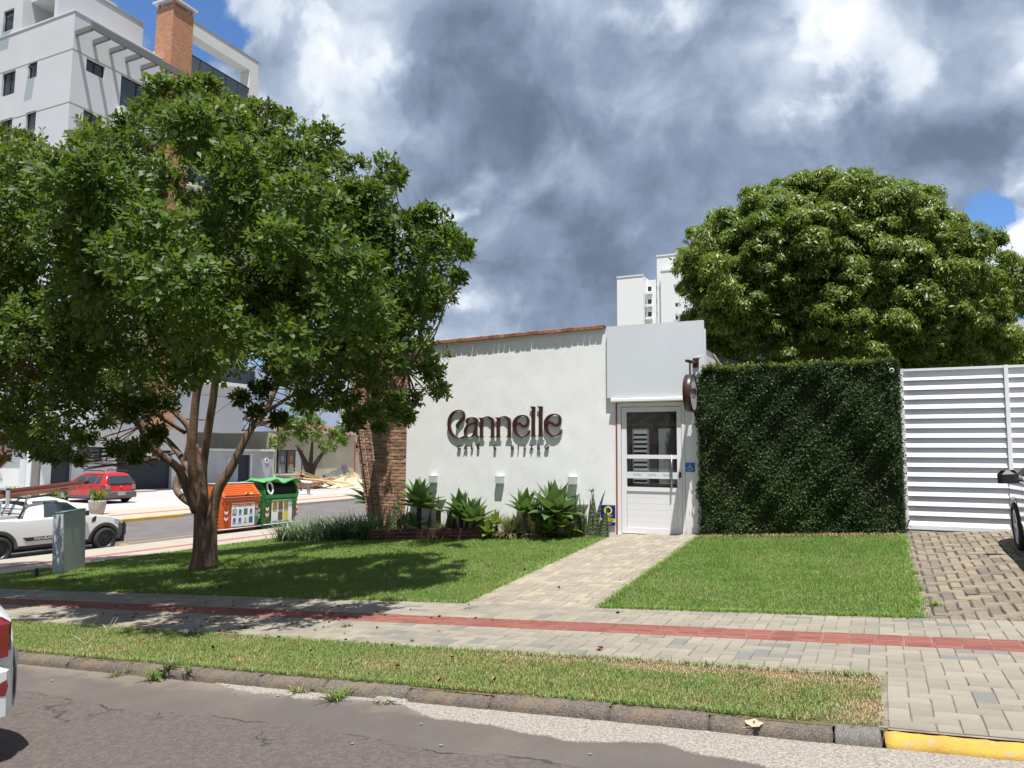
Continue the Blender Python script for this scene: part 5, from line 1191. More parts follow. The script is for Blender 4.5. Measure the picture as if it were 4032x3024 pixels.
# weeds in the kerb joints and in the driveway
def weed(label, x, y, n, L, m, lean=1.0, z=None, w=.007):
    t = thing('weed', label, 'weed', (x, y, gz(x, y) if z is None else z), 0, 'weeds growing in kerb and paving joints'); r = np.random.default_rng(int(abs(x*100))+n)
    V, Fc = blades(n, np.zeros(3), .02, L, lean, r, w, 3); put('foliage', npmesh('foliage', V, Fc, [m]), t, kind='stuff'); return t
G = lambda px_, py_: atD(px_, py_, 1)
def ground_pt(px_, py_):
    d = sight(px_, py_); t = 1.5
    while t < 120:
        p = CP+d*t
        if p.z < gz(p.x, p.y): return p
        t += .02
for (a, b_, n, L, mm, lb) in ((250, 1462, 26, .10, M_spider, 'pale weed at a kerb joint near the white car'), (330, 1470, 60, .16, M_grassv, 'bushy low weed in the gutter left of centre'), (365, 1462, 40, .15, M_spider, 'grassy weed hanging from the kerb in the gutter'), (410, 1448, 18, .08, M_grassv, 'tiny weed tuft on top of the kerb'),
                              (640, 1500, 24, .11, M_spider, 'thin weed left of the broken kerb spot'), (660, 1496, 16, .09, M_dry, 'dry weed stalk in the gutter'), (735, 1512, 36, .14, M_grassv, 'green weed creeping out of the kerb joint'), (718, 1516, 22, .16, M_spider, 'flat weed spreading over the gutter'), (840, 1520, 18, .09, M_grassv, 'small upright weed in the gutter'),
                              (1985, 1275, 50, .09, M_grass, 'grass tuft in the driveway pavers near the lawn corner'), (2020, 1310, 50, .10, M_grass, 'grass tuft at the pavement end of the driveway'), (1995, 1300, 30, .08, M_grass, 'grass tuft in the driveway joint behind the pavement'), (1975, 1240, 30, .07, M_grass, 'grass tuft at the edge of the driveway'), (750, 1353, 26, .07, M_spider, 'thin weed in the pavement joints'), (1355, 1308, 22, .06, M_grass, 'thin weed beside the path corner')):
    p = ground_pt(a, b_); weed(lb, p.x, p.y, n, L, mm, 1.1)

# ------------------------------------------------------------------ litter
lf_me = []
for k in range(4):
    rr = np.random.default_rng(k); V, Fc = leaves(np.array([[0., -.03, .008]]), np.array([[0, 1., .05]]), np.array([[0, 0, 1.]]), np.array([.065]), np.array([.035]), .55, [.5, -.4, .7, .3][k]); lf_me.append(V)
M_fall = mat('fallen_leaf', (.24, .11, .05), .7, isl=.9); M_fruit = mat('fallen_fruit', (.24, .04, .025), .5, isl=.9)
fm = [npmesh('fallen_leaf', v, np.array([[0, 1, 2, 4], [0, 4, 2, 3]]), [M_fall]) for v in lf_me]
r = np.random.default_rng(4); n = 0
while n < 120:
    x = -6.2+5.6*r.beta(1.2, 2.6)-.3; y = r.uniform(4.55, 7.4) if r.uniform() < .8 else r.uniform(7.6, 12)
    if n > 85: x, y = r.uniform(-11, -4.4), r.uniform(4.6, 12)
    onp = 5.5 < y < 7.5
    o = put('fallen_leaf', fm[n % 4], None, (x, y, gz(x, y)+(.004 if onp else .026))); s = r.uniform(.35, .95); o.scale = (s, s, s); o.rotation_euler = (r.normal(0, .2), r.normal(0, .2), r.uniform(0, 6.28))
    tag(o, 'small dry brown leaf lying on the grass or paving under the tree', 'leaf', 'dry leaves scattered under the tree'); n += 1
fr = MB().lathe([(.001, -.012), (.011, -.006), (.013, .002), (.008, .011), (.001, .014)], n=8).mesh('fallen_fruit', M_fruit, True)
for k in range(70):
    x, y = -8.4+3.6*r.beta(2, 1.6)-.4*r.normal(), r.uniform(4.9, 7.2); o = put('fallen_fruit', fr, None, (x, y, gz(x, y)+.012)); s = r.uniform(.5, 1.0); o.scale = (s, s, s)
    tag(o, 'tiny dark red fallen fruit on the pavement or verge', 'fruit', 'fallen fruit dotted under the tree')
p = ground_pt(1627, 1575); t = thing('dead_leaf', 'big pale curled dead leaf lying on the gutter concrete', 'leaf', (p.x, p.y, p.z+.012))
M_pale = mat('pale_dead_leaf', (.50, .45, .32), .8, var=.3, vscale=40)
for k, (a, s) in enumerate(((0, 1.), (1.0, .85), (-1.0, .8), (2.0, .6))):
    V, Fc = leaves(np.array([[0., 0, 0]]), np.array([[math.sin(a), math.cos(a), .35]]), np.array([[0, -.3, 1.]]), np.array([.075*s]), np.array([.055*s]), .5, .35); put('lobe', npmesh('lobe', V, Fc, [M_pale]), t)
MB().tube([(0, 0, 0), (-.03, -.02, 0), (-.05, -.04, 0)], .0015, 5).build('stalk', M_pale, t)
M_twig = mat('bare_twig', (.42, .34, .25), .8)
def twig(label, a, b_, sc):
    p = ground_pt(a, b_); t = MB(); t.tube([(-.16*sc, .02, .05), (-.05*sc, 0, .035), (.06*sc, -.03, .02), (.13*sc, -.06, .015)], [.002, .003, .003, .004], 5); t.tube([(.0, -.01, .03), (.03*sc, .03, .07), (.02*sc, .07, .12)], [.003, .002, .001], 5); t.tube([(.13*sc, -.06, .015), (.16*sc, 0, .05), (.12*sc, .04, .09), (.12*sc, .07, .13)], [.004, .003, .002, .001], 5)
    tag(t.build('twig', M_twig, None, True, (p.x, p.y, p.z)), label, 'twig')
twig('bare forked twig sticking out of the verge near the white car', 175, 1388, 1.0); twig('thin bare twig lying on the shaded lawn beside the tree', 560, 1155+75, 1.2); twig('short bare twig at the verge edge', 230, 1362, .6)
p = ground_pt(398, 1373); tag(MB().add([(-.03, 0, 0), (.03, .01, .0), (.02, .03, .03), (-.02, .02, .035), (0, -.01, .03)], [(0, 1, 2, 3), (0, 4, 1), (1, 4, 2), (3, 2, 4), (0, 3, 4)]).build('crumpled_paper', mat('litter_paper', (.7, .74, .8), .6), None, False, (p.x, p.y, p.z+.02)), 'crumpled pale paper scrap on the verge', 'litter')
M_stone = mat('pebble', (.22, .20, .18), .9, isl=.5, bump=.4)
st = MB().lathe([(.001, -.01), (.02, -.006), (.024, .004), (.013, .013), (.001, .015)], n=7).mesh('pebble', M_stone)
r = np.random.default_rng(9)
for k in range(22):
    x = r.uniform(-6, -.2); y = 4.36-abs(r.normal(0, .12)) if k < 18 else r.uniform(3.3, 4.2); o = put('pebble', st, None, (x, y, gz(x, y)+.006)); s = r.uniform(.15, .5); o.scale = (s*1.3, s, s*.8); o.rotation_euler = (0, 0, r.uniform(0, 6)); tag(o, 'small grey stone chip on the road near the kerb', 'pebble', 'stone chips along the gutter')
p = ground_pt(845, 1519); o = MB().bbox(-.12, .12, -.045, .045, -.01, .022, .012).build('broken_concrete', M_conc, None, False, (p.x, p.y, p.z+.008)); o.rotation_euler = (0, 0, .15); tag(o, 'flat broken piece of concrete lying at the kerb joint', 'rubble')

# ------------------------------------------------------------------ grey green pillar on the lawn
t = thing('concrete_slab_pillar', 'pale grey green slab pillar with paint worn from its narrow front, on the lawn left of the tree', 'pillar', (-13.25, 9.1, -.80), math.radians(33)); t.rotation_euler = (0, -.045, math.radians(33))
M_slab = mat('grey_green_paint', (.40, .425, .405), .7, var=.08, vscale=2, bump=.1); M_slabf = mat('worn_blue_grey', (.42, .47, .54), .75, col2=(.52, .57, .62), vscale=6, bump=.2)
MB().bbox(-.19, -.01, 0, .94, 0, 1.165, .008).build('side_panel', M_slab, t); MB().bbox(-.188, -.012, -.012, -.001, .01, 1.16, .003).build('front_panel', M_slabf, t)
MB().bbox(-.20, 0, -.02, .95, 1.165, 1.18, .004).build('top_plate', mat('teal_edge', (.10, .22, .20), .7), t)
p = ground_pt(79, 1246); tag(MB().tube([(0, 0, -.02), (0, 0, .13), (.004, 0, .14)], [.03, .032, .028], 10).build('stump', M_bark2, None, False, tuple(p)), 'short dark stump post at the edge of the lawn', 'stump')

# ------------------------------------------------------------------ stop sign
c = CP+sight(-25/1.8228, 1770/1.8228)*15.0
t = thing('stop_sign', 'red octagonal PARE sign with white border cut by the left frame edge among leaves', 'traffic sign', tuple(c))
yw = math.radians(28)
M_sred = mat('sign_red', (.42, .012, .02), .45); Rm = Matrix.Rotation(yw, 4, 'Z')
def octa(rad, y0, y1, m, nm):
    mb = MB(); mb.prism([(rad*math.cos(PI/8+k*PI/4)/math.cos(PI/8), rad*math.sin(PI/8+k*PI/4)/math.cos(PI/8)) for k in range(8)], 'y', y0, y1); o = fixn(mb.build(nm, m, t)); o.rotation_euler = (0, 0, yw); return o
octa(.375, -.002, .004, M_paper, 'border'); octa(.352, -.005, -.002, M_sred, 'face')
text('PARE', .30, .001, M_paper, Rm @ frameM((0, -.0065, 0), (1, 0, 0), (0, 0, 1)), t, 'lettering', bold=.006)
MB().tube([(0, .03, -2.9), (0, .03, .3)], .03, 10).build('pole', M_steel, t, True)

# ------------------------------------------------------------------ cars
def wheel(root, x, y, R, w, side, rim_m, spokes=0, rr=.66, name='wheel'):
    """side +1: outer face towards +x"""
    o = tag(bpy.data.objects.new(name, None)); link(o, root); o.location = (x, y, R); o.empty_display_size = .1
    s = side
    MB().lathe([(R*.62, -w/2*s), (R*.9, -w/2*s), (R*.985, -w*.40*s), (R, -w*.2*s), (R, w*.2*s), (R*.985, w*.40*s), (R*.93, w/2*s), (R*.80, w*.53*s), (R*rr, w*.47*s), (R*rr, w*.3*s)], (0, 0, 0), 'x', 36).build('tyre', M_rubber, o, True)
    mb = MB(); mb.lathe([(R*rr, w*.40*s), (R*rr*.95, w*.44*s), (R*rr*.90, w*.38*s), (R*rr*.86, w*.22*s), (R*.5, w*.14*s), (R*.2, w*.2*s), (.001, w*.22*s)] if not spokes else [(R*rr, w*.40*s), (R*rr*.96, w*.46*s), (R*rr*.90, w*.40*s), (R*rr*.87, w*.05*s), (.001, w*.05*s)], (0, 0, 0), 'x', 36)
    mb.mi = 0
    rim = mb.build('rim', rim_m if not spokes else [M_alloy], o, True)
    if spokes:
        ms = MB()
        for k in range(spokes):
            a = 2*PI*k/spokes; ca, sa = math.cos(a), math.sin(a); P_ = lambda rad, tt, xx: (xx, rad*ca-tt*sa, rad*sa+tt*ca)
            r0, r1 = R*.08, R*rr*.92; ms.add([P_(r0, -.035, w*.36*s), P_(r1, -.024, w*.42*s), P_(r1, .024, w*.42*s), P_(r0, .035, w*.36*s), P_(r0, -.035, w*.1*s), P_(r1, -.024, w*.1*s), P_(r1, .024, w*.1*s), P_(r0, .035, w*.1*s)], [(0, 1, 2, 3), (0, 4, 5, 1), (3, 2, 6, 7)])
        ms.lathe([(R*.16, w*.2*s), (R*.16, w*.38*s), (R*.12, w*.42*s), (.001, w*.42*s)], (0, 0, 0), 'x', 14); fixn(ms.build('spokes', M_alloy, o))
    else:
        ms = MB(); ms.lathe([(R*.16, w*.15*s), (R*.15, w*.30*s), (.001, w*.31*s)], (0, 0, 0), 'x', 14)
        for k in range(8):
            a = 2*PI*k/8; ms.lathe([(.022, w*.15*s), (.02, w*.20*s), (.001, w*.20*s)], (0, R*.42*math.cos(a), R*.42*math.sin(a)), 'x', 8)
        ms.build('hub', M_black, o)
    return o
class Car:
    """body surface as half width over (s along the car, z up); +y is forward"""
    def __init__(c, L, Wd, top, zb, arches, zm=.55, bulge=.10, nose=.35, tail=.3, roof=None, gh_in=.16):
        c.L, c.W, c.top, c.zb, c.ar, c.zm, c.bulge, c.nose, c.tail, c.roof, c.gin = L, Wd, top, zb, arches, zm, bulge, nose, tail, roof, gh_in
    def zt(c, s): return float(np.interp(s, *zip(*c.top)))
    def zr(c, s): return float(np.interp(s, *zip(*c.roof)))
    def z0(c, s):
        z = c.zb
        for (sc, R_) in c.ar:
            if abs(s-sc) < R_: z = max(z, c.arc+math.sqrt(R_*R_-(s-sc)**2)) if hasattr(c, 'arc') else max(z, .30+math.sqrt(R_*R_-(s-sc)**2))
        return z
    def hw(c, s, z):
        w = c.W/2
        t = max(0, (c.nose-(c.L-s))/c.nose); w *= 1-.20*t**2.2
        t = max(0, (c.tail-s)/c.tail); w *= 1-.12*t**2.2
        w -= c.bulge*((z-c.zm)/.6)**2*(.9 if z > c.zm else .45)
        bt = c.zt(min(max(s, .02), c.L-.02))
        if c.roof and z > bt: w -= c.gin*((z-bt)/.5)*1.0
        return w
    def shell(c, mats, root, name='body'):
        ss = np.unique(np.concatenate([np.linspace(0, c.L, 90)]+[np.linspace(a-R_, a+R_, 25) for a, R_ in c.ar])); NJ = 12; mb = MB()
        cols = []
        for s in ss:
            zb_, zt_ = c.z0(s), c.zt(s); zb_ = min(zb_, zt_-.03); row = []
            for side in (1, -1):
                row.append([(side*c.hw(s, zb_+(zt_-zb_)*j/(NJ-1)), s, zb_+(zt_-zb_)*j/(NJ-1)) for j in range(NJ)])
            hwt = row[0][-1][0]; tp = [(hwt*u, s, zt_+.03*(1-u*u)*(1 if zt_ > .5 else 0)) for u in (.92, .7, .35, 0, -.35, -.7, -.92)]
            cols.append(row[0]+tp+row[1][::-1])
        n = len(cols[0]); vs = [p for col in cols for p in col]; fs = []
        for i in range(len(cols)-1):
            for j in range(n-1): fs.append((i*n+j, (i+1)*n+j, (i+1)*n+j+1, i*n+j+1))
        for i in (0, len(cols)-1): fs.append(tuple(range(i*n, i*n+n)))
        mb.add(vs, fs); o = fixn(mb.build(name, mats, root, True)); return o
    def P(c, s, z, side, off=0.0): return (side*(c.hw(s, z)+off), s, z)
    def patch(c, quad_, side, off, m, root, name, nu=10, nv=6, **k):
        """quad_: four (s,z) corners bl, br, tr, tl mapped on the surface"""
        (a, b_, cc_, d) = [np.array(q, float) for q in quad_]; vs = []; fs = []
        for j in range(nv+1):
            for i in range(nu+1):
                u, v = i/nu, j/nv; q = (a*(1-u)+b_*u)*(1-v)+(d*(1-u)+cc_*u)*v; vs.append(c.P(q[0], q[1], side, off))
        for j in range(nv):
            for i in range(nu): a_ = j*(nu+1)+i; fs.append((a_, a_+1, a_+nu+2, a_+nu+1))
        return MB().add(vs, fs).build(name, m, root, True, **k)
    def arch(c, sc, R0_, R1_, side, off, m, root, zc=.30, a0=0, a1=180):
        vs = []; fs = []; n = 28
        for k in range(n+1):
            a = math.radians(a0+(a1-a0)*k/n)
            for q, R_ in enumerate((R0_, R1_)):
                s, z = sc+R_*math.cos(a), zc+R_*math.sin(a); vs.append(c.P(s, max(z, c.zb-.02), side, off))
            s, z = sc+R0_*math.cos(a), zc+R0_*math.sin(a); p = c.P(s, max(z, c.zb-.02), side, off); vs.append((p[0]-side*.10, p[1], p[2]))
        for k in range(n): b_ = k*3; fs += [(b_, b_+1, b_+4, b_+3), (b_, b_+3, b_+5, b_+2)]
        return fixn(MB().add(vs, fs).build('arch_trim', m, root, True))
    def green(c, s0, s1, m, root, name='cabin', n=26):
        """cabin: pillars and roof shell above the belt line"""
        ss = np.linspace(s0, s1, n); cols = []; NJ = 6
        for s in ss:
            zb_, zr_ = c.zt(s)-.03, max(c.zr(s), c.zt(s)-.01); row = []
            for side in (1, -1): row.append([(side*c.hw(s, zb_+(zr_-zb_)*j/(NJ-1)), s, zb_+(zr_-zb_)*j/(NJ-1)) for j in range(NJ)])
            hwt = row[0][-1][0]; tp = [(hwt*u, s, zr_+.035*(1-u*u)) for u in (.9, .6, .3, 0, -.3, -.6, -.9)]
            cols.append(row[0]+tp+row[1][::-1])
        k = len(cols[0]); vs = [p for col in cols for p in col]; fs = []
        for i in range(n-1):
            for j in range(k-1): fs.append((i*k+j, (i+1)*k+j, (i+1)*k+j+1, i*k+j+1))
        for i in (0, n-1): fs.append(tuple(range(i*k, i*k+k)))
        return fixn(MB().add(vs, fs).build(name, m, root, True))
def carmat(x, y, z, fwd, pitch=0.0, roll_=0.0):
    f = Vector((fwd[0], fwd[1], pitch)).normalized(); rt = Vector((f.y, -f.x, roll_)).normalized(); up = rt.cross(f).normalized(); rt = f.cross(up)
    return Matrix(((rt.x, f.x, up.x, x), (rt.y, f.y, up.y, y), (rt.z, f.z, up.z, z), (0, 0, 0, 1)))
M_wpaint = mat('white_car_paint', (.66, .67, .68), .25, coat=.6); M_rpaint = mat('red_car_paint', (.42, .012, .014), .28, coat=.5)
M_gpaint = mat('silver_car_paint', (.50, .52, .53), .14, metal=.35, coat=1.0); M_head = mat('headlight', (.45, .47, .5), .1, coat=1.0, metal=.4); M_trimgrey = mat('grey_cladding', (.085, .087, .09), .6)
M_tail = mat('tail_light_red', (.20, .006, .010), .12, coat=1.0, spec=.8)

# white pickup
zg = -1.17
pk = thing('pickup_truck', 'white pickup truck with black cladding, ladder rack and black wheels on the side street', 'pickup truck', mat=carmat(-19.42, 10.17, zg, (0, 1)))
C1 = Car(4.45, 1.64, [(0, .96), (.1, 1.0), (1.6, 1.0), (3.0, 1.02), (3.25, 1.0), (3.8, .93), (4.15, .84), (4.33, .70), (4.42, .55), (4.45, .5)], .34, [(.94, .40), (3.68, .40)], .62, .07, .55, .3, [(1.55, .98), (1.68, 1.36), (1.80, 1.46), (2.0, 1.49), (2.5, 1.46), (2.75, 1.38), (3.3, 1.0)], .20)
C1.shell(M_wpaint, pk); C1.green(1.58, 3.28, M_wpaint, pk)
for side in (1, -1):
    C1.patch([(2.02, 1.02), (2.48, 1.03), (2.42, 1.36), (2.12, 1.38)], side, .006, M_winglass, pk, 'rear_side_window'); C1.patch([(2.52, 1.03), (3.10, 1.05), (2.72, 1.34), (2.46, 1.37)], side, .006, M_tint, pk, 'door_window')
    C1.patch([(2.46, 1.02), (2.56, 1.02), (2.52, 1.37), (2.40, 1.38)], side, .008, M_black, pk, 'pillar_trim', 3, 4)
    for sc in (.94, 3.68): C1.arch(sc, .385, .47, side, .012, M_trimgrey, pk, .30)
    C1.patch([(1.32, .30), (3.30, .30), (3.30, .37), (1.32, .37)], side, .010, M_black, pk, 'sill_trim', 20, 2)
    C1.patch([(1.60, .47), (3.02, .47), (3.02, .56), (1.50, .56)], side, .012, M_black, pk, 'side_moulding', 20, 2)
    C1.patch([(2.62, .84), (2.80, .84), (2.80, .88), (2.62, .88)], side, .03, M_black, pk, 'door_handle', 3, 2)
    C1.patch([(3.28, .80), (3.40, .84), (3.42, .98), (3.30, .90)], side, .010, M_black, pk, 'fender_vent', 3, 3)
    C1.patch([(4.02, .36), (4.42, .40), (4.40, .74), (4.10, .74)], side, .012, M_trimgrey, pk, 'bumper_cladding', 6, 6); C1.patch([(3.92, .80), (4.30, .68), (4.24, .77), (3.98, .84)], side, .014, M_head, pk, 'headlight', 8, 3)
    C1.patch([(2.495, .38), (2.505, .38), (2.46, 1.0), (2.45, 1.0)], side, .003, M_black, pk, 'door_gap', 1, 8)
    m_ = MB(); m_.bbox(-.07, .07, -.05, .07, -.06, .07, .02); m_.tube([(-side*.12, 0, -.02), (0, 0, -.02)], .018, 8); m_.build('mirror', M_black, pk, False, (side*.93, 3.02, 1.06))
text('ENDURANCE', .085, .001, M_paper, frameM((C1.hw(2.0, .515)+.014, 2.08, .515), (0, 1, 0), (0, 0, 1)), pk, 'badge_lettering', sx=1.15)
for sc in (.94, 3.68):
    wheel(pk, .80, sc, .315, .19, 1, M_blackwheel, rr=.68); wheel(pk, -.80, sc, .315, .19, -1, M_blackwheel, rr=.68)
MB().box(-.78, .78, .12, 4.3, .22, .75).build('underbody', M_dark, pk)
fixn(MB().box(-.62, .62, 4.40, 4.47, .42, .68).build('grille', M_black, pk))
mb = MB(); vs = [(x_, y_, z_) for x_, y_, z_ in ((-.66, 3.20, 1.045), (.66, 3.20, 1.045), (.56, 2.62, 1.44), (-.56, 2.62, 1.44))]; mb.add([(a, b_+.02, c_+.02) for a, b_, c_ in vs], [(0, 1, 2, 3)]).build('windscreen', M_winglass, pk)
mb = MB(); mb.add([(-.60, 1.60, 1.04), (.60, 1.60, 1.04), (.53, 1.68, 1.40), (-.53, 1.68, 1.40)], [(0, 1, 2, 3)]).build('rear_window', M_tint, pk)
M_check = mat('checker_plate', (.60, .56, .56), .35, metal=.7, bump=1.0, bscale=50)
MB().bbox(-.66, .60, .10, 1.46, 1.0, 1.09, .015).build('cargo_cover', M_check, pk); 
mb = MB()
for x_ in (-.70, .70): mb.tube([(x_, 1.46, 1.02), (x_*.97, 1.56, 1.20), (x_*.93, 1.66, 1.50), (x_*.86, 2.3, 1.56)], .026, 8)
for z_ in (1.12, 1.24): mb.tube([(-.68, 1.52, z_), (.68, 1.52, z_)], .014, 6)
mb.tube([(-.66, 1.66, 1.50), (.66, 1.66, 1.50)], .03, 8); mb.build('sport_bar', M_black, pk, True)
for x_ in (-.60, .60): MB().bbox(-.03, .03, -.35, .30, 0, .035, .01).build('roof_rail', M_black, pk, False, (x_, 2.15, 1.52))
M_alu = mat('painted_steel', (.52, .57, .62), .45, metal=.3)
mb = MB()
for y_ in (.15, 1.20):
    for x_ in (-.35, .35): mb.box(x_-.03, x_+.03, y_-.03, y_+.03, .95, 1.29+.083*y_)
    mb.box(-.42, .42, y_-.03, y_+.03, 1.27+.083*y_, 1.33+.083*y_)
mb.box(.40, .46, 1.30, 1.36, 1.3, 1.74); mb.box(-.46, .46, 1.30, 1.36, 1.70, 1.75); mb.box(-.46, -.40, 1.30, 1.36, 1.3, 1.74); mb.build('ladder_rack', M_alu, pk)['kind'] = 'stuff'
M_lad = mat('orange_brown_ladder', (.27, .12, .065), .6, col2=(.19, .075, .045), vscale=10); M_lad2 = mat('ladder_red', (.16, .05, .035), .6)
ld = thing('extension_ladder', 'orange brown extension ladder lying on the pickup roof rack', 'ladder', mat=carmat(-19.36, 8.3, zg+1.12, (0, 1), .083))
for x_ in (-.17, .17):
    MB().bbox(x_-.022, x_+.022, 0, 5.1, .10, .20, .004).build('rail', M_lad, ld); MB().bbox(x_*.75-.02, x_*.75+.02, .3, 5.38, .21, .29, .004).build('rail', M_lad2, ld)
for k in range(17): MB().tube([(-.17, .2+k*.29, .15), (.17, .2+k*.29, .15)], .014, 6).build('rung', M_lad, ld)
for x_ in (-.128, .128): MB().bbox(x_-.024, x_+.024, 5.38, 5.50, .20, .295, .004).build('end_cap', M_black, ld)
text('WORKER', .055, .001, M_black, frameM((.1935, 4.75, .155), (0, 1, 0), (0, 0, 1)), ld, 'printed_lettering')

# red estate car
rc = thing('red_estate_car', 'red estate car with roof rails and tinted rear window parked on the pale apron', 'car', mat=carmat(-32.95, 25.25, -1.0, (-1, .06), .0, .0))
C2 = Car(4.2, 1.66, [(0, .92), (.12, .95), (2.6, .93), (3.0, .93), (3.6, .88), (4.0, .74), (4.2, .5)], .28, [(.78, .34), (3.28, .34)], .6, .06, .5, .25, [(.04, .93), (.22, 1.38), (.45, 1.47), (1.4, 1.50), (2.1, 1.47), (2.4, 1.36), (3.0, .92)], .2)
C2.shell(M_rpaint, rc); C2.green(.06, 2.98, M_rpaint, rc)
for side in (1, -1):
    C2.patch([(.40, .96), (.80, .96), (.78, 1.34), (.50, 1.32)], side, .006, M_winglass, rc, 'quarter_window'); C2.patch([(.88, .96), (1.62, .96), (1.58, 1.37), (.88, 1.36)], side, .006, M_winglass, rc, 'rear_door_window'); C2.patch([(1.70, .96), (2.72, .97), (2.28, 1.33), (1.68, 1.37)], side, .006, M_winglass, rc, 'front_door_window')
    for sc in (.78, 3.28): C2.arch(sc, .33, .42, side, .014, M_trimgrey, rc, .30)
    C2.patch([(1.15, .26), (2.92, .26), (2.92, .38), (1.15, .38)], side, .012, M_trimgrey, rc, 'side_cladding', 14, 2)
    for s_ in (1.0, 1.85): C2.patch([(s_, .80), (s_+.16, .80), (s_+.16, .84), (s_, .84)], side, .02, M_black, rc, 'door_handle', 3, 2)
    C2.patch([(1.64, .36), (1.65, .36), (1.65, .95), (1.64, .95)], side, .003, M_black, rc, 'door_gap', 1, 8); C2.patch([(.0, .66), (.26, .68), (.22, .90), (.02, .88)], side, .010, M_tail, rc, 'tail_light', 4, 4)
    MB().tube([(side*.60, .45, 1.52), (side*.60, .55, 1.58), (side*.60, 1.9, 1.59), (side*.60, 2.05, 1.52)], .022, 8).build('roof_rail', M_black, rc, True)
    m_ = MB(); m_.bbox(-.09, .07, -.06, .06, -.06, .06, .02); m_.build('mirror', M_black, rc, False, (side*.92, 2.62, 1.0))
for sc in (.78, 3.28):
    wheel(rc, .78, sc, .30, .18, 1, M_alloy, 6, .70); wheel(rc, -.78, sc, .30, .18, -1, M_alloy, 6, .70)
MB().box(-.70, .70, .15, 4.0, .2, .7).build('underbody', M_dark, rc)
mb = MB(); mb.add([(-.66, -.02, .97), (.66, -.02, .97), (.56, .14, 1.34), (-.56, .14, 1.34)], [(0, 1, 2, 3)]); mb.build('rear_window', M_winglass, rc)
for side in (1, -1): MB().bbox(-.10, .10, -.03, .03, -.10, .10, .01).build('tail_light', mat('smoked_tail_light', (.22, .16, .15), .15, coat=1), rc, False, (side*.66, -.01, .80))
MB().bbox(-.80, .80, -.10, .06, .30, .60, .03).build('rear_bumper', M_trimgrey, rc)
pt = MB().bbox(-.20, .20, -.115, -.10, .42, .55, .004).build('number_plate', mat('plate_grey', (.5, .5, .5), .5), rc)
text('MJP 7883', .10, .001, M_black, frameM((0, -.117, .485), (1, 0, 0), (0, 0, 1)), pt, 'plate_lettering')
fixn(MB().lathe([(.001, -.03), (.04, -.028), (.045, -.01)], (0, 0, .83), 'y', 14).build('badge', M_alloy, rc))
for side in (.62, -.62): MB().box(side-.07, side+.07, -.012, -.004, .885, .905).build('model_lettering', M_alloy, rc)

# silver hatchback at the gate, cut by the right edge
xs = 1.44
gcar = thing('silver_hatchback', 'silver car cut by the right frame edge, reflecting the louvred gate', 'car', mat=carmat(xs+.91, 8.10, gz(1.7, 8.4)-.005, (0, 1), .05, .05))
C3 = Car(3.82, 1.70, [(0, .90), (.3, .94), (2.3, .93), (2.75, .95), (3.2, .88), (3.55, .76), (3.75, .58), (3.82, .45)], .24, [(.70, .34), (3.00, .35)], .58, .09, .62, .3, [(.05, .92), (.35, 1.36), (.8, 1.46), (1.5, 1.47), (1.9, 1.40), (2.75, .94)], .22)
C3.shell(M_gpaint, gcar); C3.green(.08, 2.72, M_gpaint, gcar)
for side in (1, -1):
    C3.patch([(1.25, .97), (2.42, .98), (1.80, 1.33), (1.25, 1.37)], side, .006, M_tint, gcar, 'door_window'); C3.patch([(.5, .97), (1.15, .97), (1.15, 1.37), (.6, 1.30)], side, .006, M_tint, gcar, 'rear_window')
    C3.patch([(2.42, .95), (2.75, .96), (1.86, 1.40), (1.80, 1.36)], side, .010, M_black, gcar, 'pillar_trim', 8, 3)
    C3.arch(3.0, .335, .36, side, .004, M_gpaint, gcar, .30)
    C3.patch([(1.0, .40), (2.55, .40), (2.5, .47), (1.0, .47)], side, .012, M_gpaint, gcar, 'rub_strip', 14, 2)
    C3.patch([(1.20, .74), (1.38, .74), (1.38, .78), (1.20, .78)], side, .03, M_gpaint, gcar, 'door_handle', 3, 2); C3.patch([(2.38, .28), (2.385, .28), (2.43, .95), (2.425, .95)], side, .003, M_black, gcar, 'door_gap', 1, 8)
    m_ = MB(); m_.bbox(-.11, .10, -.05, .06, -.075, .075, .045); m_.tube([(-side*.20, 0, -.05), (-side*.05, 0, -.03)], .02, 8); m_.build('mirror', M_black, gcar, False, (side*.955, 2.40, .95))
for sc in (.70, 3.00):
    wheel(gcar, .775, sc, .30, .18, 1, M_alloy, 5, .72); wheel(gcar, -.775, sc, .30, .18, -1, M_alloy, 5, .72)
MB().box(-.62, .62, .2, 3.6, .17, .7).build('underbody', M_dark, gcar)

# white saloon at the left edge, only its rear corner in the frame
sc_ = thing('white_saloon_car', 'rear corner of a white saloon car with red tail light at the left frame edge', 'car', mat=carmat(-4.46, 2.02, gz(-4.7, 2), (-1, 0), -.06))
C4 = Car(4.5, 1.80, [(0, .60), (.10, .76), (.35, .86), (.9, .95), (3.2, .95), (4.0, .85), (4.4, .6), (4.5, .45)], .27, [(1.0, .35), (3.6, .35)], .60, .07, .5, .42, [(.5, 1.04), (1.2, 1.38), (1.9, 1.45), (2.6, 1.38), (3.4, .98)], .22)
C4.shell(M_wpaint, sc_); C4.green(.55, 3.35, M_wpaint, sc_)
for side in (1, -1):
    C4.patch([(1.0, 1.06), (3.1, 1.0), (2.5, 1.33), (1.3, 1.33)], side, .006, M_tint, sc_, 'side_window')
    tl_ = MB(); q = []
    C4.patch([(.0, .28), (.60, .28), (.60, .60), (.0, .60)], side, .028, M_wpaint, sc_, 'bumper_corner', 8, 6); C4.patch([(.02, .40), (.07, .39), (.06, .47), (.02, .48)], side, .032, M_tail, sc_, 'reflector', 4, 4)
for sc in (1.0, 3.6):
    wheel(sc_, .80, sc, .32, .2, 1, M_alloy, 5, .72); wheel(sc_, -.80, sc, .32, .2, -1, M_alloy, 5, .72)
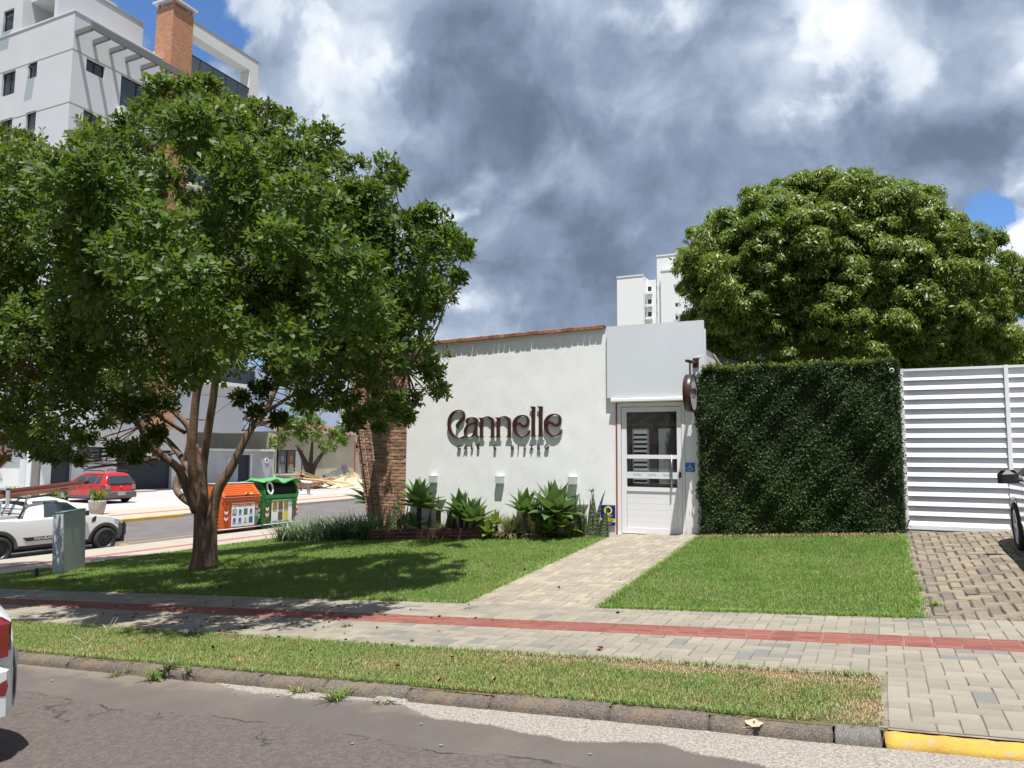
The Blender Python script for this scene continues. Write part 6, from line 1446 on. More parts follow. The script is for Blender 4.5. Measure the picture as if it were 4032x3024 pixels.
def ends(pts, x0_, x1_, y0_, y1_): pass
for q in (1, -1):
    lo_, hi_ = sorted((.36*q, .772*q)); MB().bbox(lo_, hi_, -.045, .30, .585, .80, .035).build('tail_light', M_tail, sc_)
    lo_, hi_ = sorted((.50*q, .70*q)); MB().bbox(lo_, hi_, -.052, .0, .62, .75, .02).build('light_lens', mat('dark_lens', (.06, .02, .02), .1, coat=1), sc_)
    lo_, hi_ = sorted((.68*q, .775*q)); MB().add([(.66*q, -.068, .39), (.715*q, -.068, .38), (.73*q, -.067, .43), (.72*q, -.067, .465), (.69*q, -.068, .455), (.64*q, -.068, .43)], [(0, 1, 2, 3, 4, 5)]).build('reflector', M_tail, sc_)
mb = MB(); mb.bbox(-.81, .81, -.065, .30, .27, .60, .09); mb.build('rear_bumper', M_wpaint, sc_); MB().box(-.74, .74, .1, 4.3, .18, .7).build('underbody', M_dark, sc_)
MB().bbox(-.2, .2, -.045, -.03, .62, .74, .004).build('number_plate', M_paper, sc_)

# ------------------------------------------------------------------ recycling containers
M_or = mat('orange_plastic', (.66, .125, .018), .42, var=.10, vscale=3, bump=.1); M_gr = mat('green_plastic', (.018, .15, .03), .42, col2=(.03, .19, .045), vscale=3, bump=.1); M_grl = mat('faded_green_lid', (.09, .33, .11), .6)
M_chr = mat('reflector_red', (.45, .01, .015), .4); M_pgreen = mat('poster_green', (.02, .20, .11), .5); M_pred = mat('poster_red', (.42, .03, .03), .5); M_pblue = mat('poster_blue', (.03, .09, .35), .5); M_pgrey = mat('poster_grey', (.42, .44, .45), .5); M_pbr = mat('poster_brown', (.22, .12, .06), .5, var=.6, vscale=30)
M_pfood = mat('poster_food', (.45, .25, .06), .5, col2=(.08, .12, .03), vscale=18); M_pyel = mat('poster_yellow', (.62, .55, .05), .5)
def chevron(root, y, z0, w, h, x=.012):
    MB().box(x-.004, x, y-w/2, y+w/2, z0, z0+h).build('reflector', M_chr, root)
    mb = MB(); n = 2; hh = h/n
    for k in range(n):
        zb = z0+k*hh+hh*.28; t_ = hh*.42
        mb.add([(x+.002, y-w/2, zb+hh*.35), (x+.002, y, zb), (x+.002, y+w/2, zb+hh*.35), (x+.002, y+w/2, min(zb+hh*.35+t_, z0+h)), (x+.002, y, zb+t_), (x+.002, y-w/2, min(zb+hh*.35+t_, z0+h))], [(0, 1, 4, 5), (1, 2, 3, 4)])
    mb.build('reflector_chevrons', M_paper, root)
def container(label, x, y0, L, m, green=False):
    z = gz(x-.5, y0)+.0; t = thing('recycling_container', label, 'recycling container', (x, y0, z), math.radians(-3))
    lo, hi = [(-.06, .12), (-.02, .5), (0, 1.02), (.03, 1.06), (.03, 1.17)], 0
    prof = [(-.10, .10), (-.045, .16), (-.03, .55), (0, 1.03), (.035, 1.05), (.035, 1.16), (-1.12, 1.16), (-1.12, 1.05), (-1.08, 1.03), (-1.02, .55), (-1.0, .16), (-.94, .10)]
    n = 14; vs = []; fs = []; k = len(prof)
    for i in range(n+1):
        u = i/n; y = L*u; ins = .05*(abs(2*u-1)**10)
        for (px_, pz_) in prof: tp_ = .06*(1-pz_/1.16); vs.append((px_-(ins if px_ > -.5 else -ins), y+(tp_ if u < .5 else -tp_)*(abs(2*u-1)), pz_))
    for i in range(n):
        for j in range(k): fs.append((i*k+j, i*k+(j+1) % k, (i+1)*k+(j+1) % k, (i+1)*k+j))
    fs += [tuple(range(k)), tuple(range(n*k+k-1, n*k-1, -1))]
    body = fixn(MB().add(vs, fs).build('body', m, t))
    for q in range(7): MB().bbox(-.86, -.16, -.012, .06, .24+q*.115, .30+q*.115, .01).build('end_rib', m, t)
    for q in range(2): MB().bbox(.0, .022, .05, L-.05, .93+q*.055, .955+q*.055, .006).build('rib', m, t)
    if not green:
        lid = [(.05, 1.17), (-.40, 1.60), (-.70, 1.60), (-1.14, 1.17)]
        fixn(MB().prism(lid, 'y', .0, L).build('lid', m, t)); lx = t
        for q in range(6):
            u = .16+q*.13; cx, cz = .05-.45*u, 1.17+.43*u; MB().add([(cx+.016, .12, cz-.008), (cx+.016, L-.12, cz-.008), (cx+.012, L-.12, cz+.024), (cx+.012, .12, cz+.024), (cx-.02, .12, cz-.008), (cx-.02, L-.12, cz-.008), (cx-.03, L-.12, cz+.0), (cx-.03, .12, cz+.0)], [(0, 1, 2, 3), (0, 4, 5, 1), (3, 2, 6, 7), (0, 3, 7, 4), (1, 5, 6, 2)]).build('lid_rib', m, t)
        MB().add([(.065, .05, 1.145), (.065, L-.02, 1.145), (.0, L-.02, 1.23), (.0, .05, 1.23)], [(0, 1, 2, 3)]).build('lid_lip', M_black, t)
        MB().box(-.76, -.36, -.02, L+.02, 1.60, 1.625).build('lid_ridge', M_alu, t)
        mb = MB(); mb.lathe([(.045, -.01), (.065, -.01), (.065, .012), (.045, .012)], (.012, L*.62, 1.225), 'x', 14); mb.build('lid_ring', M_black, t)
        for q, yy in enumerate((L*.60, L*.74)): MB().add([(-.032, yy, 1.262), (-.032, yy+.10, 1.262), (-.082, yy+.10, 1.31), (-.082, yy, 1.31)], [(0, 1, 2, 3)]).build('sticker', [M_signy, M_pyel][q], t)
    else:
        arc = [(.02, 1.16)]+[(-.55+.57*math.cos(a), 1.16+.50*math.sin(a)) for a in np.linspace(.25, PI-.25, 9)]+[(-1.12, 1.16)]
        fixn(MB().prism(arc, 'y', .0, .05).build('arched_end', m, t)); fixn(MB().prism(arc, 'y', L-.05, L).build('arched_end', m, t))
        fixn(MB().prism([(-.10, 1.16), (-.14, 1.40), (-.40, 1.60), (-1.1, 1.60), (-1.1, 1.16)], 'y', .06, L-.06).build('inside_shade_block', M_dark, t))  # solid near-black block, its colour stands for the shade under the lid
        vs = []; fs = []; r_ = np.random.default_rng(2)
        for i in range(17):
            for j in range(5): u = i/16; vs.append((.03-.32*j, -.08+(L+.2)*u, 1.66+.05*math.sin(u*9+j)+.02*math.sin(u*23)-.06*(abs(2*u-1)**4)+(.03 if j == 2 else 0)-.04*(j == 0)*math.sin(u*14)))
        for i in range(16):
            for j in range(4): fs.append((i*5+j, i*5+5+j, i*5+6+j, i*5+j+1))
        o = MB().add(vs, fs).build('bent_lid', M_grl, t, True); sm_ = o.modifiers.new('thick', 'SOLIDIFY'); sm_.thickness = .03
        vs = []; fs = []
        for q in range(24):
            a = 2*PI*q/24
            for r1_, r2_, xx in ((.10, .17, .0), (.15, .24, .0), (.15, .24, -.05), (.10, .17, -.05)): vs.append((xx+.02-.12*(.5+.5*math.sin(a)), .30+r1_*math.cos(a), 1.40+r2_*math.sin(a)))
        for q in range(24):
            for j in range(4): a_, b_ = q*4+j, q*4+(j+1) % 4; c_, d_ = ((q+1) % 24)*4+(j+1) % 4, ((q+1) % 24)*4+j; fs.append((a_, b_, c_, d_))
        MB().add(vs, fs).build('white_ring', M_paper, t, True)
    mb = MB(); mb.tube([(-.95, -.03, .16), (-.10, -.03, .15), (.0, .05, .16), (.02, L+.05, .17)], .014, 8); mb.build('foot_bar', M_trim, t, True)
    chevron(t, .15, .36, .15, .40, .005); chevron(t, L-.08, .40, .09, .36, .012)
    return t
oc = container('orange recycling container with sloped lid and RECICLÁVEL poster on the side street', -19.02, 18.28, 1.58, M_or)
po = MB().box(.006, .014, .36, 1.33, .22, 1.0).build('poster', M_paper, oc)
TX = lambda y, z, x=.0165: frameM((x, y, z), (0, 1, 0), (0, 0, 1))
text('RECICLÁVEL', .115, .0008, M_pred, TX(.90, .90), po, 'poster_lettering', bold=.003, sx=.95)
mb = MB()
for k in range(3):
    a = PI/2+k*2*PI/3; c0 = Vector((.0165, .50, .905)); pts = [c0+Vector((0, math.cos(a+d)*.052, math.sin(a+d)*.052)) for d in (-.1, .5, 1.0, 1.5)]
    for i in range(3):
        pa_, pb_ = pts[i], pts[i+1]; dd = (pb_-pa_).normalized(); nn = Vector((0, -dd.z, dd.y))*(.014 if i < 2 else .026); q2 = Vector((0, 0, 0)) if i == 2 else nn
        mb.add([pa_-nn, pa_+nn, pb_+q2, pb_-q2] if i < 2 else [pa_-nn, pa_+nn, pb_, pb_-Vector((0, .0005, 0))], [(0, 1, 2, 3)])
mb.build('recycling_symbol', M_pred, po)
cols = [M_pgrey, M_pblue, M_pgreen, M_pbr, M_pblue, M_pblue, M_pgrey, M_pblue]
for k in range(8):
    y = .40+(k % 4)*.23; z = .58 if k < 4 else .31
    MB().box(.0142, .0155, y, y+.16, z, z+.21).build('poster_picture', M_pgreen if k in (0, 2, 7) else M_paper, po); MB().box(.0156, .0165, y+.03, y+.13, z+.05, z+.19).build('poster_item', cols[k], po); MB().box(.0156, .0165, y+.01, y+.15, z+.005, z+.03).build('caption_bar', M_pgreen, po)
for z0, z1, m in ((.74, 1.0, M_pred), (.48, .735, M_pgreen), (.30, .475, M_pgreen)): MB().box(.006, .015, 1.335, 1.50, z0, z1).build('side_poster', m, oc)
for k in range(5): MB().box(.0152, .016, 1.36, 1.36+.11-.01*(k % 2), .94-k*.035, .952-k*.035).build('print_line', M_paper, oc)
for k in range(5): MB().box(.0152, .016, 1.36, 1.48-.01*(k % 3), .69-k*.04, .702-k*.04).build('print_line', M_paper, oc)
gc = container('dark green recycling container with bent open lid and white ring beside the orange one', -19.02, 20.12, 1.62, M_gr, True)
po = MB().box(.006, .014, .34, 1.30, .18, 1.0).build('poster', M_paper, gc)
for k, m in enumerate((M_pfood, M_pbr, M_pfood, M_paper, M_pbr, M_pyel)):
    y = .38+(k % 3)*.26; z = .63 if k < 3 else .28; MB().box(.0145, .0155, y, y+.22, z, z+.29).build('poster_picture', m, po); MB().box(.0145, .016, y+.01, y+.21, z-.045, z-.02).build('caption_bar', M_pgreen, po)
MB().box(.0142, .016, .40, 1.2, .2, .22).build('print_line', M_pgreen, po)
MB().box(.006, .015, 1.31, 1.53, .38, .62).build('side_poster', M_pbr, gc)
r_ = random.Random(3)
for k in range(5):
    z = .72+k*.055; MB().add([(.0165, 1.30, z), (.0165, 1.30, z+.03), (.0165, 1.06-r_.random()*.12, z+.018)], [(0, 1, 2)]).build('torn_strip', M_gr, gc)

# ------------------------------------------------------------------ pots, bollard on the apron
def pot(label, x, y, R_, h, m, plant, pl=.4):
    z = gz(x, y); t = thing('planter_pot', label, 'potted plant', (x, y, z), 0)
    MB().lathe([(.001, 0), (R_*.72, 0), (R_*.9, h*.4), (R_, h*.9), (R_*1.02, h), (R_*.9, h), (R_*.88, h*.9), (.001, h*.88)], n=24).build('pot', m, t, True)
    r = np.random.default_rng(int(abs(x*10))); V, Fc = blades(60, np.array([0, 0, h*.88]), R_*.3, pl, .55, r, .07, 4); put('foliage', npmesh('foliage', V, Fc, [plant]), t, kind='stuff')
M_pot = mat('pale_pot', (.42, .41, .38), .8, var=.15, vscale=3); M_pot2 = mat('tan_pot', (.38, .29, .19), .85, var=.2, vscale=4)
pot('round pale grey pot with a spiky green plant behind the pickup bonnet', -28.2, 20.6, .33, .56, M_pot, M_leaf3, .62)
pot('tan square shouldered pot with a plant behind the pickup roof', -30.3, 20.2, .34, .52, M_pot2, M_leaf3, .48)
pot('farthest pot with round green plant beside the concrete pole', -36.5, 22.2, .33, .5, M_pot, M_leaf3, .5)
p = ground_pt(286, 1062); t = thing('yellow_bollard', 'small worn yellow bollard on a kerb block before the dark garage shutter', 'bollard', tuple(p)); MB().tube([(0, 0, 0), (0, 0, .62)], .07, 10).build('post', M_yellow, t); MB().tube([(.0, .12, 0), (0, .12, .75)], .03, 8).build('rusty_stake', M_pbr, t); MB().bbox(-.4, 1.1, -.5, .9, -.02, .10, .02).build('block', M_kerbgrey, t)

# ------------------------------------------------------------------ buildings
def facade(mb, axis, c, u0, u1, z0, z1, ops, depth, sgn_):
    """plane facade with openings cut in and reveals; axis 'y': plane y=c, u is x; axis 'x': plane x=c, u is y; depth goes inside"""
    us = sorted({u0, u1, *[o for op in ops for o in (op[0], op[1])]}); zs = sorted({z0, z1, *[o for op in ops for o in (op[2], op[3])]})
    P = (lambda u, z, d=0.0: (u, c+d*sgn_, z)) if axis == 'y' else (lambda u, z, d=0.0: (c+d*sgn_, u, z))
    for i in range(len(us)-1):
        for j in range(len(zs)-1):
            cu, cz = (us[i]+us[i+1])/2, (zs[j]+zs[j+1])/2
            if any(o[0] < cu < o[1] and o[2] < cz < o[3] for o in ops): continue
            mb.quad(P(us[i], zs[j]), P(us[i+1], zs[j]), P(us[i+1], zs[j+1]), P(us[i], zs[j+1]))
    for a, b_, lo, hi in ops:
        for (p, q) in (((a, lo), (b_, lo)), ((b_, lo), (b_, hi)), ((b_, hi), (a, hi)), ((a, hi), (a, lo))): mb.quad(P(*p), P(*q), P(*q, depth), P(*p, depth))
def window(parent, axis, c, a, b_, lo, hi, sgn_, depth=.15, mull=1, m=None, fr=.05, awn=False):
    P = (lambda u0, u1, d0, d1, z0, z1: (u0, u1, min(c+d0*sgn_, c+d1*sgn_), max(c+d0*sgn_, c+d1*sgn_), z0, z1)) if axis == 'y' else (lambda u0, u1, d0, d1, z0, z1: (min(c+d0*sgn_, c+d1*sgn_), max(c+d0*sgn_, c+d1*sgn_), u0, u1, z0, z1))
    mb = MB()
    for q in (P(a, b_, depth-.06, depth, lo, lo+fr), P(a, b_, depth-.06, depth, hi-fr, hi), P(a, a+fr, depth-.06, depth, lo+fr, hi-fr), P(b_-fr, b_, depth-.06, depth, lo+fr, hi-fr)): mb.box(*q)
    for k in range(1, mull+1):
        u = a+(b_-a)*k/(mull+1); mb.box(*P(u-fr*.5, u+fr*.5, depth-.06, depth, lo+fr, hi-fr))
    f = mb.build('window', M_black, parent); MB().box(*P(a+fr, b_-fr, depth-.02, depth-.01, lo+fr, hi-fr)).build('pane', m or M_winglass, f)
    if awn:
        o = MB(); q = [(a+.05, c-.02, hi-.45), (b_-.05, c-.02, hi-.45), (b_-.05, c-.50, lo+.45), (a+.05, c-.50, lo+.45)]; q = [(x_, y_, z_) for x_, y_, z_ in q]
        o.add(q+[(x_, y_+.03, z_) for x_, y_, z_ in q], [(0, 1, 2, 3), (4, 7, 6, 5), (0, 4, 5, 1), (2, 6, 7, 3), (1, 5, 6, 2), (0, 3, 7, 4)]).build('open_sash', M_railglass, f)
    return f
M_apt = mat('pale_grey_paint', (.57, .585, .62), .85, var=.05, vscale=.5, bump=.1, bscale=3); M_aptw = mat('apartment_white', (.66, .665, .67), .85, var=.05, vscale=.5); M_shut = mat('dark_blue_shutter', (.022, .032, .048), .5)
joints(M_shut, 30, .085, .02, (.008, .012, .018), .9)
M_cb = mat('orange_facing_brick', (.46, .20, .105), .85, bump=.2, bscale=20)
nt, b, tcn = mnt(M_cb)
sep_ = node(nt, 'ShaderNodeSeparateXYZ'); nt.links.new(tcn, sep_.inputs[0]); cb_ = node(nt, 'ShaderNodeCombineXYZ'); nt.links.new(mth(nt, 'ADD', sep_.outputs[0], sep_.outputs[1]), cb_.inputs[0]); nt.links.new(sep_.outputs[2], cb_.inputs[1])
bt = node(nt, 'ShaderNodeTexBrick'); nt.links.new(cb_.outputs[0], bt.inputs[0]); bt.inputs['Scale'].default_value = 1; bt.inputs['Brick Width'].default_value = .26; bt.inputs['Row Height'].default_value = .085; bt.inputs['Mortar Size'].default_value = .010
bt.inputs['Color1'].default_value = (.38, .16, .085, 1); bt.inputs['Color2'].default_value = (.54, .26, .145, 1); bt.inputs['Mortar'].default_value = (.36, .22, .15, 1); nt.links.new(bt.outputs[0], b.inputs['Base Color'])
apt = thing('apartment_building', 'tall pale grey apartment building with brick chimney and rooftop pergola behind the street tree', 'apartment building')
AX, AY = -41.0, 26.78
opsY, opsX = [], []
for k in range(7):
    dz_ = -3.2*k; z_ = lambda v: v+dz_
    if k == 0: opsY += [(-47.58, -46.27, 23.0, 24.5), (-45.05, -44.2, 23.6, 24.62)]
    else: opsY += [(-47.45, -46.25, 20.05+3.2+dz_, 21.5+3.2+dz_), (-44.95, -44.0, 20.2+3.2+dz_, 21.5+3.2+dz_)]
    opsY += [(-52.5, -50.6, 22.9+dz_, 24.5+dz_)]
    opsX += [(27.65, 28.82, (23.68 if k == 0 else 23.5)+dz_, (24.47 if k == 0 else 24.55)+dz_), (29.92, 32.3, 22.36+dz_, 24.52+dz_), (35.2, 39.9, 22.3+dz_, 24.7+dz_)]
opsY = [o for o in opsY if o[2] > 3.2]; opsX = [o for o in opsX if o[2] > 3.2]
mb = MB(); facade(mb, 'y', AY, -60, AX, 2.9, 26.87, opsY, .18, 1); facade(mb, 'x', AX, AY, 41.15, 2.9, 26.87, opsX, .22, -1)
mb.quad((AX, 41.15, 2.9), (-60, 41.15, 2.9), (-60, 41.15, 26.87), (AX, 41.15, 26.87)); mb.quad((-60, AY, 26.6), (AX, AY, 26.6), (AX, 41.15, 26.6), (-60, 41.15, 26.6)); mb.quad((-60, AY, 2.9), (-60, 41.15, 2.9), (AX, 41.15, 2.9), (AX, AY, 2.9))
mb.build('wall', M_apt, apt)
for o in opsY: window(apt, 'y', AY, *o, 1, .18, 0 if o[1]-o[0] < 1.1 else 1, awn=(o[2] > 23.5 and o[1] > -45))
for o in opsX:
    if o[0] < 30 or o[0] > 30 and o[0] < 34: window(apt, 'x', AX, *o, -1, .20, 1)
    else: window(apt, 'x', AX, *o, -1, 1.2 if False else .22, 3)
for z_ in (24.58, 21.40, 18.18, 14.98, 11.78, 8.58, 5.38):
    MB().box(-60, AX+.012, AY-.012, AY-.001, z_-.02, z_+.02).build('groove_shade_strip', M_kerbgrey, apt); MB().box(AX+.001, AX+.012, AY, 41.15, z_-.02, z_+.02).build('groove_shade_strip', M_kerbgrey, apt)  # thin darker strips stand in for the shade in the wall grooves
MB().box(-60, AX+.05, AY-.05, AY+.15, 26.88, 26.95).build('parapet_cap', M_paper, apt); MB().box(AX-.15, AX+.05, AY+.15, 35.0, 26.88, 26.95).build('parapet_cap', M_paper, apt)
for k in range(1, 7):                         # balconies
    zf = 22.3-3.2*k
    if zf < 3.3: continue
    MB().box(AX+.005, AX+1.1, 29.7, 32.6, zf-.10, zf+.85).build('balcony', M_aptw, apt)
MB().box(AX+.005, AX+.55, 29.7, 32.6, 21.3, 22.34).build('balcony', M_aptw, apt)
for k in range(0, 7):
    zf = 22.2-3.2*k
    if zf < 3.3: continue
    MB().box(AX+.005, AX+1.0, 34.5, 41.1, zf-.12, zf+.1).build('balcony', M_aptw, apt); MB().box(AX+.93, AX+.96, 34.6, 41.0, zf+.1, zf+1.1).build('balcony_glass', M_railglass, apt)
M_perg = mat('pergola_grey', (.15, .16, .16), .6)
MB().box(-39.62, -39.47, 26.84, 36.5, 25.47, 25.87).build('pergola_beam', M_perg, apt)
for k in range(8): y = 26.93+1.084*k; MB().box(AX+.01, -39.63, y-.08, y+.08, 25.42, 25.70).build('pergola_beam', M_perg, apt)
MB().box(-41.75, -40.2, 32.74, 34.36, 2.95, 30.45).build('chimney', M_cb, apt)
for x_ in (-41.7, -40.35):
    for y_ in (32.8, 34.2): MB().box(x_, x_+.12, y_, y_+.12, 30.45, 30.75).build('chimney_cap_support', M_cb, apt)
MB().box(-41.95, -40.02, 32.55, 34.55, 30.75, 30.9).build('chimney_cap', M_apt, apt)
MB().box(-41.9, AX+.004, 35.0, 41.12, 29.72, 30.68).build('roof_frame', M_aptw, apt); MB().box(-41.9, AX+.004, 40.26, 41.12, 26.85, 29.715).build('roof_frame', M_aptw, apt); MB().box(-41.95, -40.96, 34.98, 41.16, 30.683, 30.75).build('frame_cap', M_kerbgrey, apt)
for k in range(5):
    y = 34.6+k*1.13; f = MB().box(AX-.03, AX+.01, y, y+.05, 26.6, 28.32).build('railing_post', M_black, apt); MB().box(AX-.015, AX-.005, y+.055, y+1.125, 26.75, 28.24).build('railing_glass', M_railglass, apt)
MB().box(AX-.04, AX+.02, 34.6, 40.25, 28.25, 28.33).build('railing', M_black, apt)
MB().box(-44.2, -44.0, 34.5, 40.3, 26.6, 29.0).build('roof_wall', M_aptw, apt)
# penthouse storey
mb = MB(); facade(mb, 'y', AY+.03, -60, -46.05, 26.95, 32, [(-47.95, -46.9, 27.25, 28.62)], .18, 1); mb.quad((-46.05, AY+.03, 26.95), (-46.05, 33, 26.95), (-46.05, 33, 32), (-46.05, AY+.03, 32))
mb.box(-46.05, -43.2, 30.5, 30.6, 26.6, 29.0); mb.box(-43.2, -42.9, 26.95, 32.7, 26.6, 29.7); mb.build('penthouse_wall', M_apt, apt)
window(apt, 'y', AY+.03, -47.95, -46.9, 27.25, 28.62, 1, .18, 0, awn=True)
MB().box(-46.04, -43.21, 27.3, 32.6, 29.0, 29.6).build('penthouse_slab', M_aptw, apt); MB().box(-43.25, -42.85, 26.9, 32.75, 29.7, 29.78).build('parapet_cap', M_kerbgrey, apt)
MB().box(-45.5, -45.3, 35, 37, 26.6, 29.3).build('roof_box', M_aptw, apt); MB().box(-44.5, -43.2, 38.5, 40.2, 26.6, 28.7).build('roof_box', M_aptw, apt)
GXf = -42.5
mb = MB(); ops = [(28.05, 29.30, -1.2, 2.2), (29.52, 31.24, .87, 1.78), (32.2, 36.3, -1.2, 1.62)]
facade(mb, 'x', GXf, 27.45, 38.15, -1.4, 2.9, ops, .25, -1); mb.quad((-60, 27.45, -1.4), (GXf, 27.45, -1.4), (GXf, 27.45, 2.9), (-60, 27.45, 2.9)); mb.build('ground_floor_wall', M_aptw, apt)
MB().box(GXf-.28, GXf-.22, 28.05, 29.3, -1.2, 2.2).build('shutter', M_shut, apt); MB().box(GXf-.28, GXf-.22, 32.2, 36.3, -1.2, 1.62).build('garage_shutter', M_shut, apt)
window(apt, 'x', GXf, 29.52, 31.24, .87, 1.78, -1, .2, 1); MB().box(GXf+.003, GXf+.12, 29.4, 31.9, .74, .80).build('ledge', M_kerbgrey, apt); MB().box(GXf+.003, GXf+.05, 29.4, 31.9, -1.0, .735).build('grey_panel', M_apt, apt)
t = thing('shield_sign', 'small shield shaped pale sign hanging before the dark garage shutter', 'sign', (GXf+.4, 34.15, 1.2)); 
sh = [(.0, -.28), (.16, -.12), (.22, .14), (.20, .24), (-.20, .24), (-.22, .14), (-.16, -.12)]
MB().prism([(a, b_) for a, b_ in sh], 'x', -.02, .02).build('rim', M_pyel, t); MB().prism([(a*.8, b_*.8) for a, b_ in sh], 'x', .021, .03).build('face', M_paper, t); MB().box(.03, .034, -.15, .15, .0, .06).build('band', mat('violet_band', (.25, .18, .35), .5), t); MB().tube([(0, 0, .24), (0, 0, 1.0)], .015, 6).build('hanger', M_black, t)

lowb = thing('low_grey_building', 'low grey stained garage building with dark door and two round vents', 'building')
M_lowg = mat('stained_grey_render', (.44, .45, .47), .9, col2=(.38, .39, .41), vscale=1.2)
mb = MB(); facade(mb, 'x', GXf+.1, 38.2, 45.7, -1.4, 1.62, [(42.08, 43.25, -1.3, 1.34)], .15, -1); mb.quad((-50, 38.2, -1.4), (GXf+.1, 38.2, -1.4), (GXf+.1, 38.2, 1.62), (-50, 38.2, 1.62)); mb.quad((-50, 38.2, 1.62), (GXf+.1, 38.2, 1.62), (GXf+.1, 45.7, 1.62), (-50, 45.7, 1.62)); mb.build('wall', M_lowg, lowb)
MB().box(GXf-.2, GXf+.2, 38.2, 45.8, 1.625, 1.78).build('coping', M_aptw, lowb); MB().box(GXf-.06, GXf-.02, 42.08, 43.25, -1.3, 1.34).build('door', M_shut, lowb); MB().box(GXf+.102, GXf+.14, 43.26, 43.40, -1.2, 1.42).build('door_trim', M_paper, lowb)
for y_ in (41.27, 44.92): MB().lathe([(.12, .0), (.21, .0), (.21, .04), (.12, .04)], (GXf+.11, y_, .92), 'x', 20).build('round_vent', M_paper, lowb)
bh = thing('beige_house', 'beige low house front with two portrait posters in its window', 'house')
M_beige = mat('beige_render', (.52, .48, .36), .9, col2=(.46, .40, .28), vscale=1.5)
mb = MB(); facade(mb, 'x', GXf+.1, 45.9, 56, -1.4, 3.2, [(46.0, 49.1, -.12, 1.75)], .2, -1); mb.quad((GXf+.1, 56, -1.4), (-54, 56, -1.4), (-54, 56, 3.2), (GXf+.1, 56, 3.2)); mb.quad((-54, 45.9, 1.8), (GXf+.1, 45.9, 1.8), (GXf+.1, 45.9, 3.2), (-54, 45.9, 3.2)); mb.build('wall', M_beige, bh)
f = window(bh, 'x', GXf+.1, 46.0, 49.1, -.12, 1.75, -1, .2, 2, m=M_winglass); MB().box(GXf+.1, GXf+.2, 45.95, 49.2, -.25, -.14).build('window_sill', M_aptw, bh)
M_p1 = mat('poster_dark_print', (.14, .145, .15), .6); M_p2 = mat('poster_sepia_print', (.20, .10, .05), .6); M_face = mat('poster_face_tone', (.34, .33, .33), .6); M_face2 = mat('poster_warm_tone', (.40, .22, .13), .6); M_shirt = mat('poster_shirt', (.50, .47, .38), .6)
for y0, mA, mF, mS in ((46.35, M_p1, M_face, M_face), (47.35, M_p2, M_face2, M_shirt)):
    po = MB().box(GXf-.02, GXf-.005, y0, y0+.85, -.06, 1.68).build('portrait_poster', mA, bh)
    mb = MB(); mb.lathe([(.001, 0), (.20, .0), (.20, .004), (.001, .005)], (0, 0, 0), 'x', 20); o = mb.build('printed_head', mF, po, False, (GXf-.003, y0+.44, 1.05)); o.scale = (1, 1, 1.35)
    MB().prism([(y0+.10, -.05), (y0+.78, -.05), (y0+.72, .5), (y0+.52, .66), (y0+.36, .66), (y0+.16, .5)], 'x', GXf-.004, GXf-.001).build('printed_shoulders', mS, po)
MB().box(GXf-.02, GXf-.005, 48.3, 49.0, -.06, 1.68).build('blind', M_paper, bh)
MB().add([(GXf+.6, 45.8, 3.2), (GXf+.6, 56.3, 3.2), (-48, 56.3, 4.6), (-48, 45.8, 4.6)], [(0, 1, 2, 3)]).build('roof', mat('clay_tile_roof', (.25, .13, .09), .9, var=.4, vscale=6), bh)

tb_ = thing('terracotta_building', 'low building with terracotta base and white upper wall at the left edge', 'building')
M_terr = mat('terracotta_paint', (.40, .145, .095), .85, var=.12, vscale=2)
mb = MB(); facade(mb, 'y', 28.0, -70, -43.35, -1.4, .92, [(-46.25, -45.58, -.1, .62)], .15, 1); mb.quad((-43.35, 28, -1.4), (-43.35, 40, -1.4), (-43.35, 40, .92), (-43.35, 28, .92)); mb.build('base_wall', M_terr, tb_)
window(tb_, 'y', 28.0, -46.25, -45.58, -.1, .62, 1, .14, 0); MB().box(-70, -43.3, 28.02, 28.5, .922, 5.5).build('upper_wall', M_aptw, tb_)
for nm, lb, x0_, x1_, yy, m, rnd in (('concrete_pole', 'round concrete utility pole right of the terracotta wall', -42.75, -42.4, 27.2, M_kerbgrey, True), ('white_column', 'square white column between the grey pole and the terracotta wall', -43.28, -42.86, 27.3, M_aptw, False), ('grey_column', 'square grey column standing against the terracotta wall', -44.2, -43.66, 27.5, M_apt, False)):
    mb = MB()
    if rnd: mb.tube([((x0_+x1_)/2, yy, -1.3), ((x0_+x1_)/2, yy, 9.5)], [.20, .14], 14)
    else: mb.bbox(x0_, x1_, yy-.2, yy+.2, -1.3, 7.5 if nm == 'white_column' else 6.0, .02)
    tag(mb.build(nm, m, None, rnd), lb, 'pole' if rnd else 'column')
t = thing('garden_shrub', 'leafy green shrub with a red flower at the foot of the terracotta wall, left edge', 'shrub', (-47.6, 26.9, gz(-47, 26.9))); r = np.random.default_rng(6)
P_ = r.normal(0, .5, (420, 3))*np.array([1, .8, .8])+np.array([0, 0, .9]); P_[:, 2] = np.abs(P_[:, 2]); V, Fc = shoots(P_, nrmz(P_-np.array([0, 0, .3])), 6, .22, .09, 30, r); put('foliage', npmesh('foliage', V, Fc, [M_leaf3]), t, kind='stuff')
V, Fc = shoots(P_[:5]+np.array([.3, -.5, -.2]), nrmz(r.normal(0, 1, (5, 3))), 6, .12, .1, 20, r); put('flowers', npmesh('flowers', V, Fc, [M_pred]), t, kind='stuff')

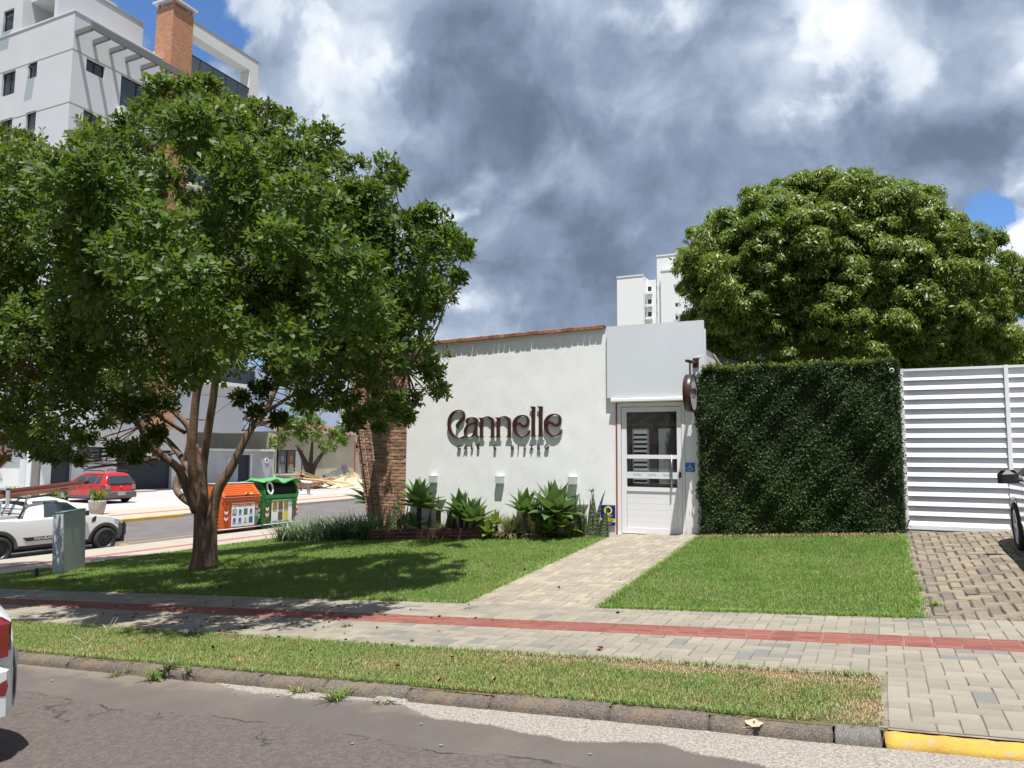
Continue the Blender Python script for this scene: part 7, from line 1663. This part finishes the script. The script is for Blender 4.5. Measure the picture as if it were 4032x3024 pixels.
# high rise in the distance
hp = atD(1400, 700, 165.0); HY = hp.y
hr = thing('white_high_rise', 'distant white apartment tower block rising above the panel over the door', 'tower block')
hx = lambda px_, py_=640: atY(px_, py_, HY).x
hz = lambda px_, py_: atY(px_, py_, HY).z
M_hr = mat('tower_white', (.80, .81, .82), .85)
mb = MB(); mb.box(hx(1333), hx(1389.5), HY, HY+14, -2, hz(1360, 598)); mb.build('wall', M_hr, hr)
x0_, x1_ = hx(1391), hx(1427); ops = []
for k in range(9):
    zc = hz(1400, 621)-k*(hz(1400, 621)-hz(1400, 648.5)); ops += [(hx(1395), hx(1403.5), zc-.5, zc+.55), (hx(1414), hx(1423), zc-.5, zc+.55), (hx(1424.3), hx(1426.5), zc-.5, zc+.55)]
mb = MB(); facade(mb, 'y', HY+1.6, x0_, x1_, -2, hz(1408, 601), ops, .3, 1); mb.box(x0_, x1_, HY+3, HY+14, -2, hz(1408, 601)); mb.build('recessed_wall', M_hr, hr)
for k, o in enumerate(ops): window(hr, 'y', HY+1.6, *o, 1, .3, 0, fr=.08)
for k in range(9): zc = hz(1400, 621)-k*(hz(1400, 621)-hz(1400, 648.5)); MB().box(hx(1392), hx(1405), HY+.7, HY+1.59, zc-1.25, zc-.75).build('balcony', M_hr, hr)
ops = [(hx(1458.5), hx(1464), hz(1460, 660)-.3-2.72*k, hz(1460, 660)+.55-2.72*k) for k in range(8)]
mb = MB(); facade(mb, 'y', HY, hx(1427.5), hx(1520), -2, hz(1450, 584), ops, .3, 1); mb.quad((hx(1427.5), HY, -2), (hx(1427.5), HY+14, -2), (hx(1427.5), HY+14, hz(1450, 584)), (hx(1427.5), HY, hz(1450, 584))); mb.build('front_wall', M_hr, hr)
for o in ops: window(hr, 'y', HY, *o, 1, .3, 0, fr=.08)
MB().box(hx(1417), hx(1480), HY+1, HY+10, -2, hz(1440, 549)).build('lift_tower', M_hr, hr); MB().box(hx(1454), hx(1467), HY+2, HY+4, hz(1460, 549), hz(1460, 536)).build('chimney', M_kerbgrey, hr); MB().box(hx(1452), hx(1470), HY+1.8, HY+4.2, hz(1460, 530), hz(1460, 527.5)).build('chimney_cap', M_kerbgrey, hr)
for (xa, xb, py_) in ((1332.5, 1390, 598), (1427, 1480, 584), (1416, 1480, 549)): z_ = hz((xa+xb)/2, py_); MB().box(hx(xa), hx(xb), HY-.12+(1 if py_ == 549 else 0), HY+.4+(1 if py_ == 549 else 0), z_+.002, z_+.3).build('parapet_cap', M_paper, hr)
pq = atD(2192, 705, 150); tag(MB().box(pq.x-1.2, pq.x+6, pq.y, pq.y+6, -2, atY(2192, 693, pq.y).z).build('distant_tower', M_apt), 'sliver of a grey tower block far behind the right end of the dome tree', 'tower block')
# shed roof between panel and hedge
t = thing('dark_lean_to', 'dark lean to roof with a slanting wooden strut in the gap beside the panel', 'lean to'); MB().add([(-2.5, 13.4, 3.2), (-.9, 13.4, 2.75), (-.9, 15.5, 2.75), (-2.5, 15.5, 3.2), (-2.5, 13.4, 2.2), (-.9, 13.4, 2.2)], [(0, 1, 2, 3), (0, 4, 5, 1)]).build('roof', M_dark, t); MB().tube([(-2.5, 13.2, 3.2), (-2.05, 13.2, 2.5)], .025, 6).build('strut', mat('weathered_wood', (.22, .19, .13), .8), t)

# house on the other side of the main road, seen in the door glass and car paint
oh = thing('house_across_road', 'plain house with hipped roof across the main road, reflected in the door glass', 'house')
mb = MB(); mb.box(-14, 4, -17, -11, -1.4, 2.9); mb.build('wall', M_beige, oh)
mb = MB(); mb.add([(-14.6, -10.4, 2.9), (4.6, -10.4, 2.9), (4.6, -17.6, 2.9), (-14.6, -17.6, 2.9), (-11, -14, 4.6), (1, -14, 4.6)], [(0, 1, 5, 4), (1, 2, 5), (2, 3, 4, 5), (3, 0, 4)]); fixn(mb.build('roof', mat('brown_roof', (.10, .06, .045), .9, var=.3, vscale=5), oh))
for x_ in (-11, -6, 0): window(oh, 'y', -11+.02, x_, x_+1.6, .8, 2.0, 1, .06, 1)
t = thing('boundary_wall', 'low white boundary wall across the main road behind the camera', 'wall'); MB().box(-30, 20, -9.2, -9.0, -2.4, 1.4).build('panel', M_aptw, t)
# building site beyond the side street
WX = lambda px_, py_, dist: atD(px_, py_, dist)
M_wood = mat('raw_timber', (.46, .32, .17), .8, col2=(.34, .23, .12), vscale=3, isl=.4)
p = ground_pt(640, 1050); bt_ = thing('white_bench_board', 'long white board on trestle legs above the green container', 'bench', (p.x, p.y, p.z), 0)
a_, b_ = atD(582, 1033, 44)-Vector(p), atD(672, 1040, 44)-Vector(p)
a_.z = max(a_.z, .55); d_ = (b_-a_); n_ = Vector((-d_.y, d_.x, 0)).normalized()*.45
mb = MB(); mb.add([a_, b_, b_+n_, a_+n_, a_-Vector((0, 0, .1)), b_-Vector((0, 0, .1)), b_+n_-Vector((0, 0, .1)), a_+n_-Vector((0, 0, .1))], [(0, 1, 2, 3), (0, 4, 5, 1), (1, 5, 6, 2), (3, 2, 6, 7), (0, 3, 7, 4)]).build('board', M_paper, bt_)
for u in (.08, .92): q = a_+d_*u+n_*.5; MB().box(q.x-.06, q.x+.06, q.y-.06, q.y+.06, -.3, q.z-.1).build('leg', M_kerbgrey, bt_)
MB().tube([a_+d_*.92+n_*.5-Vector((0, 0, .15)), a_+d_*.72+n_*.5+Vector((0, 0, -.6))], .05, 6).build('brace', M_kerbgrey, bt_)
r_ = random.Random(5); bds = []
for k in range(15):
    px_, py_ = 665+r_.random()*85, 1040+r_.random()*16; p = ground_pt(px_, py_+4)
    L_ = r_.uniform(1.6, 3.6); o = MB().bbox(-L_/2, L_/2, -.12, .12, -.02, .03, .004).build('timber_board', M_wood, None, False, (p.x, p.y, p.z+.1+r_.random()*.55)); o.rotation_euler = (r_.gauss(0, .2), r_.gauss(0, .14), r_.uniform(-.4, 1.3)+.6)
    tag(o, 'pale timber board lying in the loose heap before the grey wall', 'board', 'timber boards in the heap')
def heap(name, label, px_, py_, R_, h, m):
    p = ground_pt(px_, py_); r = np.random.default_rng(int(px_)); vs = []; fs = []; n = 26
    for i in range(9):
        for k in range(n):
            t_ = i/8; a = 2*PI*k/n; rr = R_*t_*(1+.12*r.normal()); vs.append((rr*math.cos(a)*1.3, rr*math.sin(a), h*(1-t_)**1.2*(1+.2*r.normal())-.05))
    for i in range(8):
        for k in range(n): fs.append((i*n+k, i*n+(k+1) % n, (i+1)*n+(k+1) % n, (i+1)*n+k))
    tag(MB().add(vs, fs).build(name, m, None, False, tuple(p)), label, 'heap', None, 'stuff')
heap('earth_heap', 'heap of reddish brown clods behind the green container', 650, 1054, 1.6, .75, mat('red_clods', (.16, .065, .04), .95, col2=(.09, .035, .025), vscale=6, bump=1, bscale=9))
heap('sand_heap', 'heap of pale sand beside the brick pier', 756, 1052, 1.9, .9, mat('pale_sand', (.55, .46, .33), .95, var=.2, vscale=3)); heap('gravel_heap', 'heap of dark grey gravel behind the timber boards', 738, 1040, 2.2, 1.1, mat('grey_gravel', (.13, .13, .14), .95, var=.3, vscale=9))
pw = ground_pt(716, 1038); pe = ground_pt(775, 1043)
gw = thing('grey_site_wall', 'tall pale concrete wall behind the timber heap', 'wall'); YW = 58.0
wa, wb = atY(712, 972, YW), atY(830, 972, YW); MB().box(wa.x, wb.x+6, YW, YW+.25, -1.2, wa.z).build('panel', mat('old_concrete', (.38, .36, .32), .9, col2=(.31, .29, .25), vscale=.6), gw); MB().box(wa.x-.1, wb.x+6, YW-.03, YW+.3, wa.z+.001, wa.z+.15).build('coping', M_kerbgrey, gw)
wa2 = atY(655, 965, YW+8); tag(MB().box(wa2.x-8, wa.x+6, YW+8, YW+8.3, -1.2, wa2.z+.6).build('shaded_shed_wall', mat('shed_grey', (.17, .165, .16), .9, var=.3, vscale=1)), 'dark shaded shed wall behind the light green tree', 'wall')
MB_ = MB().box(wa2.x-8, wa.x+1, YW+1, YW+8, wa2.z+.2, wa2.z+.5); tag(MB_.build('shed_roof', M_kerbgrey), 'flat grey shed roof over the shaded yard where the person stands', 'roof')
p = atY(766, 1000, YW-3); tag(MB().tube([(0, 0, -1.2-p.z), (0, 0, 1.9)], .07, 8).build('red_steel_post', M_redtrim, None, False, tuple(p)), 'thin dark red steel post before the grey site wall', 'post')
wh = thing('white_gabled_house', 'white gabled house half hidden between the trees behind the site wall', 'house'); q0, q1 = atY(735, 900, 75), atY(800, 900, 75); zt0 = atY(770, 862, 75).z; zt1 = atY(760, 845, 75).z
MB().prism([(q0.x, -1), (q1.x, -1), (q1.x, zt0), ((q0.x+q1.x)/2, zt1+.4), (q0.x, zt0)], 'y', 75, 85).build('wall', M_aptw, wh)
MB().add([(q0.x-.4, 74.6, zt0-.1), ((q0.x+q1.x)/2, 74.6, zt1+.5), ((q0.x+q1.x)/2, 85, zt1+.5), (q0.x-.4, 85, zt0-.1), (q1.x+.4, 74.6, zt0-.1), (q1.x+.4, 85, zt0-.1)], [(0, 1, 2, 3), (1, 4, 5, 2)]).build('roof', M_kerbgrey, wh)
# the person standing in the shade
p = atY(706, 1030, YW-.5); zf = -1.2+.008*46
pr_ = thing('person', 'person in dark clothes standing in the shade behind the timber heap', 'person', (p.x, YW-.5, zf))
def skin_body(pts, edges, m, name, parent):
    me = bpy.data.meshes.new(name); me.from_pydata([q[:3] for q in pts], edges, []); o = put(name, me, parent); me.materials.append(m)
    md = o.modifiers.new('skin', 'SKIN'); 
    for i, v in enumerate(me.skin_vertices[0].data): v.radius = (pts[i][3], pts[i][3]*.85); v.use_root = (i == 0)
    sb = o.modifiers.new('sub', 'SUBSURF'); sb.levels = sb.render_levels = 2; return o
B_ = [(0, 0, .98, .14), (0, 0, 1.22, .15), (0, 0, 1.42, .15), (0, 0, 1.52, .055), (0, -.01, 1.60, .08), (0, 0, 1.70, .085),
      (.18, 0, 1.42, .06), (.24, .02, 1.16, .045), (.20, -.10, .98, .035), (-.18, 0, 1.42, .06), (-.25, .03, 1.15, .045), (-.24, -.04, .90, .035),
      (.10, 0, .88, .09), (.11, -.01, .50, .065), (.12, .02, .08, .045), (.13, -.12, .04, .04), (-.10, 0, .88, .09), (-.12, .0, .50, .065), (-.14, .03, .08, .045), (-.16, -.1, .04, .04), (.17, -.17, .95, .03), (-.24, -.07, .80, .03)]
skin_body(B_, [(0, 1), (1, 2), (2, 3), (3, 4), (4, 5), (2, 6), (6, 7), (7, 8), (2, 9), (9, 10), (10, 11), (0, 12), (12, 13), (13, 14), (14, 15), (0, 16), (16, 17), (17, 18), (18, 19), (8, 20), (11, 21)], mat('dark_blue_clothes', (.035, .045, .075), .9), 'body', pr_)
hd = MB().lathe([(.001, -.12), (.05, -.10), (.075, -.03), (.08, .03), (.06, .09), (.001, .12)], (0, -.015, 1.66), n=14).build('head', mat('skin', (.30, .17, .11), .6), pr_, True)
MB().lathe([(.082, .0), (.086, .04), (.066, .10), (.001, .135)], (0, .0, 1.66), n=14).build('hair', M_black, pr_, True)
MB().lathe([(.001, 0), (.03, .02), (.001, .05)], (.19, -.18, .90), n=8).build('hand', hd.data.materials[0], pr_, True); MB().lathe([(.001, 0), (.03, .02), (.001, .05)], (-.24, -.08, .74), n=8).build('hand', hd.data.materials[0], pr_, True)
print('XX shoots', n_sh1, n_sh2); print('XX objects', len(bpy.data.objects), 'tris', sum(len(m.polygons)*2 for m in bpy.data.meshes))
